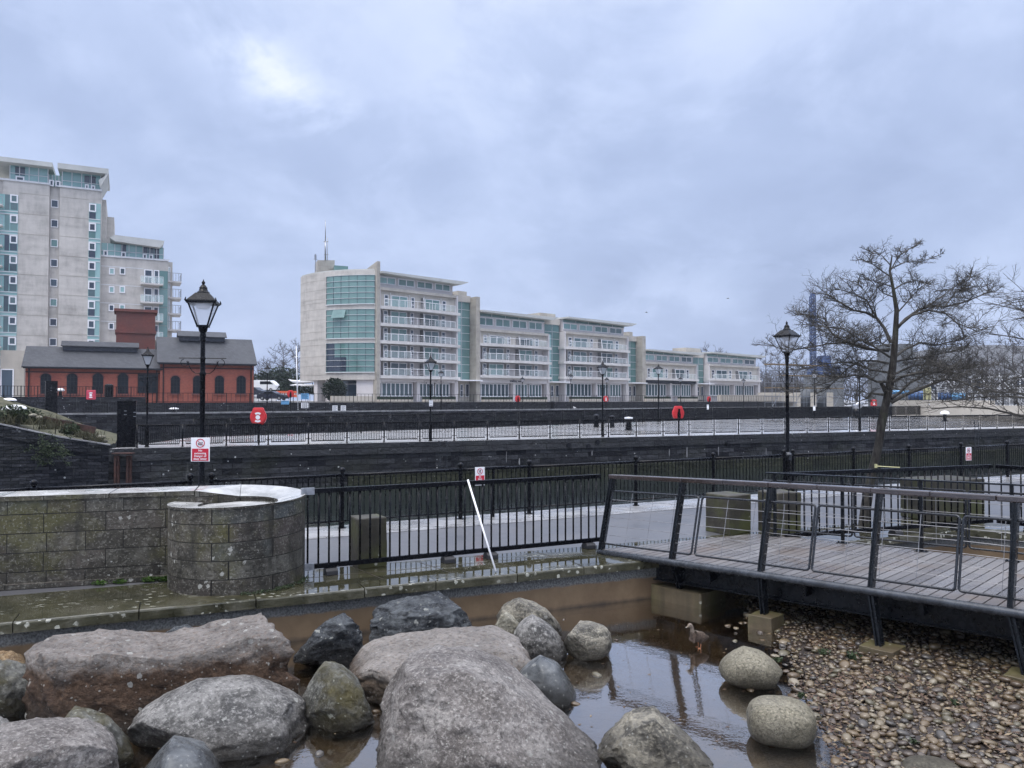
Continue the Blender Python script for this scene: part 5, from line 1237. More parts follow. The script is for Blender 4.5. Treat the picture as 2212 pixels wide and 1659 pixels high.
# lifebuoy housings on posts
def buoy(p,rz,label,w=.84,back=False,matn='red',square=False,scale=1,ph=1.95):
    t=empty('lifebuoy_station',p,label,'lifebuoy','red lifebuoy housings along the quays',rz); s=scale
    m=MB(); m.tube([(0,.02,0),(0,.02,ph*.92)],.05,8); build('post',m,MAT['iron'],t,local=True,smooth=True)
    zc=ph-.47*s; r=w/2
    if square: pf=[(-.40,.40),(-.36,.46),(.36,.46),(.40,.40),(.40,-.36),(.34,-.44),(-.34,-.44),(-.40,-.36)]
    else: pf=[(-.22,.50),(.22,.50),(.28,.45),(.30,.36),(.42,.12),(.43,-.06),(.36,-.28),(.24,-.42),(-.24,-.42),(-.36,-.28),(-.43,-.06),(-.42,.12),(-.30,.36),(-.28,.45)]
    k=w/.86
    m=MB(); m.prism([(x*k,-.16,zc+z*k) for x,z in pf],(0,.17,0)); m.prism([(x*k*.86,-.215,zc+z*k*.86) for x,z in pf],(0,.06,0)); m.prism([(x*k*.86,.0,zc+z*k*.86) for x,z in pf],(0,.05,0))
    build('housing',m,MAT[matn],t,local=True,bevel=.035)
    if back:
        m=MB(); m.prism([(-.09,.045,zc+.12),(.09,.045,zc+.12),(.13,.045,zc-.1),(.11,.045,zc-.44),(-.11,.045,zc-.44),(-.13,.045,zc-.1)],(0,.02,0)); m.box(-.06,.06,.05,.12,zc-.5,zc+.3); build('back_slot',m,MAT['iron'],t,local=True)
    else:
        m=MB(); q=-.222
        def arc(r0,r1,a0,a1):
            n=8
            for i in range(n):
                a,b=R(a0+(a1-a0)*i/n),R(a0+(a1-a0)*(i+1)/n)
                m.prism([(r*math.cos(x)*k,q,zc-.02+r*math.sin(x)*k) for r,x in ((r0,a),(r1,a),(r1,b),(r0,b))],(0,-.004,0))
        arc(.17,.27,52,128); arc(.17,.27,232,308); arc(.0,.125,0,360); build('emblem',m,MAT['signwhite'],t,local=True)
p=ppx(559,46.5); buoy(V((p.x,p.y,ZP)),R(6),'big red lifebuoy housing with white emblem on the pier before the parked cars')
p=ppx(1466,46.6); buoy(V((p.x,p.y,ZP)),R(196),'big red lifebuoy housing seen from behind on the pier right of the capstan',.84,True)
p=FQ(207,3); buoy(V((p.x,p.y,ZF)),R(15),'squarish pinkish red lifebuoy housing before the brick pump house',.95,False,'red_pink',True,1,2.4)
for px,l,bk in ((1127,'red lifebuoy housing on the far quay before the second apartment block',True),(1317,'red lifebuoy housing with white emblem on the far quay before the third apartment block',False),(1541,'red lifebuoy housing on the far quay between fourth and last apartment blocks',True)):
    p=FQ(px,.9); buoy(V((p.x,p.y,ZF)),R(210 if bk else 10),l,.86,bk,ph=2.0)
d=ray(1887,873); p=V((d.x/d.y*80,80,ZP)); buoy(p,R(-12),'narrow red lifebuoy board behind the tree trunk on the right of the pier',.62,False,'red',True,1,2.55)
p=FQ(654,4); buoy(V((p.x,p.y,ZF)),R(200),'dark red lifebuoy housing beside the white flagpole',.8,True,ph=2.6)
# small notices
def notice(p,w,h,label,matn='signwhite',rz=R(20),post=0,nm='notice_board',lines=5):
    t=empty(nm,p,label,'notice',None,rz); m=MB(); m.box(-w/2,w/2,-.015,.015,-h/2,h/2); build('panel',m,MAT[matn],t,local=True)
    m=MB()
    for i in range(lines): m.box(-w*.38,w*(.38-.12*(i%2)),-.019,-.0155,h*(.36-.72*i/max(1,lines-1))-h*.03,h*(.36-.72*i/max(1,lines-1))+h*.03)
    build('print_lines',m,MAT['carblack'],t,local=True)
    if post:
        m=MB()
        for x in (-w*.4,w*.4): m.box(x-.03,x+.03,.016,.06,-post,h/2)
        build('post',m,MAT['iron_far'],t,local=True)
p=ppx(931,46.45); notice(V((p.x,p.y,2.42)),.22,.36,'small white notice strapped to the pier lamp post left of centre',lines=3)
p=FQ(725,.2); notice(V((p.x,p.y,1.55)),.62,.75,'left half of a white notice pair hung on the far quay railing'); p=FQ(743,.2); notice(V((p.x,p.y,1.55)),.62,.75,'right half of a white notice pair hung on the far quay railing')
p=FQ(679,3.0); notice(V((p.x,p.y,3.05)),.95,.7,'upper pale blue notice board by the round-ended apartment building','lightblue',post=1.8); notice(V((p.x+.05,p.y,1.95)),.95,.7,'lower pale notice board below the pale blue one by the round-ended building')
p=rp(1522,.4); notice(V((p.x,p.y,p.z+1.2)),.2,.45,'tiny pale notice on the rear pier fence right of the big red lifebuoy',lines=2)
p=rp(2000,.4); notice(V((p.x,p.y,p.z+1.2)),.2,.4,'tiny pale notice on the rear pier fence right of the tree',lines=2)
p=FQ(617,.2); notice(V((p.x,p.y,2.3)),.9,.45,'blue and white notice on railing left of the parked saloon','lightblue',lines=2)
d=ray(1751,890); p=rp(1748,.6); notice(V((p.x,p.y,p.z+1.0)),.28,.5,'small white notice on the thin lamp post seen through the tree',lines=2)
# far bollards
p=RT(132,2.93,.8); bollard_mush(p,'white mushroom bollard in front of the lower brick wing',.9,.42)
p=FQ(383,1.5); bollard_mush(p,'low white-topped bollard on the far quay below the taller brick wing',.55,.5)
p=FQ(1232,4.2); m=MB(); m.lathe([(.36,0),(.36,.9),(.40,.92),(.40,1.05),(.3,1.15),(.001,1.18)],14,V((p.x,p.y,ZF))); tag(smooth_by_angle(build('litter_bin',m,MAT['iron'],org=p),40),'round black litter bin on the far quay before the third apartment block','bin')
p=RT(238,2.93,.9); m=MB(); m.lathe([(.42,0),(.42,1.15),(.46,1.17),(.46,1.3),(.3,1.42),(.001,1.45)],14,p); tag(smooth_by_angle(build('litter_bin',m,MAT['iron'],org=p),40),'round black litter bin in front of the lower brick wing','bin')
d=FQ(105,-2.0); cabinet(V((d.x,d.y,ZF)),1.0,.6,3.2,'tall black cabinet on the far quay behind the overgrown ramp',R(35))
# flagpole
p=FQ(657,2.0); m=MB(); m.tube([p,p+V((-.25,0,8.0))],[.09,.05],8); m.tube([p+V((-.6,0,6.6)),p+V((.3,0,6.75))],.03,6); o=tag(build('flagpole',m,MAT['white'],org=p,smooth=True),'slim white flagpole with short yard in front of the round-ended building','flagpole')
m=MB()
for z in (0.1,.35,.6,.85): m.tube([p+V((0,0,z)),p+V((0,0,z+.13))],.10,8)
build('painted_bands',m,MAT['iron_far'],o)
# ---------------------------------------------------------------- left lock wall ramp & overgrown ruin
def rz_top(px): 
    for (a,b),(c,d_) in zip(((-260,880),(0,917),(130,945),(236,962)),((0,917),(130,945),(236,962),(262,966))):
        if a<=px<=c: return b+(d_-b)*(px-a)/(c-a)
m=MB(); ks=[-260,-120,0,60,130,190,236,237.5]
tops=[AL(k,rz_top(k),46.0,.44) for k in ks]
for a,b in zip(tops[:-1],tops[1:]):
    a0,b0=V((a.x,a.y,ZD-1)),V((b.x,b.y,ZD-1))
    q=PN*1.0
    m.add([a0,b0,b-V((0,0,.55)),a-V((0,0,.55)),a0+q,b0+q,b+q-V((0,0,.55)),a+q-V((0,0,.55))],[(0,1,2,3),(5,4,7,6),(1,5,6,2),(4,0,3,7),(3,2,6,7)])
    o_=-PN*.07
    m.add([a+o_-V((0,0,.55)),b+o_-V((0,0,.55)),b+o_,a+o_,a+q-V((0,0,.55)),b+q-V((0,0,.55)),b+q,a+q],[(0,1,2,3),(5,4,7,6),(1,5,6,2),(4,0,3,7),(3,2,6,7),(0,4,5,1)])
tag(build('lock_wall',m,MAT['dockrough']),'dark rubble lock wall with sloping top at the left of the dock','wall')
m=MB()
for a,b in zip(tops[:-1],tops[1:]):
    m.ob(a-PN*.09,b-a,PN*.42,V((0,0,.05)))
tag(build('lock_wall_coping',m,MAT['quaystone']),'wet pale coping stones running down the sloping lock wall','coping')
m=MB(); nx=26; rrg=random.Random(8); vs=[]; ny=10
for j in range(ny+1):
    for i in range(nx+1):
        k=-260+(500)*i/nx; a=AL(min(k,236),rz_top(min(k,236)),46.0,.44); v=j/ny
        p=a+PN*(.3+13*v); p.z=a.z-.1+(.9*max(0,1-(k+260)/470)**1.0)*v*1.6+.28*mn.noise(V((p.x*.5,p.y*.5,1)))*min(1,v*5); p.z=max(p.z,ZD) 
        vs.append(p)
m.add(vs,[(j*(nx+1)+i,j*(nx+1)+i+1,(j+1)*(nx+1)+i+1,(j+1)*(nx+1)+i) for j in range(ny) for i in range(nx)])
tag(build('overgrown_bank',m,MAT['drygrass'],smooth=True),kind='structure')
def tuft(p,n,h,w,rr,mat,label,cat='grass tuft',nm='grass_tuft'):
    m=MB(); p=V(p)
    for i in range(n):
        b=p+V((rr.gauss(0,w),rr.gauss(0,w),-.05)); L=h*rr.uniform(.4,1.1); d=V((rr.gauss(0,.45),rr.gauss(0,.45),1)).normalized(); s=V((rr.uniform(-1,1),rr.uniform(-1,1),0)).normalized()*.014
        e=b+d*L+V((d.x,d.y,-.4))*L*.3; m.add([b-s,b+s,b+d*L*.55+s*.8,e,b+d*L*.55-s*.8],[(0,1,2,4),(2,3,4)])
    return tag(build(nm,m,mat,org=p),label,cat,'grass and scrub on the overgrown lock wall')
rr=random.Random(31)
spots=[(22,906,.62,'leaf','large grey-green shrub on the overgrown bank at the left edge'),(62,910,.55,'leaf','bushy shrub right of the large grey-green shrub'),(88,915,.5,'drygrass','pale dry grass tussock beside the bushy shrub'),(118,925,.45,'drygrass','dry grass tussock halfway down the sloping coping'),(150,935,.4,'leaf','small green scrub halfway down the sloping coping'),(182,942,.35,'drygrass','dry grass tuft near the low end of the sloping coping'),(205,952,.25,'drygrass','lowest dry grass tuft where the slope meets the pier'),(10,915,.6,'drygrass','brownish grass clump in front of the large shrub')]
for px,py,s_,mt_,l in spots:
    a=AL(px,py,47.0+(950-py)*.02,.44); m=MB()
    if mt_=='leaf': leafclump(m,a+V((0,0,s_*.35)),s_*1.2,s_*.8,s_*.75,int(900*s_),.15,rr); [m.tube([a+V((0,0,-.1)),a+V((rr.gauss(0,.35),rr.gauss(0,.25),rr.uniform(.1,.5)))*s_,a+V((rr.gauss(0,.7),rr.gauss(0,.4),rr.uniform(.3,1.0)))*s_],[.02,.012,.005],4,False) for _ in range(40)]; tag(build('scrub',m,MAT['leaf'],org=a),l,'shrub','grass and scrub on the overgrown lock wall')
    else: tuft(a,260,s_*1.5,s_*.8,rr,MAT['drygrass'],l)
a=AL(112,975,45.8,.44); m=MB()
for i in range(40):
    q=a+V((rr.gauss(0,.5),rr.gauss(-.1,.08),rr.gauss(.1,.35))); d=V((rr.gauss(.2,.7),-.25,rr.gauss(-.2,.4))); m.tube([q,q+d*.35,q+d*.6+V((0,0,-.12))],.008,3,False); leafclump(m,q+d*.4,.22,.1,.16,22,.09,rr)
tag(build('hanging_shrub',m,MAT['leaf'],org=a),'green shrub hanging from the face of the dark lock wall','shrub')
m=MB(); a,b=AL(52,897,48.2,.44),AL(206,930,47.2,.44); m.bar(a,b,.06,.32); tag(build('rusty_beam',m,MAT['rust'],org=a),'long rusty steel beam lying along the overgrown sloping lock wall','beam')
m=MB(); 
for px in (255,281): 
    a=AL(px,984,45.7,.44); m.ob(V((a.x-.12,a.y-.15,ZD-.5)),(.24,0,0),(0,.12,0),(0,0,a.z-ZD+.5)); m.ob(V((a.x-.02,a.y-.25,ZD-.5)),(.04,0,0),(0,.3,0),(0,0,a.z-ZD+.4))
a=AL(268,980,45.6,.44); m.ob(V((a.x-.45,a.y-.3,a.z)),(.95,0,0),(0,.4,0),(0,0,.05))
tag(build('rusty_guide',m,MAT['rust'],org=a),'pair of rusty steel guide beams at the left end of the pier wall','steel guide')
p=AL(32,880,48.5,.44); bollard_mush(V((p.x,p.y,p.z-.75)),'large domed white bollard on the overgrown lock wall at the left edge',.85,.55)
p=AL(20,862,60,.44); bollard_mush(V((p.x,p.y,p.z-.5)),'small flat white bollard behind the domed one at the left edge',.55,.4)
m=MB(); q=[AL(x,y,49.5,.44) for x,y in ((0,883),(30,884),(70,893),(120,905),(160,911),(196,915))]; m.tube(q,.025,5)
for p in (q[1],q[3],q[5]): m.tube([p,p-V((0,0,1.0))],.025,5)
tag(build('sloping_handrail',m,MAT['iron_far'],org=q[0]),'thin sloping handrail above the overgrown lock wall','handrail')
# boulders in ruin
for i,(px,py,s_) in enumerate(((215,940,.20),(224,949,.15),(190,942,.18),(176,938,.15),(70,893,.16),(84,897,.14))):
    a=AL(px,py,47.4,.44); bm=bmesh.new(); bmesh.ops.create_icosphere(bm,subdivisions=3,radius=s_)
    for v in bm.verts: v.co=V((v.co.x*1.3,v.co.y,v.co.z*.6))*(1+.3*mn.noise(v.co*2+V((i*5,0,0))))
    me=bpy.data.meshes.new('rubble_stone'); bm.to_mesh(me); bm.free(); me.materials.append(MAT['rk_pale']); o=bpy.data.objects.new('rubble_stone',me); col.objects.link(o); o.location=a-V((0,0,.1)); tag(o,'pale loose rubble stone on the overgrown sloping lock wall','stone','rubble stones on the overgrown lock wall')
# gulls
for px,py,l in ((1396,675,'tiny distant gull flying above the third apartment block'),(1572,645,'tiny distant gull flying higher, left of the bare tree')):
    p=AY(px,py,120); m=MB(); m.tube([p+V((-.2,0,0)),p+V((0,0,.03)),p+V((.25,0,0))],[.02,.07,.02],6)
    for s_ in (-1,1): m.add([p+V((-.08,0,.03)),p+V((.1,0,.03)),p+V((.05,s_*.35,.14)),p+V((-.02,s_*.62,.08))],[(0,1,2,3)])
    tag(build('gull',m,MAT['greywall'],org=p),l,'bird')
p=FQ(1252,1.2); m=MB(); m.ball(p+V((0,0,.18)),.16,8); m.ball(p+V((-.14,0,.36)),.07,6); m.tube([p+V((.05,0,.2)),p+V((.32,0,.14))],[.1,.02],6); m.tube([p,p+V((0,0,.1))],.02,4)
tag(build('gull',m,MAT['white'],org=p,smooth=True),'white gull standing on the far quay before the third apartment block','bird')
# ================================================================= BUILDINGS
class Fac:
    def __init__(s,c,sl,px0):
        s.c,s.s=c,sl; s.o=AL(px0,864,c,sl); s.o.z=0; s.u=V((1,sl,0)).normalized(); s.n=V((sl,-1,0)).normalized()
    def U(s,px): p=AL(px,864,s.c,s.s); p.z=0; return (p-s.o).dot(s.u)
    def Z(s,px,py): return AL(px,py,s.c,s.s).z
    def pt(s,u,n,z): return s.o+s.u*u+s.n*n+V((0,0,z))
    def box(s,m,u0,u1,z0,z1,n0,n1): m.ob(s.pt(u0,n0,z0),s.u*(u1-u0),s.n*(n1-n0),V((0,0,z1-z0)))
def win(f,t,u0,u1,z0,z1,n,glass='window',fr='white',nv=1,nh=1,fw=.10,nm='window'):
    m=MB(); d=.09
    for i in range(nv+1):
        u=u0+(u1-u0)*i/nv; a=u-fw/2 if 0<i<nv else (u if i==0 else u-fw); f.box(m,a,a+fw,z0,z1,n,n+d)
    for i in range(nh+1):
        z=z0+(z1-z0)*i/nh; a=z-fw/2 if 0<i<nh else (z if i==0 else z-fw); f.box(m,u0+fw,u1-fw,a,a+fw,n,n+d-.01)
    w=build(nm,m,MAT[fr],t,uv=False)
    m=MB(); f.box(m,u0+.01,u1-.01,z0+.01,z1-.01,n-.03,n+.03); build('pane',m,MAT[glass],w,uv=False)
    return w
TF=Fac(142,.9,816)
def terrace_block(pxL,pxR,name_label,roof,pw,pb,slabs,g1,g0,zb,seed,sign=None,dark=False,right_roof=1.4,ppairs=4):
    f=TF; c=(pxL+pxR)/2; u0,u1=f.U(pxL),f.U(pxR); Z=lambda y:f.Z(c,y); rr=random.Random(seed); W=u1-u0
    t=empty('apartment_building',f.pt(u0,0,zb),name_label,'apartment building','stepped waterside apartment blocks')
    zr=Z(roof); zp=Z(pb); zs=[Z(y) for y in slabs]; zg1=Z(g1); zg0=Z(g0)
    m=MB(); f.box(m,u0,u1,zb-.5,zs[0]-.1,-14,-1.55); f.box(m,u0+.32,u1-.32,zs[0]-.1,zp,-13.9,-.75)
    for a,b in ((u0,u0+.3),(u1-.3,u1)): f.box(m,a,b,zb-.5,zp+.02,-1.5,.02)
    build('wall',m,MAT['rend'],t)
    m=MB(); f.box(m,u0+.31,u1-.31,zs[0]+.02,zp+.05,-1.5,-.55); 
    f.box(m,u0+.15,u1-.15,zp-.35,zp+.12,-.54,-.1); f.box(m,u0+.31,u1-.31,zp-.85,zp-.78,-.54,-.5); build('top_storey_wall',m,MAT['conclight'],t)
    # penthouse
    m=MB(); f.box(m,u0+.3,u1-.5,zp+.1,zr-.25,-11,-.9); build('penthouse_wall',m,MAT['rend'],t)
    z0,z1=Z(pw[1]),Z(pw[0]); k=ppairs
    for i in range(k):
        a=u0+.3+(W-1.0)*(i+.03)/k; b=u0+.3+(W-1.0)*(i+.90)/k; win(f,t,a,b,z0,z1,-.88,rr.choice(('teal','tealpale','teal','window')),nv=2,fw=.15)
    m=MB(); f.box(m,u0+.3,u1-.6,z1+.12,zr-.35,-.89,-.80); cl=build('clerestory_glazing',m,MAT['teal'],t,uv=False)
    m=MB()
    for i in range(6): a=u0+.3+(W-.9)*i/5; f.box(m,a-.03,a+.03,z1+.12,zr-.35,-.80,-.74)
    f.box(m,u0+.3,u1-.5,z1+.03,z1+.12,-.89,-.6); build('mullions',m,MAT['offwhite'],cl,uv=False)
    m=MB(); P=[(u0-.1,zr),(u1+right_roof,zr),(u1+right_roof,zr-.12),(u1-.1,zr-.62),(u0-.1,zr-.30)]
    m.prism([f.pt(u,-11.5,z) for u,z in P],f.n*12.6); build('roof',m,MAT['roofmetal'],t)
    # balconies
    for i,z in enumerate(zs):
        k=14; pts=[]
        e0,e1=-.35,W+.45
        for j in range(k+1): a=e0+(e1-e0)*j/k; pts.append((u0+a,.15+.95*math.sin(math.pi*j/k)))
        m=MB(); poly=[f.pt(u0+e0,-1.45,z-.48)]+[f.pt(u,n,z-.48) for u,n in pts]+[f.pt(u0+e1,-1.45,z-.48)]
        m.prism(poly,(0,0,.48)); bs=build('balcony',m,MAT['slabw'],t)
        m=MB(); pl=[f.pt(u,n-.1,z) for u,n in pts[1:-1]]
        m.tube([p+V((0,0,1.1)) for p in pl],.045,5)
        for p in pl: m.ob(p-V((.03,.03,0)),(.06,0,0),(0,.06,0),(0,0,1.1))
        for q in (.35,.55,.75,.2): m.tube([p+V((0,0,q)) for p in pl[4:-4]],.012,4,False)
        build('railing',m,MAT['white'],bs,uv=False)
        zp_=list(zip(pl[:-1],pl[1:]))
        for part in (zp_[:4],zp_[-4:]):
            m=MB(); q_=[part[0][0]]+[b for a,b in part]; k_=len(q_); m.add([p+V((0,0,.1)) for p in q_]+[p+V((0,0,1.05)) for p in q_],[(i_,i_+1,k_+i_+1,k_+i_) for i_ in range(k_-1)]); build('glass_panel',m,MAT['balglass'],bs,uv=False)
        top = zs[i-1]-.48 if i else zp-.9
        h=min(2.15,top-z-.1); nb=-.74 if i else -.54; w0=nb
        for a,b,nv,nh,gl in ((.08,.13,1,3,'windowdark'),(.165,.365,2,1,rr.choice(('window','teal','window'))),(.405,.45,1,3,'windowdark'),(.585,.775,2,1,rr.choice(('window','teal','window'))),(.81,.86,1,3,'windowdark')):
            win(f,t,u0+W*a,u0+W*b,z+.05,z+h,w0,gl,nv=nv,nh=nh)
        m=MB(); a=u0+W*.545; m.prism([f.pt(a-.3,nb+.1,z),f.pt(a-.3,.75,z),f.pt(a-.3,.35,z+h*.98),f.pt(a-.3,nb+.1,z+h*1.0)],f.u*.06); sc_=build('divider_screen',m,MAT['greywall'],t)
        m=MB(); m.bar(f.pt(a-.27,.78,z),f.pt(a-.27,.34,z+h),.1,.1,(1,0,0)); build('screen_frame',m,MAT['white'],sc_,uv=False)
        if i==0:
            for q in (.15,.38,.57,.79):
                m=MB(); m.tube([f.pt(u0+W*q,-.4,z),f.pt(u0+W*q,-.4,z+h+.35)],.07,6); build('column',m,MAT['offwhite'],t,uv=False)
    # ground floor
    m=MB(); zt=zs[-1]-.5; f.box(m,u0+.05,u1-.05,zg1,zt,-1.2,-.25); build('fascia',m,MAT['rend'] if not dark else MAT['carblack'],t)
    for (a,b,nv) in ((.02,.45,8),(.53,.72,4),(.74,.93,4)): win(f,t,u0+W*a,u0+W*b,zg0,zg1-.05,-1.0,'window',nv=nv,fw=.17,nm='glazed_doors')
    m=MB()
    for q in (.49,.985): f.box(m,u0+W*q-.3,u0+W*q+.3,zb-.3,zg1+.1,-1.1,-.15)
    build('pier',m,MAT['rend'],t)
    if sign:
        vs,fs=text_mb(sign,.62,.02,bold=.012); m=MB(); uc=u0+W*.52; zz=(zg1+zt)/2
        m.add([f.pt(uc+x,-.22+z,zz+y) for x,y,z in vs],fs); build('shop_lettering',m,MAT['carblack'],t,uv=False)
    return t,u0,u1
def stair(t,pxa,pxb,ytop,pxf0,pxf1,yft,g0,zb,canopy=None):
    f=TF; u0,u1=f.U(pxa),f.U(pxb); c=(pxa+pxb)/2; zt=f.Z(c,ytop); zg=f.Z(c,g0)
    m=MB(); f.box(m,u0,u1,zg-1,zt+1.0,-9,-1.62); f.box(m,u0,u1,zt,zt+1.1,-1.6,-1.2); build('stair_wall',m,MAT['conclight'],t)
    zc=zg+2.9
    m=MB(); f.box(m,u0+.02,u1-.02,zc,zt,-1.6,-1.45); cw=build('stair_glazing',m,MAT['teal'],t,uv=False)
    m=MB(); k=int((zt-zc)/1.35)
    for i in range(k+1): z=zc+(zt-zc)*i/k; f.box(m,u0,u1,z-.035,z+.035,-1.45,-1.36)
    f.box(m,(u0+u1)/2-.03,(u0+u1)/2+.03,zc,zt,-1.45,-1.38); build('mullions',m,MAT['offwhite'],cw,uv=False)
    m=MB(); f.box(m,u0+.05,u0+(u1-u0)*.45,zc+1.4,zt-2.0,-1.449,-1.435); build('paler_panes',m,MAT['tealpale'],cw,uv=False)
    if pxf0:
        m=MB(); a,b=f.U(pxf0),f.U(pxf1); z=f.Z(pxf0,yft); f.box(m,a,b,zb-1,z,-8,.35); build('fin_wall',m,MAT['conc'],t)
    m=MB(); f.box(m,u0-.2,u1+1.0,zg+2.75,zg+2.95,-1.4,1.0); build('entrance_canopy',m,MAT['white'],t)
    win(f,t,u0+.15,u0+(u1-u0)*.3,zg,zg+2.4,-1.5,'windowdark'); win(f,t,u0+(u1-u0)*.42,u0+(u1-u0)*.6,zg,zg+2.2,-1.5,'windowdark',nh=2); win(f,t,u0+(u1-u0)*.75,u1-.1,zg,zg+2.3,-1.5,'windowdark',nm='door')
def rooftop_box(t,pxa,pxb,yt,yb,off=6,dp=4):
    f=TF; c=(pxa+pxb)/2; f2=Fac(142+9,.9,816); u0,u1=f2.U(pxa),f2.U(pxb); m=MB(); f2.box(m,u0,u1,f2.Z(c,yb)-1.5,f2.Z(c,yt),-dp,0); build('rooftop_plant',m,MAT['conc'],t)
tB,bu0,bu1=terrace_block(818,989,'tallest six-storey apartment block with curved glass drum and roof masts',598,(605,620.5),630,[668,703.5,740,776,812.5],826,857,2.3,1)
stair(tB,989.5,1025.5,650,1026,1034,641,857,2.3); rooftop_box(tB,989,1008,629,650)
tD,_,_=terrace_block(1034.5,1187,'second apartment block with dark lettering above its ground floor',678,(690,707.5),716,[745.5,779,812],828,857.5,2.3,2,sign='walking west')
stair(tD,1187.5,1219.5,700,None,None,0,857,2.3); rooftop_box(tD,1167,1200,677,700)
tF,_,_=terrace_block(1220,1358,'third apartment block with divided balconies and sloping roof edge',692,(703,716.5),722,[753,783.5,815],828,857,2.3,3)
stair(tF,1359,1385,736,1385.5,1392.5,726,856,2.3); rooftop_box(tF,1359,1367,717,730)
tH,_,_=terrace_block(1392.8,1507,'fourth low apartment block with dark fascia above its ground floor',758.5,(768,780.5),785,[817.5],829,856,2.3,4,dark=True)
stair(tH,1508,1531,772,None,None,0,855,2.3); rooftop_box(tH,1482,1514,752,770)
tJ,_,_=terrace_block(1532,1642,'last low apartment block at the right end of the row',764.5,(774,785.5),790,[819.5],831,855,2.3,5)
# curved drum
f=TF; Pr=AL(812,864,142,.9); Pr.z=0; d_=ray(648,864); Pl=V((d_.x/d_.y*129.5,129.5,0)); ch=(Pr-Pl); mid=(Pr+Pl)/2; nn=V((ch.y,-ch.x,0)).normalized(); sg=2.1
Rr=(ch.length**2/4+sg**2)/(2*sg); cen=mid-nn*(Rr-sg); al=math.asin(ch.length/2/Rr); a0=math.atan2((Pl-cen).y,(Pl-cen).x); 
def DP(t,r=0,z=0):
    ang=a0+2*al*t; return V((cen.x+(Rr+r)*math.cos(ang),cen.y+(Rr+r)*math.sin(ang),z))
if (DP(1)-Pr).length>1: raise Exception('drum')
def tpx(px):
    lo,hi=0,1
    for _ in range(40):
        mdl=(lo+hi)/2; p=DP(mdl); x=1106+F*p.x/p.y
        if x<px: lo=mdl
        else: hi=mdl
    return lo
def zd(y,d=124.5): return H+(864-y)*d/F
def arcwall(m,t0,t1,z0,z1,r0,r1,n=14):
    for i in range(n):
        a,b=t0+(t1-t0)*i/n,t0+(t1-t0)*(i+1)/n
        fs=[(0,1,2,3),(7,6,5,4),(3,2,6,7),(1,0,4,5)]+([(0,3,7,4)] if i==0 else [])+([(2,1,5,6)] if i==n-1 else [])
        m.add([DP(a,r1,z0),DP(b,r1,z0),DP(b,r1,z1),DP(a,r1,z1),DP(a,r0,z0),DP(b,r0,z0),DP(b,r0,z1),DP(a,r0,z1)],fs)
tg=tpx(702)
m=MB(); m.uvf=lambda c,n:(math.atan2(c[1]-cen.y,c[0]-cen.x)*Rr,c[2])
arcwall(m,0,1,zd(821),zd(587),-8,0); arcwall(m,.02,.97,zd(590),zd(584),-7,-.8)
build('drum_wall',m,MAT['concpanel'],tB,smooth=False)
m=MB()
for y in (604,625,645,653,667,690,716,733,745,770,790,810): arcwall(m,0,tg,zd(y)-.025,zd(y)+.025,0,.012)
build('panel_joints',m,MAT['conc'],tB,uv=False)
for (ya,yb) in ((597.5,659),(670,732),(742,804.5)):
    m=MB(); arcwall(m,tg+.02,.985,zd(yb),zd(ya),.02,.10); cw=build('curtain_wall',m,MAT['teal'],tB,uv=False)
    m=MB()
    for i in range(6): z=zd(yb)+(zd(ya)-zd(yb))*i/5; arcwall(m,tg+.01,.99,z-(.10 if i==0 else .025),z+.025,.10,.19)
    build('transoms',m,MAT['offwhite'],cw,uv=False)
    m=MB()
    for i in range(7): t_=tg+.02+(.965-tg)*i/6; arcwall(m,t_-.0016,t_+.0016,zd(yb),zd(ya),.1,.14,1)
    build('mullions',m,MAT['windowdark'],cw,uv=False)
    if ya<700 and ya>660:
        m=MB(); t_=tg+.02+(.965-tg)*1/6; z=zd(ya); m.add([DP(t_,.2,z-.1),DP(t_+.14,.2,z-.1),DP(t_+.14,.8,z-1.4),DP(t_,.8,z-1.4)],[(0,1,2,3),(3,2,1,0)]); build('open_pane',m,MAT['tealpale'],cw,uv=False)
    if ya>740:
        m=MB(); arcwall(m,tg+.025,tg+.12,zd(yb)+.1,zd(ya)-.1,.101,.106,4); arcwall(m,tg+.12,tg+.25,zd(yb)+.1,zd(yb)+2.4,.101,.106,4); build('dark_panes',m,MAT['windowdark'],cw,uv=False)
m=MB(); arcwall(m,.22,1,2.0,zd(818),-7,-2.2); build('ground_storey',m,MAT['rend'],tB)
for a,b in ((.26,.32),(.44,.52),(.80,1.0)):
    m=MB(); arcwall(m,a,b,2.0,zd(818),-2.19,-.4,4); build('pier',m,MAT['rend'],tB)
m=MB(); arcwall(m,.53,.79,2.9,zd(822),-2.19,-1.9,6); g_=build('shop_glazing',m,MAT['windowdark'],tB,uv=False)
m=MB(); arcwall(m,.53,.79,zd(830),zd(829),-1.9,-1.8,6); arcwall(m,.585,.59,2.9,zd(822),-1.9,-1.8,1); build('mullions',m,MAT['offwhite'],g_,uv=False)
m=MB(); arcwall(m,.35,.42,2.4,zd(826),-2.19,-1.9,3); d1=build('door',m,MAT['window'],tB,uv=False)
m=MB()
for t_ in (.35,.385,.42): arcwall(m,t_-.004,t_+.004,2.4,zd(826),-1.9,-1.8,1)
build('door_frame',m,MAT['white'],d1,uv=False)
m=MB(); arcwall(m,.0,1,zd(587)-.03,zd(584),-3,-.2); build('roof_rim',m,MAT['roofmetal'],tB)
f2=TF; m=MB(); ua,ub=TF.U(810.5),TF.U(817.5); zt=TF.Z(814,565)
m.prism([TF.pt(ua,.4,2),TF.pt(ua,-9,2),TF.pt(ua,-9,zt-2.6),TF.pt(ua,.4,zt)],TF.u*(ub-ua)); build('fin_wall',m,MAT['conc'],tB)
def back(px,y,dd): d=ray(px,y); return V((d.x/d.y*dd,dd,H+d.z/d.y*dd))
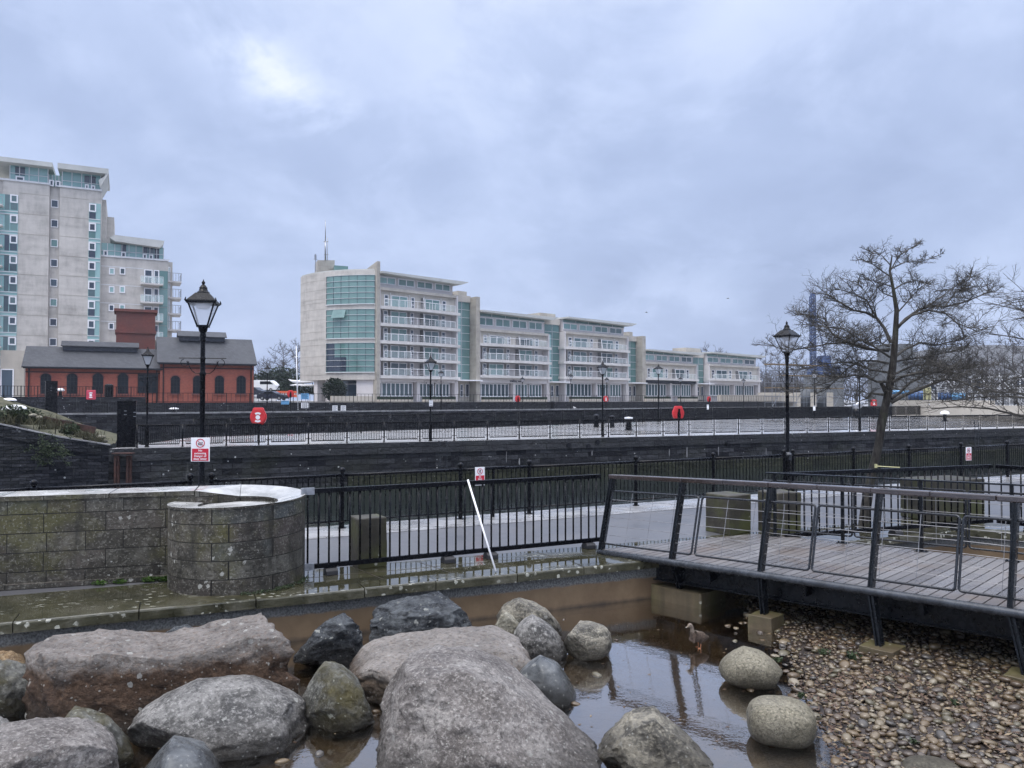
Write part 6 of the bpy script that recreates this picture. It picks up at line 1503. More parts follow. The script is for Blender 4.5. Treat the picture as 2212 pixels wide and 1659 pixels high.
a,b=back(686,562,131),back(723,562,133); m=MB(); m.ob(V((a.x,a.y,a.z-4)),b-a,V((-1.5,4,0)),V((0,0,4))); build('rooftop_plant',m,MAT['conc'],tB)
m=MB(); a,b=back(722,573,130),back(752,568,131); m.ob(V((a.x,a.y,a.z-2)),V(((b-a).x,(b-a).y,0)),V((-1,3,0)),V((0,0,2))); build('rooftop_glazing',m,MAT['teal'],tB)
m=MB(); a=back(703,562,132); tp=back(703,476,132); md=back(703,522,132); m.tube([a,md],.16,6); m.tube([md,tp],[.10,.05],6); q=V((.35,0,0)); m.tube([a+q,back(703,514,132)+q],.05,5); m.bar(md-V((.3,0,0)),md+V((.5,0,0)),.12,.12)
m.bar(a.lerp(md,.3)-V((.2,0,0)),a.lerp(md,.3)+V((.5,0,0)),.1,.1); build('mast',m,MAT['steel'],tB,smooth=True)
m=MB(); a=back(681.5,586,130); b=back(681.5,549,130); m.tube([a,b],.08,5); m.bar(b-V((.3,0,.9)),b+V((.3,0,-.9)),.08,.08); m.tube([b-V((0,0,.8)),b+V((0,0,-.1))],.18,6); build('mast',m,MAT['steel'],tB)
# planters & terrace furniture in front of the blocks
rr=random.Random(17)
for i,(pa,pb_,y0) in enumerate(((820,893,860),(918,985,860),(1046,1108,860.5),(1125,1183,860.5),(1236,1300,859.5),(1398,1450,859),(1470,1508,859))):
    a,b=ppx(pa,128 if i<2 else 132,.88),ppx(pb_,128 if i<2 else 132,.88); t=empty('planter',V((a.x,a.y,2.28)),f'long pale planter with clipped dark hedge, number {i+1} counting from the round-ended block','planter','planters along the apartment terrace')
    d=(b-a); d.z=0; n_=V((d.y,-d.x,0)).normalized(); z=H+(864-y0)*a.y/F
    m=MB(); m.ob(V((a.x,a.y,2.2)),d,-n_*.8,V((0,0,max(.35,z-2.2-.2)))); build('trough',m,MAT['cream'],t)
    m=MB(); zt=max(.35,z-2.2-.2)+2.2; m.ob(V((a.x,a.y,zt))-n_*.05,d,-n_*.7,V((0,0,.45))); build('hedge',m,MAT['hedge'],t)
t0=['pale planter nearest the round-ended drum','pale planter under the right half of the tallest block','pale planter left of the lettering on the second block','pale planter right of the lettering on the second block','pale planter before the third apartment block','pale planter left under the dark fascia block','pale planter at the right end of the dark fascia block']
for o,l in zip([o for o in col.objects if o.name.startswith('planter')],t0): o['label']=l+', topped by dark clipped hedge'
m=MB(); a=DP(.66,2.5,2.2); leafclump(m,a+V((0,0,1.9)),1.9,1.2,1.9,2600,.32,rr); tag(build('round_bush',m,MAT['hedge'],org=a),'big rounded dark evergreen bush under the curved glass drum','bush')
m=MB(); a,b=ppx(716,121,.6,2.2),ppx(808,121,.6,2.2); m.ob(a,b-a,V((-.3,.5,0)),V((0,0,.95))); tag(build('cream_wall',m,MAT['cream'],org=a),'low cream wall under the bush before the curved drum','wall')
# ---------------------------------------------------------------- left apartment tower
f=Fac(140.7,.5,0); x=lambda zx:zx*.2814; y=lambda zy:311+.2814*zy
def fz(zx,zy): return f.Z(x(zx),y(zy))
t=empty('apartment_tower',f.pt(0,0,2),'tall concrete apartment tower with teal window strips and winged roof at the far left','apartment building')
U=lambda zx:f.U(x(zx))
uL=U(-330)
m=MB(); f.box(m,uL,U(0),1.5,fz(0,265),-16,-.3); f.box(m,U(0),U(360),1.5,fz(200,290),-15.9,0); f.box(m,U(360),U(440),1.5,fz(400,320),-15.8,-.6); f.box(m,U(440),U(762),1.5,fz(600,345),-15.7,0); f.box(m,U(762),U(795),1.5,fz(780,395),-15.5,-2.5); f.box(m,U(795),U(856),1.5,fz(825,492),-14,-6)
build('wall',m,MAT['concpanel'],t)
m=MB()
for k in range(9):
    for a,b,c in ((124,358,385+155*k),(442,662,415+149.5*k)):
        if k<8: f.box(m,U(a),U(b),fz((a+b)/2,c)-.05,fz((a+b)/2,c)+.05,0,.015)
build('panel_joints',m,MAT['conc'],t,uv=False)
m=MB()
for a,b,zy in ((-300,362,272),(438,764,340)): f.box(m,U(a),U(b),fz((a+b)/2,zy)-.1,fz((a+b)/2,zy)+.15,-.2,.15)
build('parapet_trim',m,MAT['offwhite'],t,uv=False)
rr=random.Random(12)
for k in range(8):
    zy=450+152.6*k; win(f,t,U(370),U(428),fz(400,zy+30),fz(400,zy-30),-.58,rr.choice(('windowdark','windowdark','teal')))
    for (a,b,c,s0) in ((666,757,(455+149.5*k),0),(-60,120,(385+156.5*k),1)):
        zt,zb_=fz((a+b)/2,c),fz((a+b)/2,c+149)
        m=MB(); f.box(m,U(a),U(b),zb_,zt,.0,.06); st=build('window_strip',m,MAT['tealpale'],t,uv=False)
        w0,w1=(666,722) if not s0 else (58,118)
        win(f,t,U(w0),U(w1),fz(w0,c+62),fz(w0,c),.065,rr.choice(('windowdark','window')),fw=.16); 
        m=MB(); f.box(m,U(w0+3),U(w1-3),fz(w0,c+118),fz(w0,c+66),.065,.075); 
        if s0: f.box(m,U(18),U(54),fz(30,c+118),fz(30,c),.065,.075)
        build('dark_pane',m,MAT[rr.choice(('window','teal','windowdark'))],st,uv=False)
        m=MB()
        for z in (zb_,fz(a,c+119)): f.box(m,U(a),U(b),z-.05,z+.05,.06,.12)
        build('mullions',m,MAT['offwhite'],st,uv=False)
for a,b,za,zb_,yt in ((50,345,155,290,150),(455,755,215,350,205),(348,452,220,318,215)):
    m=MB(); c=(a+b)/2; f.box(m,U(a),U(b),fz(c,zb_),fz(c,za),-8,-.35 if b-a>150 else -1.2); g_=build('penthouse_glazing',m,MAT['tealpale'],t,uv=False)
    m=MB(); n_=-.35 if b-a>150 else -1.2
    for i in range(5): q=U(a)+(U(b)-U(a))*i/4; f.box(m,q-.05,q+.05,fz(c,zb_),fz(c,za),n_,n_+.06)
    zz=fz(c,(za*.45+zb_*.55)); f.box(m,U(a),U(b),zz-.04,zz+.04,n_,n_+.06); build('mullions',m,MAT['offwhite'],g_,uv=False)
for a,b,za,zb_ in ((95,163,238,278),(632,662,303,340),(680,712,311,350),(355,392,268,316),(404,443,275,320)): win(f,t,U(a),U(b),fz(a,zb_),fz(a,za),-.28,'windowdark',fw=.16)
for a,b,za,zb_ in ((90,166,165,228),(627,668,235,296),(672,715,240,300)):
    m=MB(); f.box(m,U(a),U(b),fz(a,zb_),fz(a,za),-.345,-.30); build('dark_pane',m,MAT['windowdark'],t,uv=False)
def wing(a,b,zt,zb_,tip,side):
    m=MB(); c=(a+b)/2; z1,z0=fz(c,zt),fz(c,zb_); 
    P=[(U(a),z0),(U(a),z1),(U(b),z1),(U(b),z0)]
    if side>0: P=[(U(a),z1),(U(b)+0,z1+.0),(U(b)-1.2,z1-2.3),(U(b)-2.2,z1-2.5),(U(b)-1.6,z0),(U(a)+.2,z0)]
    m.prism([f.pt(u,-9,z) for u,z in P],f.n*10.2); build('roof_wing',m,MAT['roofmetal'],t)
wing(-170,385,125,160,0,0); wing(425,815,182,222,0,0)
m=MB(); ua,ub=U(752),U(815); z1=fz(780,205); m.prism([f.pt(ub,1.2,z1-.2),f.pt(ub-.15,1.2,z1-.9),f.pt(ua,1.0,fz(760,345)),f.pt(ua-.2,1.0,fz(760,290)),f.pt(ua+.6,1.1,z1-1.0),f.pt(ua+.6,1.2,z1-.2)],-f.n*8); build('roof_wing',m,MAT['roofmetal'],t)
for k in range(9):
    a=f.pt(U(-40),0,fz(-40,470+155*k)); m=MB(); f.box(m,U(-120),U(8),a.z-.2,a.z,0,1.3); bl=build('balcony',m,MAT['slabw'],t)
    m=MB(); f.box(m,U(-120),U(8),a.z+.95,a.z+1.02,1.2,1.27)
    for i in range(6): q=U(-120)+(U(8)-U(-120))*i/5; f.box(m,q-.03,q+.03,a.z,a.z+1,1.2,1.25)
    build('railing',m,MAT['steel'],bl,uv=False)
m=MB(); f.box(m,U(0)+.0,U(185),1.5,f.Z(20,757),.0,.35); build('base_wall',m,MAT['cream'],t)
win(f,t,f.U(1),f.U(30),2.3,f.Z(15,797),.36,'windowdark',fw=.15,nv=1,nm='garage_door')
# lower wing
t=empty('apartment_building',f.pt(U(760),0,2),'lower concrete apartment wing with stacked balconies right of the tower','apartment building'); f0=f
f=Fac(141.6,.5,0); U=lambda zx:f.U(x(zx))
m=MB(); f.box(m,U(757),U(1282),1.5,fz(1020,882),-12,0); f.box(m,U(1282),U(1322),1.5,fz(1300,885),-14,-2.6); build('wall',m,MAT['concpanel'],t)
m=MB()
for zy in (945,1085,1225,1365): f.box(m,U(757),U(1090),fz(920,zy)-.05,fz(920,zy)+.05,0,.015)
f.box(m,U(757),U(1290),fz(1020,876)-.1,fz(1020,876)+.15,-.1,.14); build('panel_joints',m,MAT['offwhite'],t,uv=False)
m=MB(); f.box(m,U(757),U(1246),fz(1000,872),fz(1000,772),-8,-.4); g_=build('penthouse_glazing',m,MAT['tealpale'],t,uv=False)
m=MB()
for i in range(10): q=U(757)+(U(1246)-U(757))*i/9; f.box(m,q-.04,q+.04,fz(1000,872),fz(1000,772),-.4,-.33)
z=fz(1000,828); f.box(m,U(757),U(1246),z-.04,z+.04,-.4,-.33); build('mullions',m,MAT['offwhite'],g_,uv=False)
for a,b,za,zb_ in ((780,815,812,855),(918,955,825,870),(1085,1117,840,885),(1132,1165,845,888)): win(f,t,U(a),U(b),fz(a,zb_),fz(a,za),-.3,'windowdark',fw=.15)
for a,b,za,zb_ in ((917,957,768,820),(1083,1122,785,832),(1127,1170,790,838),(1175,1212,795,884)):
    m=MB(); f.box(m,U(a),U(b),fz(a,zb_),fz(a,za),-.395,-.35); build('dark_pane',m,MAT['windowdark'],t,uv=False)
m=MB(); c=1050; m.prism([f.pt(u,-10,z) for u,z in ((U(830),fz(c,745)),(U(868),fz(c,722)),(U(1248),fz(c,735)),(U(1238),fz(c,765)),(U(1215),fz(c,790)),(U(868),fz(c,768)))],f.n*11); build('roof_wing',m,MAT['roofmetal'],t)
for k in range(4):
    zy=975+141*k
    for a in (826,908): win(f,t,U(a),U(a+44),fz(a,zy+26),fz(a,zy-26),.01,rr.choice(('windowdark','window','tealpale')),fw=.14)
    zt=fz(1150,965+141*k); zb_=fz(1150,1078+141*k)
    win(f,t,U(1097),U(1162),zb_,zt,.01,'windowdark',fw=.14,nh=2,nm='balcony_door'); win(f,t,U(1170),U(1213),zb_,zt,.01,'windowdark',fw=.14,nm='balcony_door')
    m=MB(); f.box(m,U(1215),U(1280),fz(1250,1112+141*k),fz(1250,975+141*k),.0,.08); build('corner_glazing',m,MAT['teal'],t,uv=False)
    m=MB(); f.box(m,U(1070),U(1242),zb_-.2,zb_,0.02,1.5); bl=build('balcony',m,MAT['slabw'],t)
    m=MB()
    for z in (1.05,): f.box(m,U(1070),U(1242),zb_+z-.05,zb_+z,1.42,1.48)
    for i in range(7): q=U(1070)+(U(1242)-U(1070))*i/6; f.box(m,q-.025,q+.025,zb_,zb_+1.0,1.42,1.47)
    build('railing',m,MAT['offwhite'],bl,uv=False)
    m=MB(); f.box(m,U(1071),U(1241),zb_+.05,zb_+.98,1.44,1.45); build('glass_panel',m,MAT['balglass'],bl,uv=False)
    zs_=fz(1300,1035+126*k)
    m=MB(); f.box(m,U(1283),U(1392),zs_-.22,zs_,-6,-2.0); bl=build('side_balcony',m,MAT['slabw'],t)
    m=MB(); f.box(m,U(1283),U(1392),zs_+1.2,zs_+1.27,-2.1,-2.05); f.box(m,U(1388),U(1392),zs_+1.2,zs_+1.27,-6,-2.05)
    for i in range(6): q=U(1283)+(U(1390)-U(1283))*i/5; f.box(m,q-.03,q+.03,zs_,zs_+1.2,-2.1,-2.05)
    for i in range(4): f.box(m,U(1389),U(1391.5),zs_,zs_+1.2,-5.9+i*1.2,-5.84+i*1.2)
    build('railing',m,MAT['steel'],bl,uv=False)
    win(f,t,U(1286),U(1305),zs_+.05,zs_+2.2,-2.55,'tealpale',fw=.12,nm='balcony_door')
# ---------------------------------------------------------------- brick pump house
y5=lambda zy:673.9+.2814*zy
f=Fac(113.05,.5,345)
t=empty('brick_house',f.pt(0,0,2.2),'old red brick pump house with slate roofs, arched windows and square brick chimney','brick building')
def arched(f,c,w,yt,yb,label='arched_window'):
    u0,u1=f.U(c-w/2),f.U(c+w/2); z0,z1=f.Z(c,yb),f.Z(c,yt); r=(u1-u0)/2; uc=(u0+u1)/2; zs=z1-r
    arc=[(uc+r*math.cos(R(a)),zs+r*math.sin(R(a))) for a in range(0,181,15)]
    m=MB(); n=len(arc)
    for i in range(n-1):
        a,b=arc[i],arc[i+1]; k=1.22
        m.prism([f.pt(uc+(p[0]-uc)*s_,.005,zs+(p[1]-zs)*s_) for p,s_ in ((a,1),(a,k),(b,k),(b,1))],f.n*.08)
    f.box(m,u0-.15,u1+.15,z0-.18,z0,.005,.14); fr=build(label,m,MAT['brickdark'],t)
    m=MB(); m.prism([f.pt(u,.0,z) for u,z in [(u1,z0)]+arc+[(u0,z0)]],f.n*.03); build('pane',m,MAT['darkglass'],fr,uv=False)
    m=MB()
    for i in (1,2): q=u0+(u1-u0)*i/3; f.box(m,q-.03,q+.03,z0,z1-.12,.031,.06)
    for i in range(1,5): q=z0+(z1-z0)*i/5; f.box(m,u0,u1,q-.025,q+.025,.031,.055)
    build('glazing_bars',m,MAT['iron_far'],fr,uv=False)
def gabled(f,ua,ub,zb,ze,zr,dp,pre,ov=.35):
    m=MB()
    prof=[(0,zb),(0,ze),(-dp/2,zr-.12),(-dp,ze),(-dp,zb)]
    m.prism([f.pt(ua,n,z) for n,z in prof],f.u*(ub-ua)); build('wall',m,MAT['brick'],t)
    m=MB()
    for a,b in (((.45,ze-.25),(-dp/2,zr)),((-dp-.45,ze-.25),(-dp/2,zr))):
        m.prism([f.pt(ua-ov,a[0],a[1]),f.pt(ua-ov,b[0],b[1]),f.pt(ua-ov,b[0],b[1]+.16),f.pt(ua-ov,a[0],a[1]+.16)],f.u*(ub-ua+2*ov))
    rf=build('roof',m,MAT['slate'],t)
    m=MB(); f.box(m,ua-.2,ub+.2,ze-.32,ze-.16,.2,.48); f.box(m,ua,ub,ze-.75,ze-.65,.0,.1); build('gutter',m,MAT['iron_far'],t,uv=False)
    m=MB()
    for u in (ua+.35,ub-.35): f.box(m,u-.06,u+.06,zb,ze-.2,.02,.14)
    build('downpipe',m,MAT['iron_far'],t,uv=False)
    return rf
ze=f.Z(446,783); ua,ub=f.U(345.5),f.U(548); zr=10.35
rf=gabled(f,ua,ub,1.2,ze,zr,9,0)
def lantern(f,ua,ub,zr,dp,rf,h=.9):
    m=MB(); f.box(m,ua,ub,zr-.3,zr+h*.35,-dp/2-.9,-dp/2+.9); b=build('roof_lantern',m,MAT['carblack'],rf)
    m=MB()
    for s_ in (-1,1): m.prism([f.pt(ua-.2,-dp/2+s_*1.3,zr+h*.2),f.pt(ua-.2,-dp/2,zr+h),f.pt(ua-.2,-dp/2,zr+h+.1),f.pt(ua-.2,-dp/2+s_*1.3,zr+h*.2+.1)],f.u*(ub-ua+.4))
    build('lantern_roof',m,MAT['slate'],rf)
lantern(f,f.U(390),f.U(492),zr,9,rf)
for c in (1345,1515,1683,1850): arched(f,c*.2814,20,811.5,850.5)
f2=Fac(113.55,.5,345); ua2,ub2=f2.U(54),f2.U(345); ze2=f2.Z(200,792); zr2=8.75
rf=gabled(f2,ua2,ub2,1.2,ze2,zr2,8,0); lantern(f2,f2.U(130),f2.U(296),zr2,8,rf,.8)
for c in (350,552,750,942): arched(f2,c*.2814,23.5,806.2,850.5)
win(f2,t,f2.U(297),f2.U(341),f2.Z(320,849),f2.Z(320,808),.02,'darkglass',fr='iron_far',nv=3,nh=3,fw=.12)
fc=Fac(123.2,.5,345); m=MB(); ua,ub=fc.U(249),fc.U(334); zt=fc.Z(290,668); fc.box(m,ua,ub,3,zt-3.1,-4.2,0); fc.box(m,ua-.12,ub+.12,zt-3.1,zt-2.7,-4.32,.12); fc.box(m,ua,ub,zt-2.7,zt-.35,-4.2,0); fc.box(m,ua-.25,ub+.25,zt-.35,zt,-4.45,.25)
build('chimney',m,MAT['brickdark'],t)
# ---------------------------------------------------------------- car park, vehicles, barriers
m=MB(); m.prism([V((-62,118,2.2)),V((-37.5,118,2.2)),V((-37.5,142,4.05)),V((-62,142,4.05))],(0,0,-1.0)) if False else m.add([V((-66,116,2.285)),V((-37.5,120,2.285)),V((-38.5,138,4.05)),V((-70,138,4.05)),V((-46,190,4.3)),V((-90,190,4.3))],[(0,1,2,3),(3,2,4,5)])
tag(build('car_park_slope',m,MAT['ground']),kind='structure')
def wheelset(t,L,W,r,xs):
    for x_ in xs:
        for s_ in (-1,1):
            m=MB(); m.tube([(x_,s_*(W/2-.2),r),(x_,s_*(W/2+.0),r)],r,14); w=build('wheel',m,MAT['tyre'],t,local=True); m=MB(); m.tube([(x_,s_*(W/2-.0),r),(x_,s_*(W/2+.015),r)],r*.6,12); build('rim',m,MAT['steel'],w,local=True)
def car(p,rz,label,body,glass,paintm,L=4.6,W=1.8,name='parked_car'):
    t=empty(name,p,label,'car' if name=='parked_car' else 'van',None,rz)
    m=MB(); m.prism([(x_,-W/2,z) for x_,z in body],(0,W,0)); build('body',m,MAT[paintm],t,local=True,bevel=.05)
    m=MB(); m.prism([(x_,-W/2-.012,z) for x_,z in glass],(0,W+.024,0)); build('side_windows',m,MAT['darkglass'],t,local=True)
    wheelset(t,L,W,.32,(-L*.3,L*.3))
    m=MB(); 
    for s_ in (-.6,.6): m.box(-L/2-.02,-L/2+.05,s_-.2,s_+.2,.7,.85)
    build('tail_light',m,MAT['red'],t,local=True)
sal_b=[(-2.3,.25),(-2.3,.85),(-2.1,.98),(-1.5,1.02),(-.9,1.38),(.2,1.42),(1.0,1.02),(2.1,.85),(2.3,.6),(2.3,.25)]
sal_g=[(-1.35,1.0),(-.85,1.32),(.15,1.35),(.8,1.0)]
h_b=[(-1.95,.25),(-1.95,.9),(-1.75,1.4),(-1.2,1.5),(.3,1.5),(1.0,1.05),(1.9,.85),(1.95,.25)]; h_g=[(-1.6,1.0),(-1.45,1.36),(.2,1.42),(.75,1.02)]
v_b=[(-2.4,.3),(-2.4,1.9),(-2.2,2.05),(1.3,2.05),(1.75,1.75),(2.3,1.2),(2.4,1.0),(2.4,.3)]; v_g=[(-.6,1.3),(-.6,1.85),(1.25,1.85),(1.9,1.3)]
def on(px,d,z): r_=ray(px,864); return V((r_.x/r_.y*d,d,z))
car(on(590,120,2.55),R(-8),'dark blue saloon car with wet pale roofline beside the brick pump house',sal_b,sal_g,'carblack')
car(on(552,127,3.2),R(-10),'dark hatchback parked behind the dark saloon, half hidden by the brick pump house',h_b,h_g,'carblack',3.9)
car(on(573,141,4.15),R(-5),'white van parked on the raised car park behind the dark cars',v_b,v_g,'carwhite',4.8,2.0,'parked_van')
for i in range(5):
    p=on(601+9.5*i,124.5+.2*i,3.05); t=empty('barrier',p,'orange plastic water-filled barrier in the row behind the parked saloon','barrier','orange plastic barriers in the car park',R(8)); m=MB()
    m.prism([(-.36,-.22,0),(-.36,.22,0),(-.36,.12,.5),(-.36,.1,1.0),(-.36,-.1,1.0),(-.36,-.12,.5)],(.70,0,0)); build('body',m,MAT['orange'],t,local=True,bevel=.03); m=MB(); m.box(-.24,-.05,-.16,-.125,.42,.68); m.box(.05,.24,-.16,-.125,.42,.68); build('white_panel',m,MAT['offwhite'],t,local=True)
m=MB(); a,b=on(601,134,3.7),on(700,131,3.3); d=b-a
for i in range(14): leafclump(m,a+d*(i+.5)/14+V((0,0,.7)),.5,.5,.75,130,.3,rr)
tag(build('hedge',m,MAT['hedge'],org=a),'long clipped dark hedge behind the orange barriers','hedge')
for i,(px,d,h_,w_,l) in enumerate(((585,170,5,5,'dark evergreen shrub mass behind the white van'),(612,172,6,4.5,'dark evergreen shrub mass right of the white van'))):
    a=on(px,d,4.2); m=MB(); leafclump(m,a+V((0,0,h_*.42)),w_,2.5,h_*.55,1500,.6,rr); tag(build('evergreen_shrub',m,MAT['hedge'],org=a),l,'shrub')
t=empty('canoe_rack',on(655,133,3.6),'rack carrying two upturned white canoes beside the round-ended building','canoe rack'); p=t.location
m=MB()
for x_ in (-1.6,0,1.6): m.box(p.x+x_-.06,p.x+x_+.06,p.y-.06,p.y+.06,p.z,p.z+2.0)
m.box(p.x-2.0,p.x+2.0,p.y-.05,p.y+.05,p.z+1.25,p.z+1.33); build('frame',m,MAT['iron_far'],t,uv=False)
for z,sx,l in ((1.45,0,'lower white canoe on the rack by the round-ended building'),(2.1,-.3,'upper white canoe, tilted, on the rack by the round-ended building')):
    m=MB(); q=p+V((sx,0,z)); m.tube([q+V((-2.3,0,.45 if z>2 else .1)),q+V((-1.4,0,.1)),q,q+V((1.4,0,.02)),q+V((2.3,0,.1))],[.03,.25,.32,.25,.03],8); tag(build('canoe',m,MAT['white'],org=q,smooth=True),l,'canoe')
# ---------------------------------------------------------------- right-hand side: scaffold, rig, hangar, trusses
t=empty('scaffold',on(1745,140,1.2),'tube scaffold with yellow boarded lifts seen through the left of the bare tree','scaffold'); 
p0,p1=on(1668,135,1.2),on(1822,145,1.2); d=p1-p0; nb_=V((-d.y,d.x,0)).normalized()*1.6
zs_=[H+(864-y_)*140/F for y_ in (839.5,813,790)]
m=MB()
for i in range(8):
    for k in (0,1):
        q=p0+d*i/7+nb_*k; q=V((q.x,q.y,1.2)); m.tube([q,V((q.x,q.y,zs_[-1]+(1.2 if 1<i<6 else -2.5)))],.05,5)
for z in (2.2,3.2,zs_[0],zs_[0]+1,zs_[1],zs_[1]+1): 
    for k in (0,1): m.bar(p0+nb_*k+V((0,0,z-1.2)),p1+nb_*k+V((0,0,z-1.2)),.08,.08)
for i in range(0,7,2): m.bar(p0+d*i/7+V((0,0,.2)),p0+d*(i+1)/7+V((0,0,zs_[0]-1.2)),.07,.07)
build('tubes',m,MAT['steel'],t,uv=False)
for z,a,b in ((zs_[0],0,1),(zs_[1],.15,1.0),(zs_[2],.0,.75)):
    m=MB(); q=p0+d*a; m.ob(V((q.x,q.y,z))-nb_*.1,d*(b-a),nb_*1.2,V((0,0,.18))); build('boards',m,MAT['rk_tan'],t)
for x_ in (1740,1775): 
    q=on(x_,150,1.2); m=MB(); m.tube([q,q+V((0,0,4.0))],.9,10); tag(build('dark_pier_column',m,MAT['greywall'],org=q,smooth=True),'dark round column below the boarded scaffold, '+('left' if x_<1760 else 'right')+' of two','column')
t=empty('piling_rig',on(1762,170,2),'blue piling rig with tall lattice mast rising behind the scaffold','crane'); p=t.location
zt=H+(864-639)*170/F; zb_=H+(864-790)*170/F
m=MB(); w_=.45
for sx in (-w_,w_):
    for sy in (-w_,w_): m.tube([V((p.x+sx-.5,p.y+sy,3)),V((p.x+sx-.5,p.y+sy,zt))],.15,5)
z=4; k=0
while z<zt-.8:
    s_=1 if k%2 else -1
    for sy in (-w_,w_): m.bar(V((p.x-.5-w_*s_,p.y+sy,z)),V((p.x-.5+w_*s_,p.y+sy,z+.8)),.13,.13); m.bar(V((p.x-.5-w_,p.y+sy,z)),V((p.x-.5+w_,p.y+sy,z)),.1,.1)
    z+=.8; k+=1
m.bar(V((p.x+2.8,p.y,zb_)),V((p.x-.2,p.y,zt-3)),.22,.22); build('mast',m,MAT['rigblue'],t,uv=False)
m=MB(); m.box(p.x-.9,p.x-.1,p.y-.4,p.y+.4,zt,zt+.6); build('mast_head',m,MAT['rigblue'],t)
m=MB(); m.box(p.x-1.5,p.x+5.0,p.y-1.5,p.y+1.5,zb_-2.0,zb_-.2); m.box(p.x+.8,p.x+3,p.y-1.2,p.y+1.2,zb_-.2,zb_+2.2); build('rig_body',m,MAT['rigblue'],t,bevel=.1); m=MB(); m.box(p.x-2,p.x+5.5,p.y-1.8,p.y+1.8,1.2,zb_-2.0); build('tracks',m,MAT['greywall'],t)
# hangar
t=empty('hangar',on(2080,190,1.5),'large grey curved-roof hall behind the bare tree at right','hall')
pts=[]; a,b=on(1885,185,0),on(2420,150,0); d=b-a; n=16; zt_=lambda f_: H+(864-(797-44*math.sin(math.pi*min(1,f_*.9+.1))**.8))*180/F
m=MB(); P=[a+d*i/n+V((0,0,zt_(i/n))) for i in range(n+1)]
bk=V((-d.y,d.x,0)).normalized()*60
for i in range(n): m.add([P[i],P[i+1],P[i+1]+bk,P[i]+bk],[(0,1,2,3)])
build('roof',m,MAT['roofgrey'],t)
m=MB(); m.add([V((p.x,p.y,.5)) for p in P]+[p-V((0,0,.01)) for p in P],[(i,i+1,n+1+i+1,n+1+i) for i in range(n)]); m.add([V((P[0].x,P[0].y,.5)),P[0],P[0]+bk,V(((P[0]+bk).x,(P[0]+bk).y,.5))],[(0,1,2,3)]); build('wall',m,MAT['roofgrey'],t)
m=MB()
for i in range(1,n,3):
    a_,b_=P[i],P[i+1]; m.add([V((a_.x,a_.y,5))-bk*.003,V((b_.x,b_.y,5))-bk*.003,V((b_.x,b_.y,7))-bk*.003,V((a_.x,a_.y,7))-bk*.003],[(0,1,2,3)])
build('window_band',m,MAT['windowdark'],t,uv=False)
q=on(1905,150,1.2); m=MB(); m.ob(q,V((9,-1,0)),V((1,8,0)),V((0,0,9.0))); m.ob(q+V((1.5,1,9.0)),V((5,-.6,0)),V((.5,5,0)),V((0,0,3.4))); m.ob(q+V((-.1,-.1,8.7)),V((9.2,-1,0)),V((1,8.2,0)),V((0,0,.4)))
tag(build('grey_shed',m,MAT['greywall'],org=q,bevel=.05),'dark grey boxy shed directly behind the bare tree trunk','shed')
# white truss frame
t=empty('truss_frame',on(2120,120,1.5),'white steel truss framework of a stand behind the tree at right','framework'); 
a,b=on(2010,135,.8),on(2330,104,.8); d=b-a; dn=d.normalized()
m=MB(); N=15
for i in range(N+1):
    q=a+d*i/N; h_=5.4+ (i%3)*.3; m.tube([q,q+V((0,0,h_))],.10,5)
    if i<N:
        q2=a+d*(i+1)/N
        for z0,z1 in ((0,1.8),(1.8,3.6),(3.6,5.4)): m.bar(q+V((0,0,z0)) if i%2 else q2+V((0,0,z0)),q2+V((0,0,z1)) if i%2 else q+V((0,0,z1)),.1,.1)
    m.bar(q+V((0,0,0)),q+V((1.6,-2.4,0))+V((0,0,.0)),.1,.1); m.bar(q+V((1.6,-2.4,0)),q+V((0,0,2.6)),.1,.1)
for z in (1.8,3.6,5.4): m.bar(a+V((0,0,z)),b+V((0,0,z)),.1,.1)
build('members',m,MAT['offwhite'],t,uv=False)
def sheet(pxa,pxb,ya,yb,dd,mt,l,nm='banner'):
    a,b=back(pxa,yb,dd),back(pxb,yb,dd-1.5); z1=back(pxa,ya,dd).z; k=8; m=MB(); vs=[]
    for i in range(k+1):
        q=a.lerp(b,i/k)+V((0,.12*math.sin(i*2.1),0)); vs+=[V((q.x,q.y,a.z)),V((q.x,q.y-.05*math.cos(i*1.7),z1))]
    m.add(vs,[(2*i,2*i+2,2*i+3,2*i+1) for i in range(k)]); o=build(nm,m,MAT[mt],org=a,smooth=True); md=o.modifiers.new('t','SOLIDIFY'); md.thickness=.03
    tag(o,l,'banner')
sheet(2026,2054,848.5,864,112,'blue','dark blue sheeting on the fence right of the tree'); sheet(2055,2084,849,864,110,'lightblue','pale blue sheeting with lighter streaks beside the dark blue sheeting'); sheet(1927,1962,843,851,130,'lightblue','pale blue sheeting right of the tree trunk'); sheet(1962,2005,845,864,128,'blue','long blue hoarding behind the cream wall')
q=on(2003,122,1.5); m=MB(); m.box(q.x-.5,q.x+.5,q.y-.3,q.y+.3,2.6,4.6); tag(build('yellow_hoist',m,MAT['yellow'],org=q,bevel=.05),'small yellow machine panel behind the cream wall right of the tree','machine')
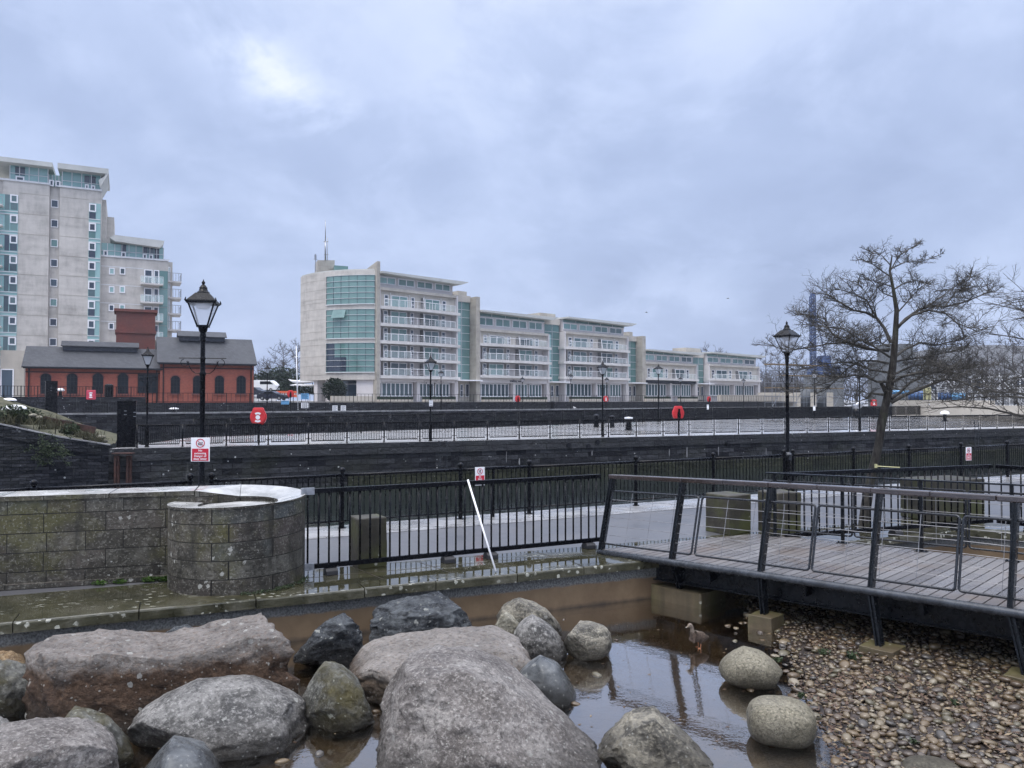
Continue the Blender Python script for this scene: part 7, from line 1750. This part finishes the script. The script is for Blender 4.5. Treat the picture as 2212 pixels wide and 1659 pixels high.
# cream walls
m=MB(); a,b=on(1932,98,ZP-.2),on(2150,90,ZP-.2); m.ob(a,b-a,V((.2,1.0,0)),V((0,0,H+(864-865)*94/F-ZP+.2))); tag(build('cream_wall',m,MAT['cream'],org=a),'long low cream wall along the paved basin head behind the tree','wall')
m=MB(); a,b=on(2150,78,ZP-.2),on(2420,66,ZP-.2); zt=H+(864-876)*76/F; m.ob(a,b-a,V((.2,.8,0)),V((0,0,zt-ZP+.2))); m.ob(a+V((0,0,0)),V((-1.0,13,0)),V((.8,.1,0)),V((0,0,zt-ZP+.19)))
tag(build('cream_wall',m,MAT['cream'],org=a),'nearer cream wall with stone bench ledge at the right edge','wall')
m=MB(); a,b=on(2185,76.6,zt-.42),on(2222,75.0,zt-.42); m.ob(a,b-a,V((.05,.55,0)),V((0,0,.1))); tag(build('bench_slab',m,MAT['conc'],org=a),'thin dark bench slab fixed to the nearer cream wall','bench')
ps=[on(1935+24*i,99-.9*i,H+(864-865)*94/F) for i in range(10)]; thin_fence([V((p.x,p.y,2.5)) for p in ps],'thin black railing on top of the long cream wall',h=.9,step=.4)
ps=[on(2140+26*i,81-1.1*i,zt) for i in range(8)]; thin_fence(ps,'dark dense railing above the nearer cream wall at the right edge',h=1.15,step=.14)
m=MB(); a,b=on(1640,165,1.2),on(1800,165,1.2); m.ob(a,b-a,V((0,1,0)),V((0,0,3.0))); tag(build('cream_wall',m,MAT['cream'],org=a),'cream wall at the right end of the apartment row','wall')
m=MB(); a,b=on(1558,150,2.2),on(1760,170,2.2); m.ob(a,b-a,V((-.5,1,0)),V((0,0,1.4))); tag(build('cream_wall',m,MAT['cream'],org=a),'low cream terrace wall before the last apartment block','wall')
# ---------------------------------------------------------------- distant bare trees
GT='distant leafless trees'
base=gen_tree('leafless_tree',on(612,185,4.2),11.5,6.5,'x',MAT['barkfar'],41,15,2,6,GT,.26,.045,den=.42,lowest=.2,up=.8)
base2=gen_tree('leafless_tree',on(1690,235,1.2),17,8.5,'x',MAT['barkfar'],43,16,2,6,GT,.32,.055,den=.5,lowest=.15,up=.8)
base['label']='distant leafless tree with spiky top between the white van and the round-ended building'; base2['label']='distant leafless tree right of the last apartment block, beside the lamp post'
for i,(b_,px,d,z,s_,l) in enumerate(((base,575,200,3,.85,'distant leafless tree just right of the brick pump house roof'),(base,640,178,4,1.0,'distant leafless tree touching the left edge of the round-ended building'),(base,556,230,3,.9,'faint distant leafless tree right beside the brick pump house gable'),
    (base2,1530,300,1.5,1.26,'leafless treetop peeping over the roof of the last apartment block, left of two'),(base2,1562,310,1.5,1.22,'leafless treetop peeping over the roof of the last apartment block, right of two'),(base2,1660,240,1.2,.95,'distant leafless tree touching the right end of the last apartment block'),(base2,1725,250,1.2,1.0,'distant leafless tree behind the right lamp post'),(base2,1790,230,1.2,.85,'distant leafless tree behind the scaffold boards'),(base2,1850,210,1.2,.8,'distant leafless tree left of the grey shed'),
    (base2,2130,140,1.2,.72,'reddish leafless tree before the hangar roof at right'),(base2,2195,130,1.2,.75,'leafless tree before the hangar at the right edge'),(base2,2040,150,1.2,.6,'low leafless tree before the white trusses'),(base2,2090,118,1.2,.52,'purplish leafless tree close before the white trusses, left of two'),(base2,2165,112,1.2,.55,'purplish leafless tree close before the white trusses, right of two'),(base2,2240,118,1.2,.62,'leafless tree half cut by the right edge before the trusses'))):
    o=copy_tree(b_); o.location=on(px,d,z); o.scale=(s_,)*3; o.rotation_euler=(0,0,i*1.1+.5); o['label']=l
m=MB(); rr=random.Random(77); a=on(1560,420,1); b=on(2700,330,1); d=b-a
for i in range(130):
    q=a+d*rr.random()+V((0,rr.uniform(0,40),0))
    for k in range(9): branch(m,q+V((rr.uniform(-3,3),0,0)),V((rr.gauss(0,.3),0,1)),rr.uniform(9,17),.28,0,rr,1,4,.3,.6,7,.3)
tag(build('distant_wood',m,MAT['barkfar'],uv=False),'far leafless wood on the skyline behind the hangar','wood',None,'stuff')
# ================================================================= SKY, SUN, AIR, CAMERA
SUN_EL,SUN_AZ=R(64),R(215)
w=bpy.data.worlds.new('World'); sc.world=w; w.use_nodes=True; nt=w.node_tree; g=NT.__new__(NT); g.nt=nt; g._c={}
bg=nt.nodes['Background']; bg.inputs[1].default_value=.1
sky=g.n('ShaderNodeTexSky'); sky.sky_type='NISHITA'; sky.sun_disc=False; sky.sun_elevation=SUN_EL; sky.sun_rotation=SUN_AZ; sky.air_density=1.5; sky.dust_density=3
tc=g.n('ShaderNodeTexCoord').outputs['Generated']
sx=g.n('ShaderNodeSeparateXYZ'); g.put(sx.inputs[0],tc); zc=g.math('ADD',g.math('MAXIMUM',sx.outputs[2],0.0),.38)
cb=g.n('ShaderNodeCombineXYZ'); g.put(cb.inputs[0],g.math('DIVIDE',sx.outputs[0],zc)); g.put(cb.inputs[1],g.math('DIVIDE',sx.outputs[1],zc)); cb.inputs[2].default_value=.7
n1=g.noise(.75,5,.5,g.mapv(cb.outputs[0],(1,.9,1),(3.1,.4,0)),.25); n3=g.rng(g.noise(3.4,6,.6,g.mapv(cb.outputs[0],(1,1,1),(2,7,1)),.3),.44,.58); n2=g.noise(2.6,6,.55,g.mapv(cb.outputs[0],(1,.9,1),(0,5.2,0)),.2)
k=g.math('ADD',g.math('MULTIPLY',n1,.60),g.math('MULTIPLY',n2,.40))
def spot(px,py,r,sq=1.0,ang=0):
    d=ray(px,py).normalized(); u=V((math.cos(ang),0,math.sin(ang))); u=(u-d*u.dot(d)).normalized(); v=d.cross(u)
    def dot(vec):
        nd=g.n('ShaderNodeVectorMath',operation='DOT_PRODUCT'); g.put(nd.inputs[0],tc); nd.inputs[1].default_value=vec; return nd.outputs['Value']
    a=g.math('DIVIDE',dot(u),r*sq); b=g.math('DIVIDE',dot(v),r); q=g.math('ADD',g.math('MULTIPLY',a,a),g.math('MULTIPLY',b,b))
    front=g.math('GREATER_THAN',dot(d),0.0)
    return g.math('MULTIPLY',g.math('EXPONENT',g.math('MULTIPLY',q,-1.0)),front)
S=[(spot(620,190,.030,3.2,R(-40)),.14),(spot(500,120,.055,3.6,R(-40)),.11),(spot(320,190,.12,1.8,R(-32)),-.20),(spot(140,60,.05,2,R(-20)),.08),(spot(1200,200,.45,1.6,0),.05),(spot(900,470,.22,2.5,R(-12)),-.07),(spot(2050,420,.25,1.6,R(10)),-.06),(spot(300,330,.08,3,R(-25)),.07),(spot(1600,600,.06,4,R(10)),.07),(spot(1500,60,.3,2,0),.05)]
for s_,a in S: k=g.math('ADD',k,g.math('MULTIPLY',g.math('MULTIPLY',s_,a),g.math('ADD',g.math('MULTIPLY',n3,1.0 if a>0 else .3),.15 if a>0 else .8)))
cl=g.ramp(k,[(.30,(3.0,3.7,5.6)),(.42,(3.65,4.45,6.5)),(.52,(4.5,5.35,7.5)),(.62,(5.5,6.3,8.2)),(.78,(7.4,7.9,9.0))])
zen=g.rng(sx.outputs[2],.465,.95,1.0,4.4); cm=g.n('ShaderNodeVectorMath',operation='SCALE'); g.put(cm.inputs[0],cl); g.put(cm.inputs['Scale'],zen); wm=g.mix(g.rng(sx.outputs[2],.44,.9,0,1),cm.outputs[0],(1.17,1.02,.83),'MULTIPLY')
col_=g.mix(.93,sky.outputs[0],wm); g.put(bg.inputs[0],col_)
sd=bpy.data.lights.new('sun','SUN'); sd.energy=1.5; sd.angle=R(25); sd.color=(1,.96,.90); so=bpy.data.objects.new('sun',sd); col.objects.link(so)
so.rotation_euler=V((math.sin(SUN_AZ)*math.cos(SUN_EL),math.cos(SUN_AZ)*math.cos(SUN_EL),math.sin(SUN_EL))).to_track_quat('Z','Y').to_euler()
HAZE=True
if HAZE:
    m=MB(); m.box(-420,420,-12,520,-4.5,62)
    g2=bpy.data.materials.new('haze_air'); g2.use_nodes=True; t2=g2.node_tree; t2.nodes.remove(t2.nodes['Principled BSDF']); pv=t2.nodes.new('ShaderNodeVolumePrincipled'); pv.inputs['Color'].default_value=(.86,.91,1,1); pv.inputs['Density'].default_value=.00022; pv.inputs['Anisotropy'].default_value=.2
    t2.links.new(pv.outputs[0],t2.nodes['Material Output'].inputs['Volume']); tag(build('haze',m,g2,uv=False),kind='stuff')
cd=bpy.data.cameras.new('camera'); cd.sensor_width=36; cd.lens=36*F/2212; cd.clip_end=6000; cd.clip_start=.05; ca=bpy.data.objects.new('camera',cd); col.objects.link(ca)
ca.location=(0,0,H); ca.rotation_euler=(R(90)+PIT,0,0); sc.camera=ca
sc.view_settings.view_transform='Standard'; sc.view_settings.look='None'; sc.view_settings.gamma=1; sc.view_settings.exposure=0.40
sc.cycles.max_bounces=8; sc.cycles.transparent_max_bounces=24; sc.cycles.volume_bounces=0
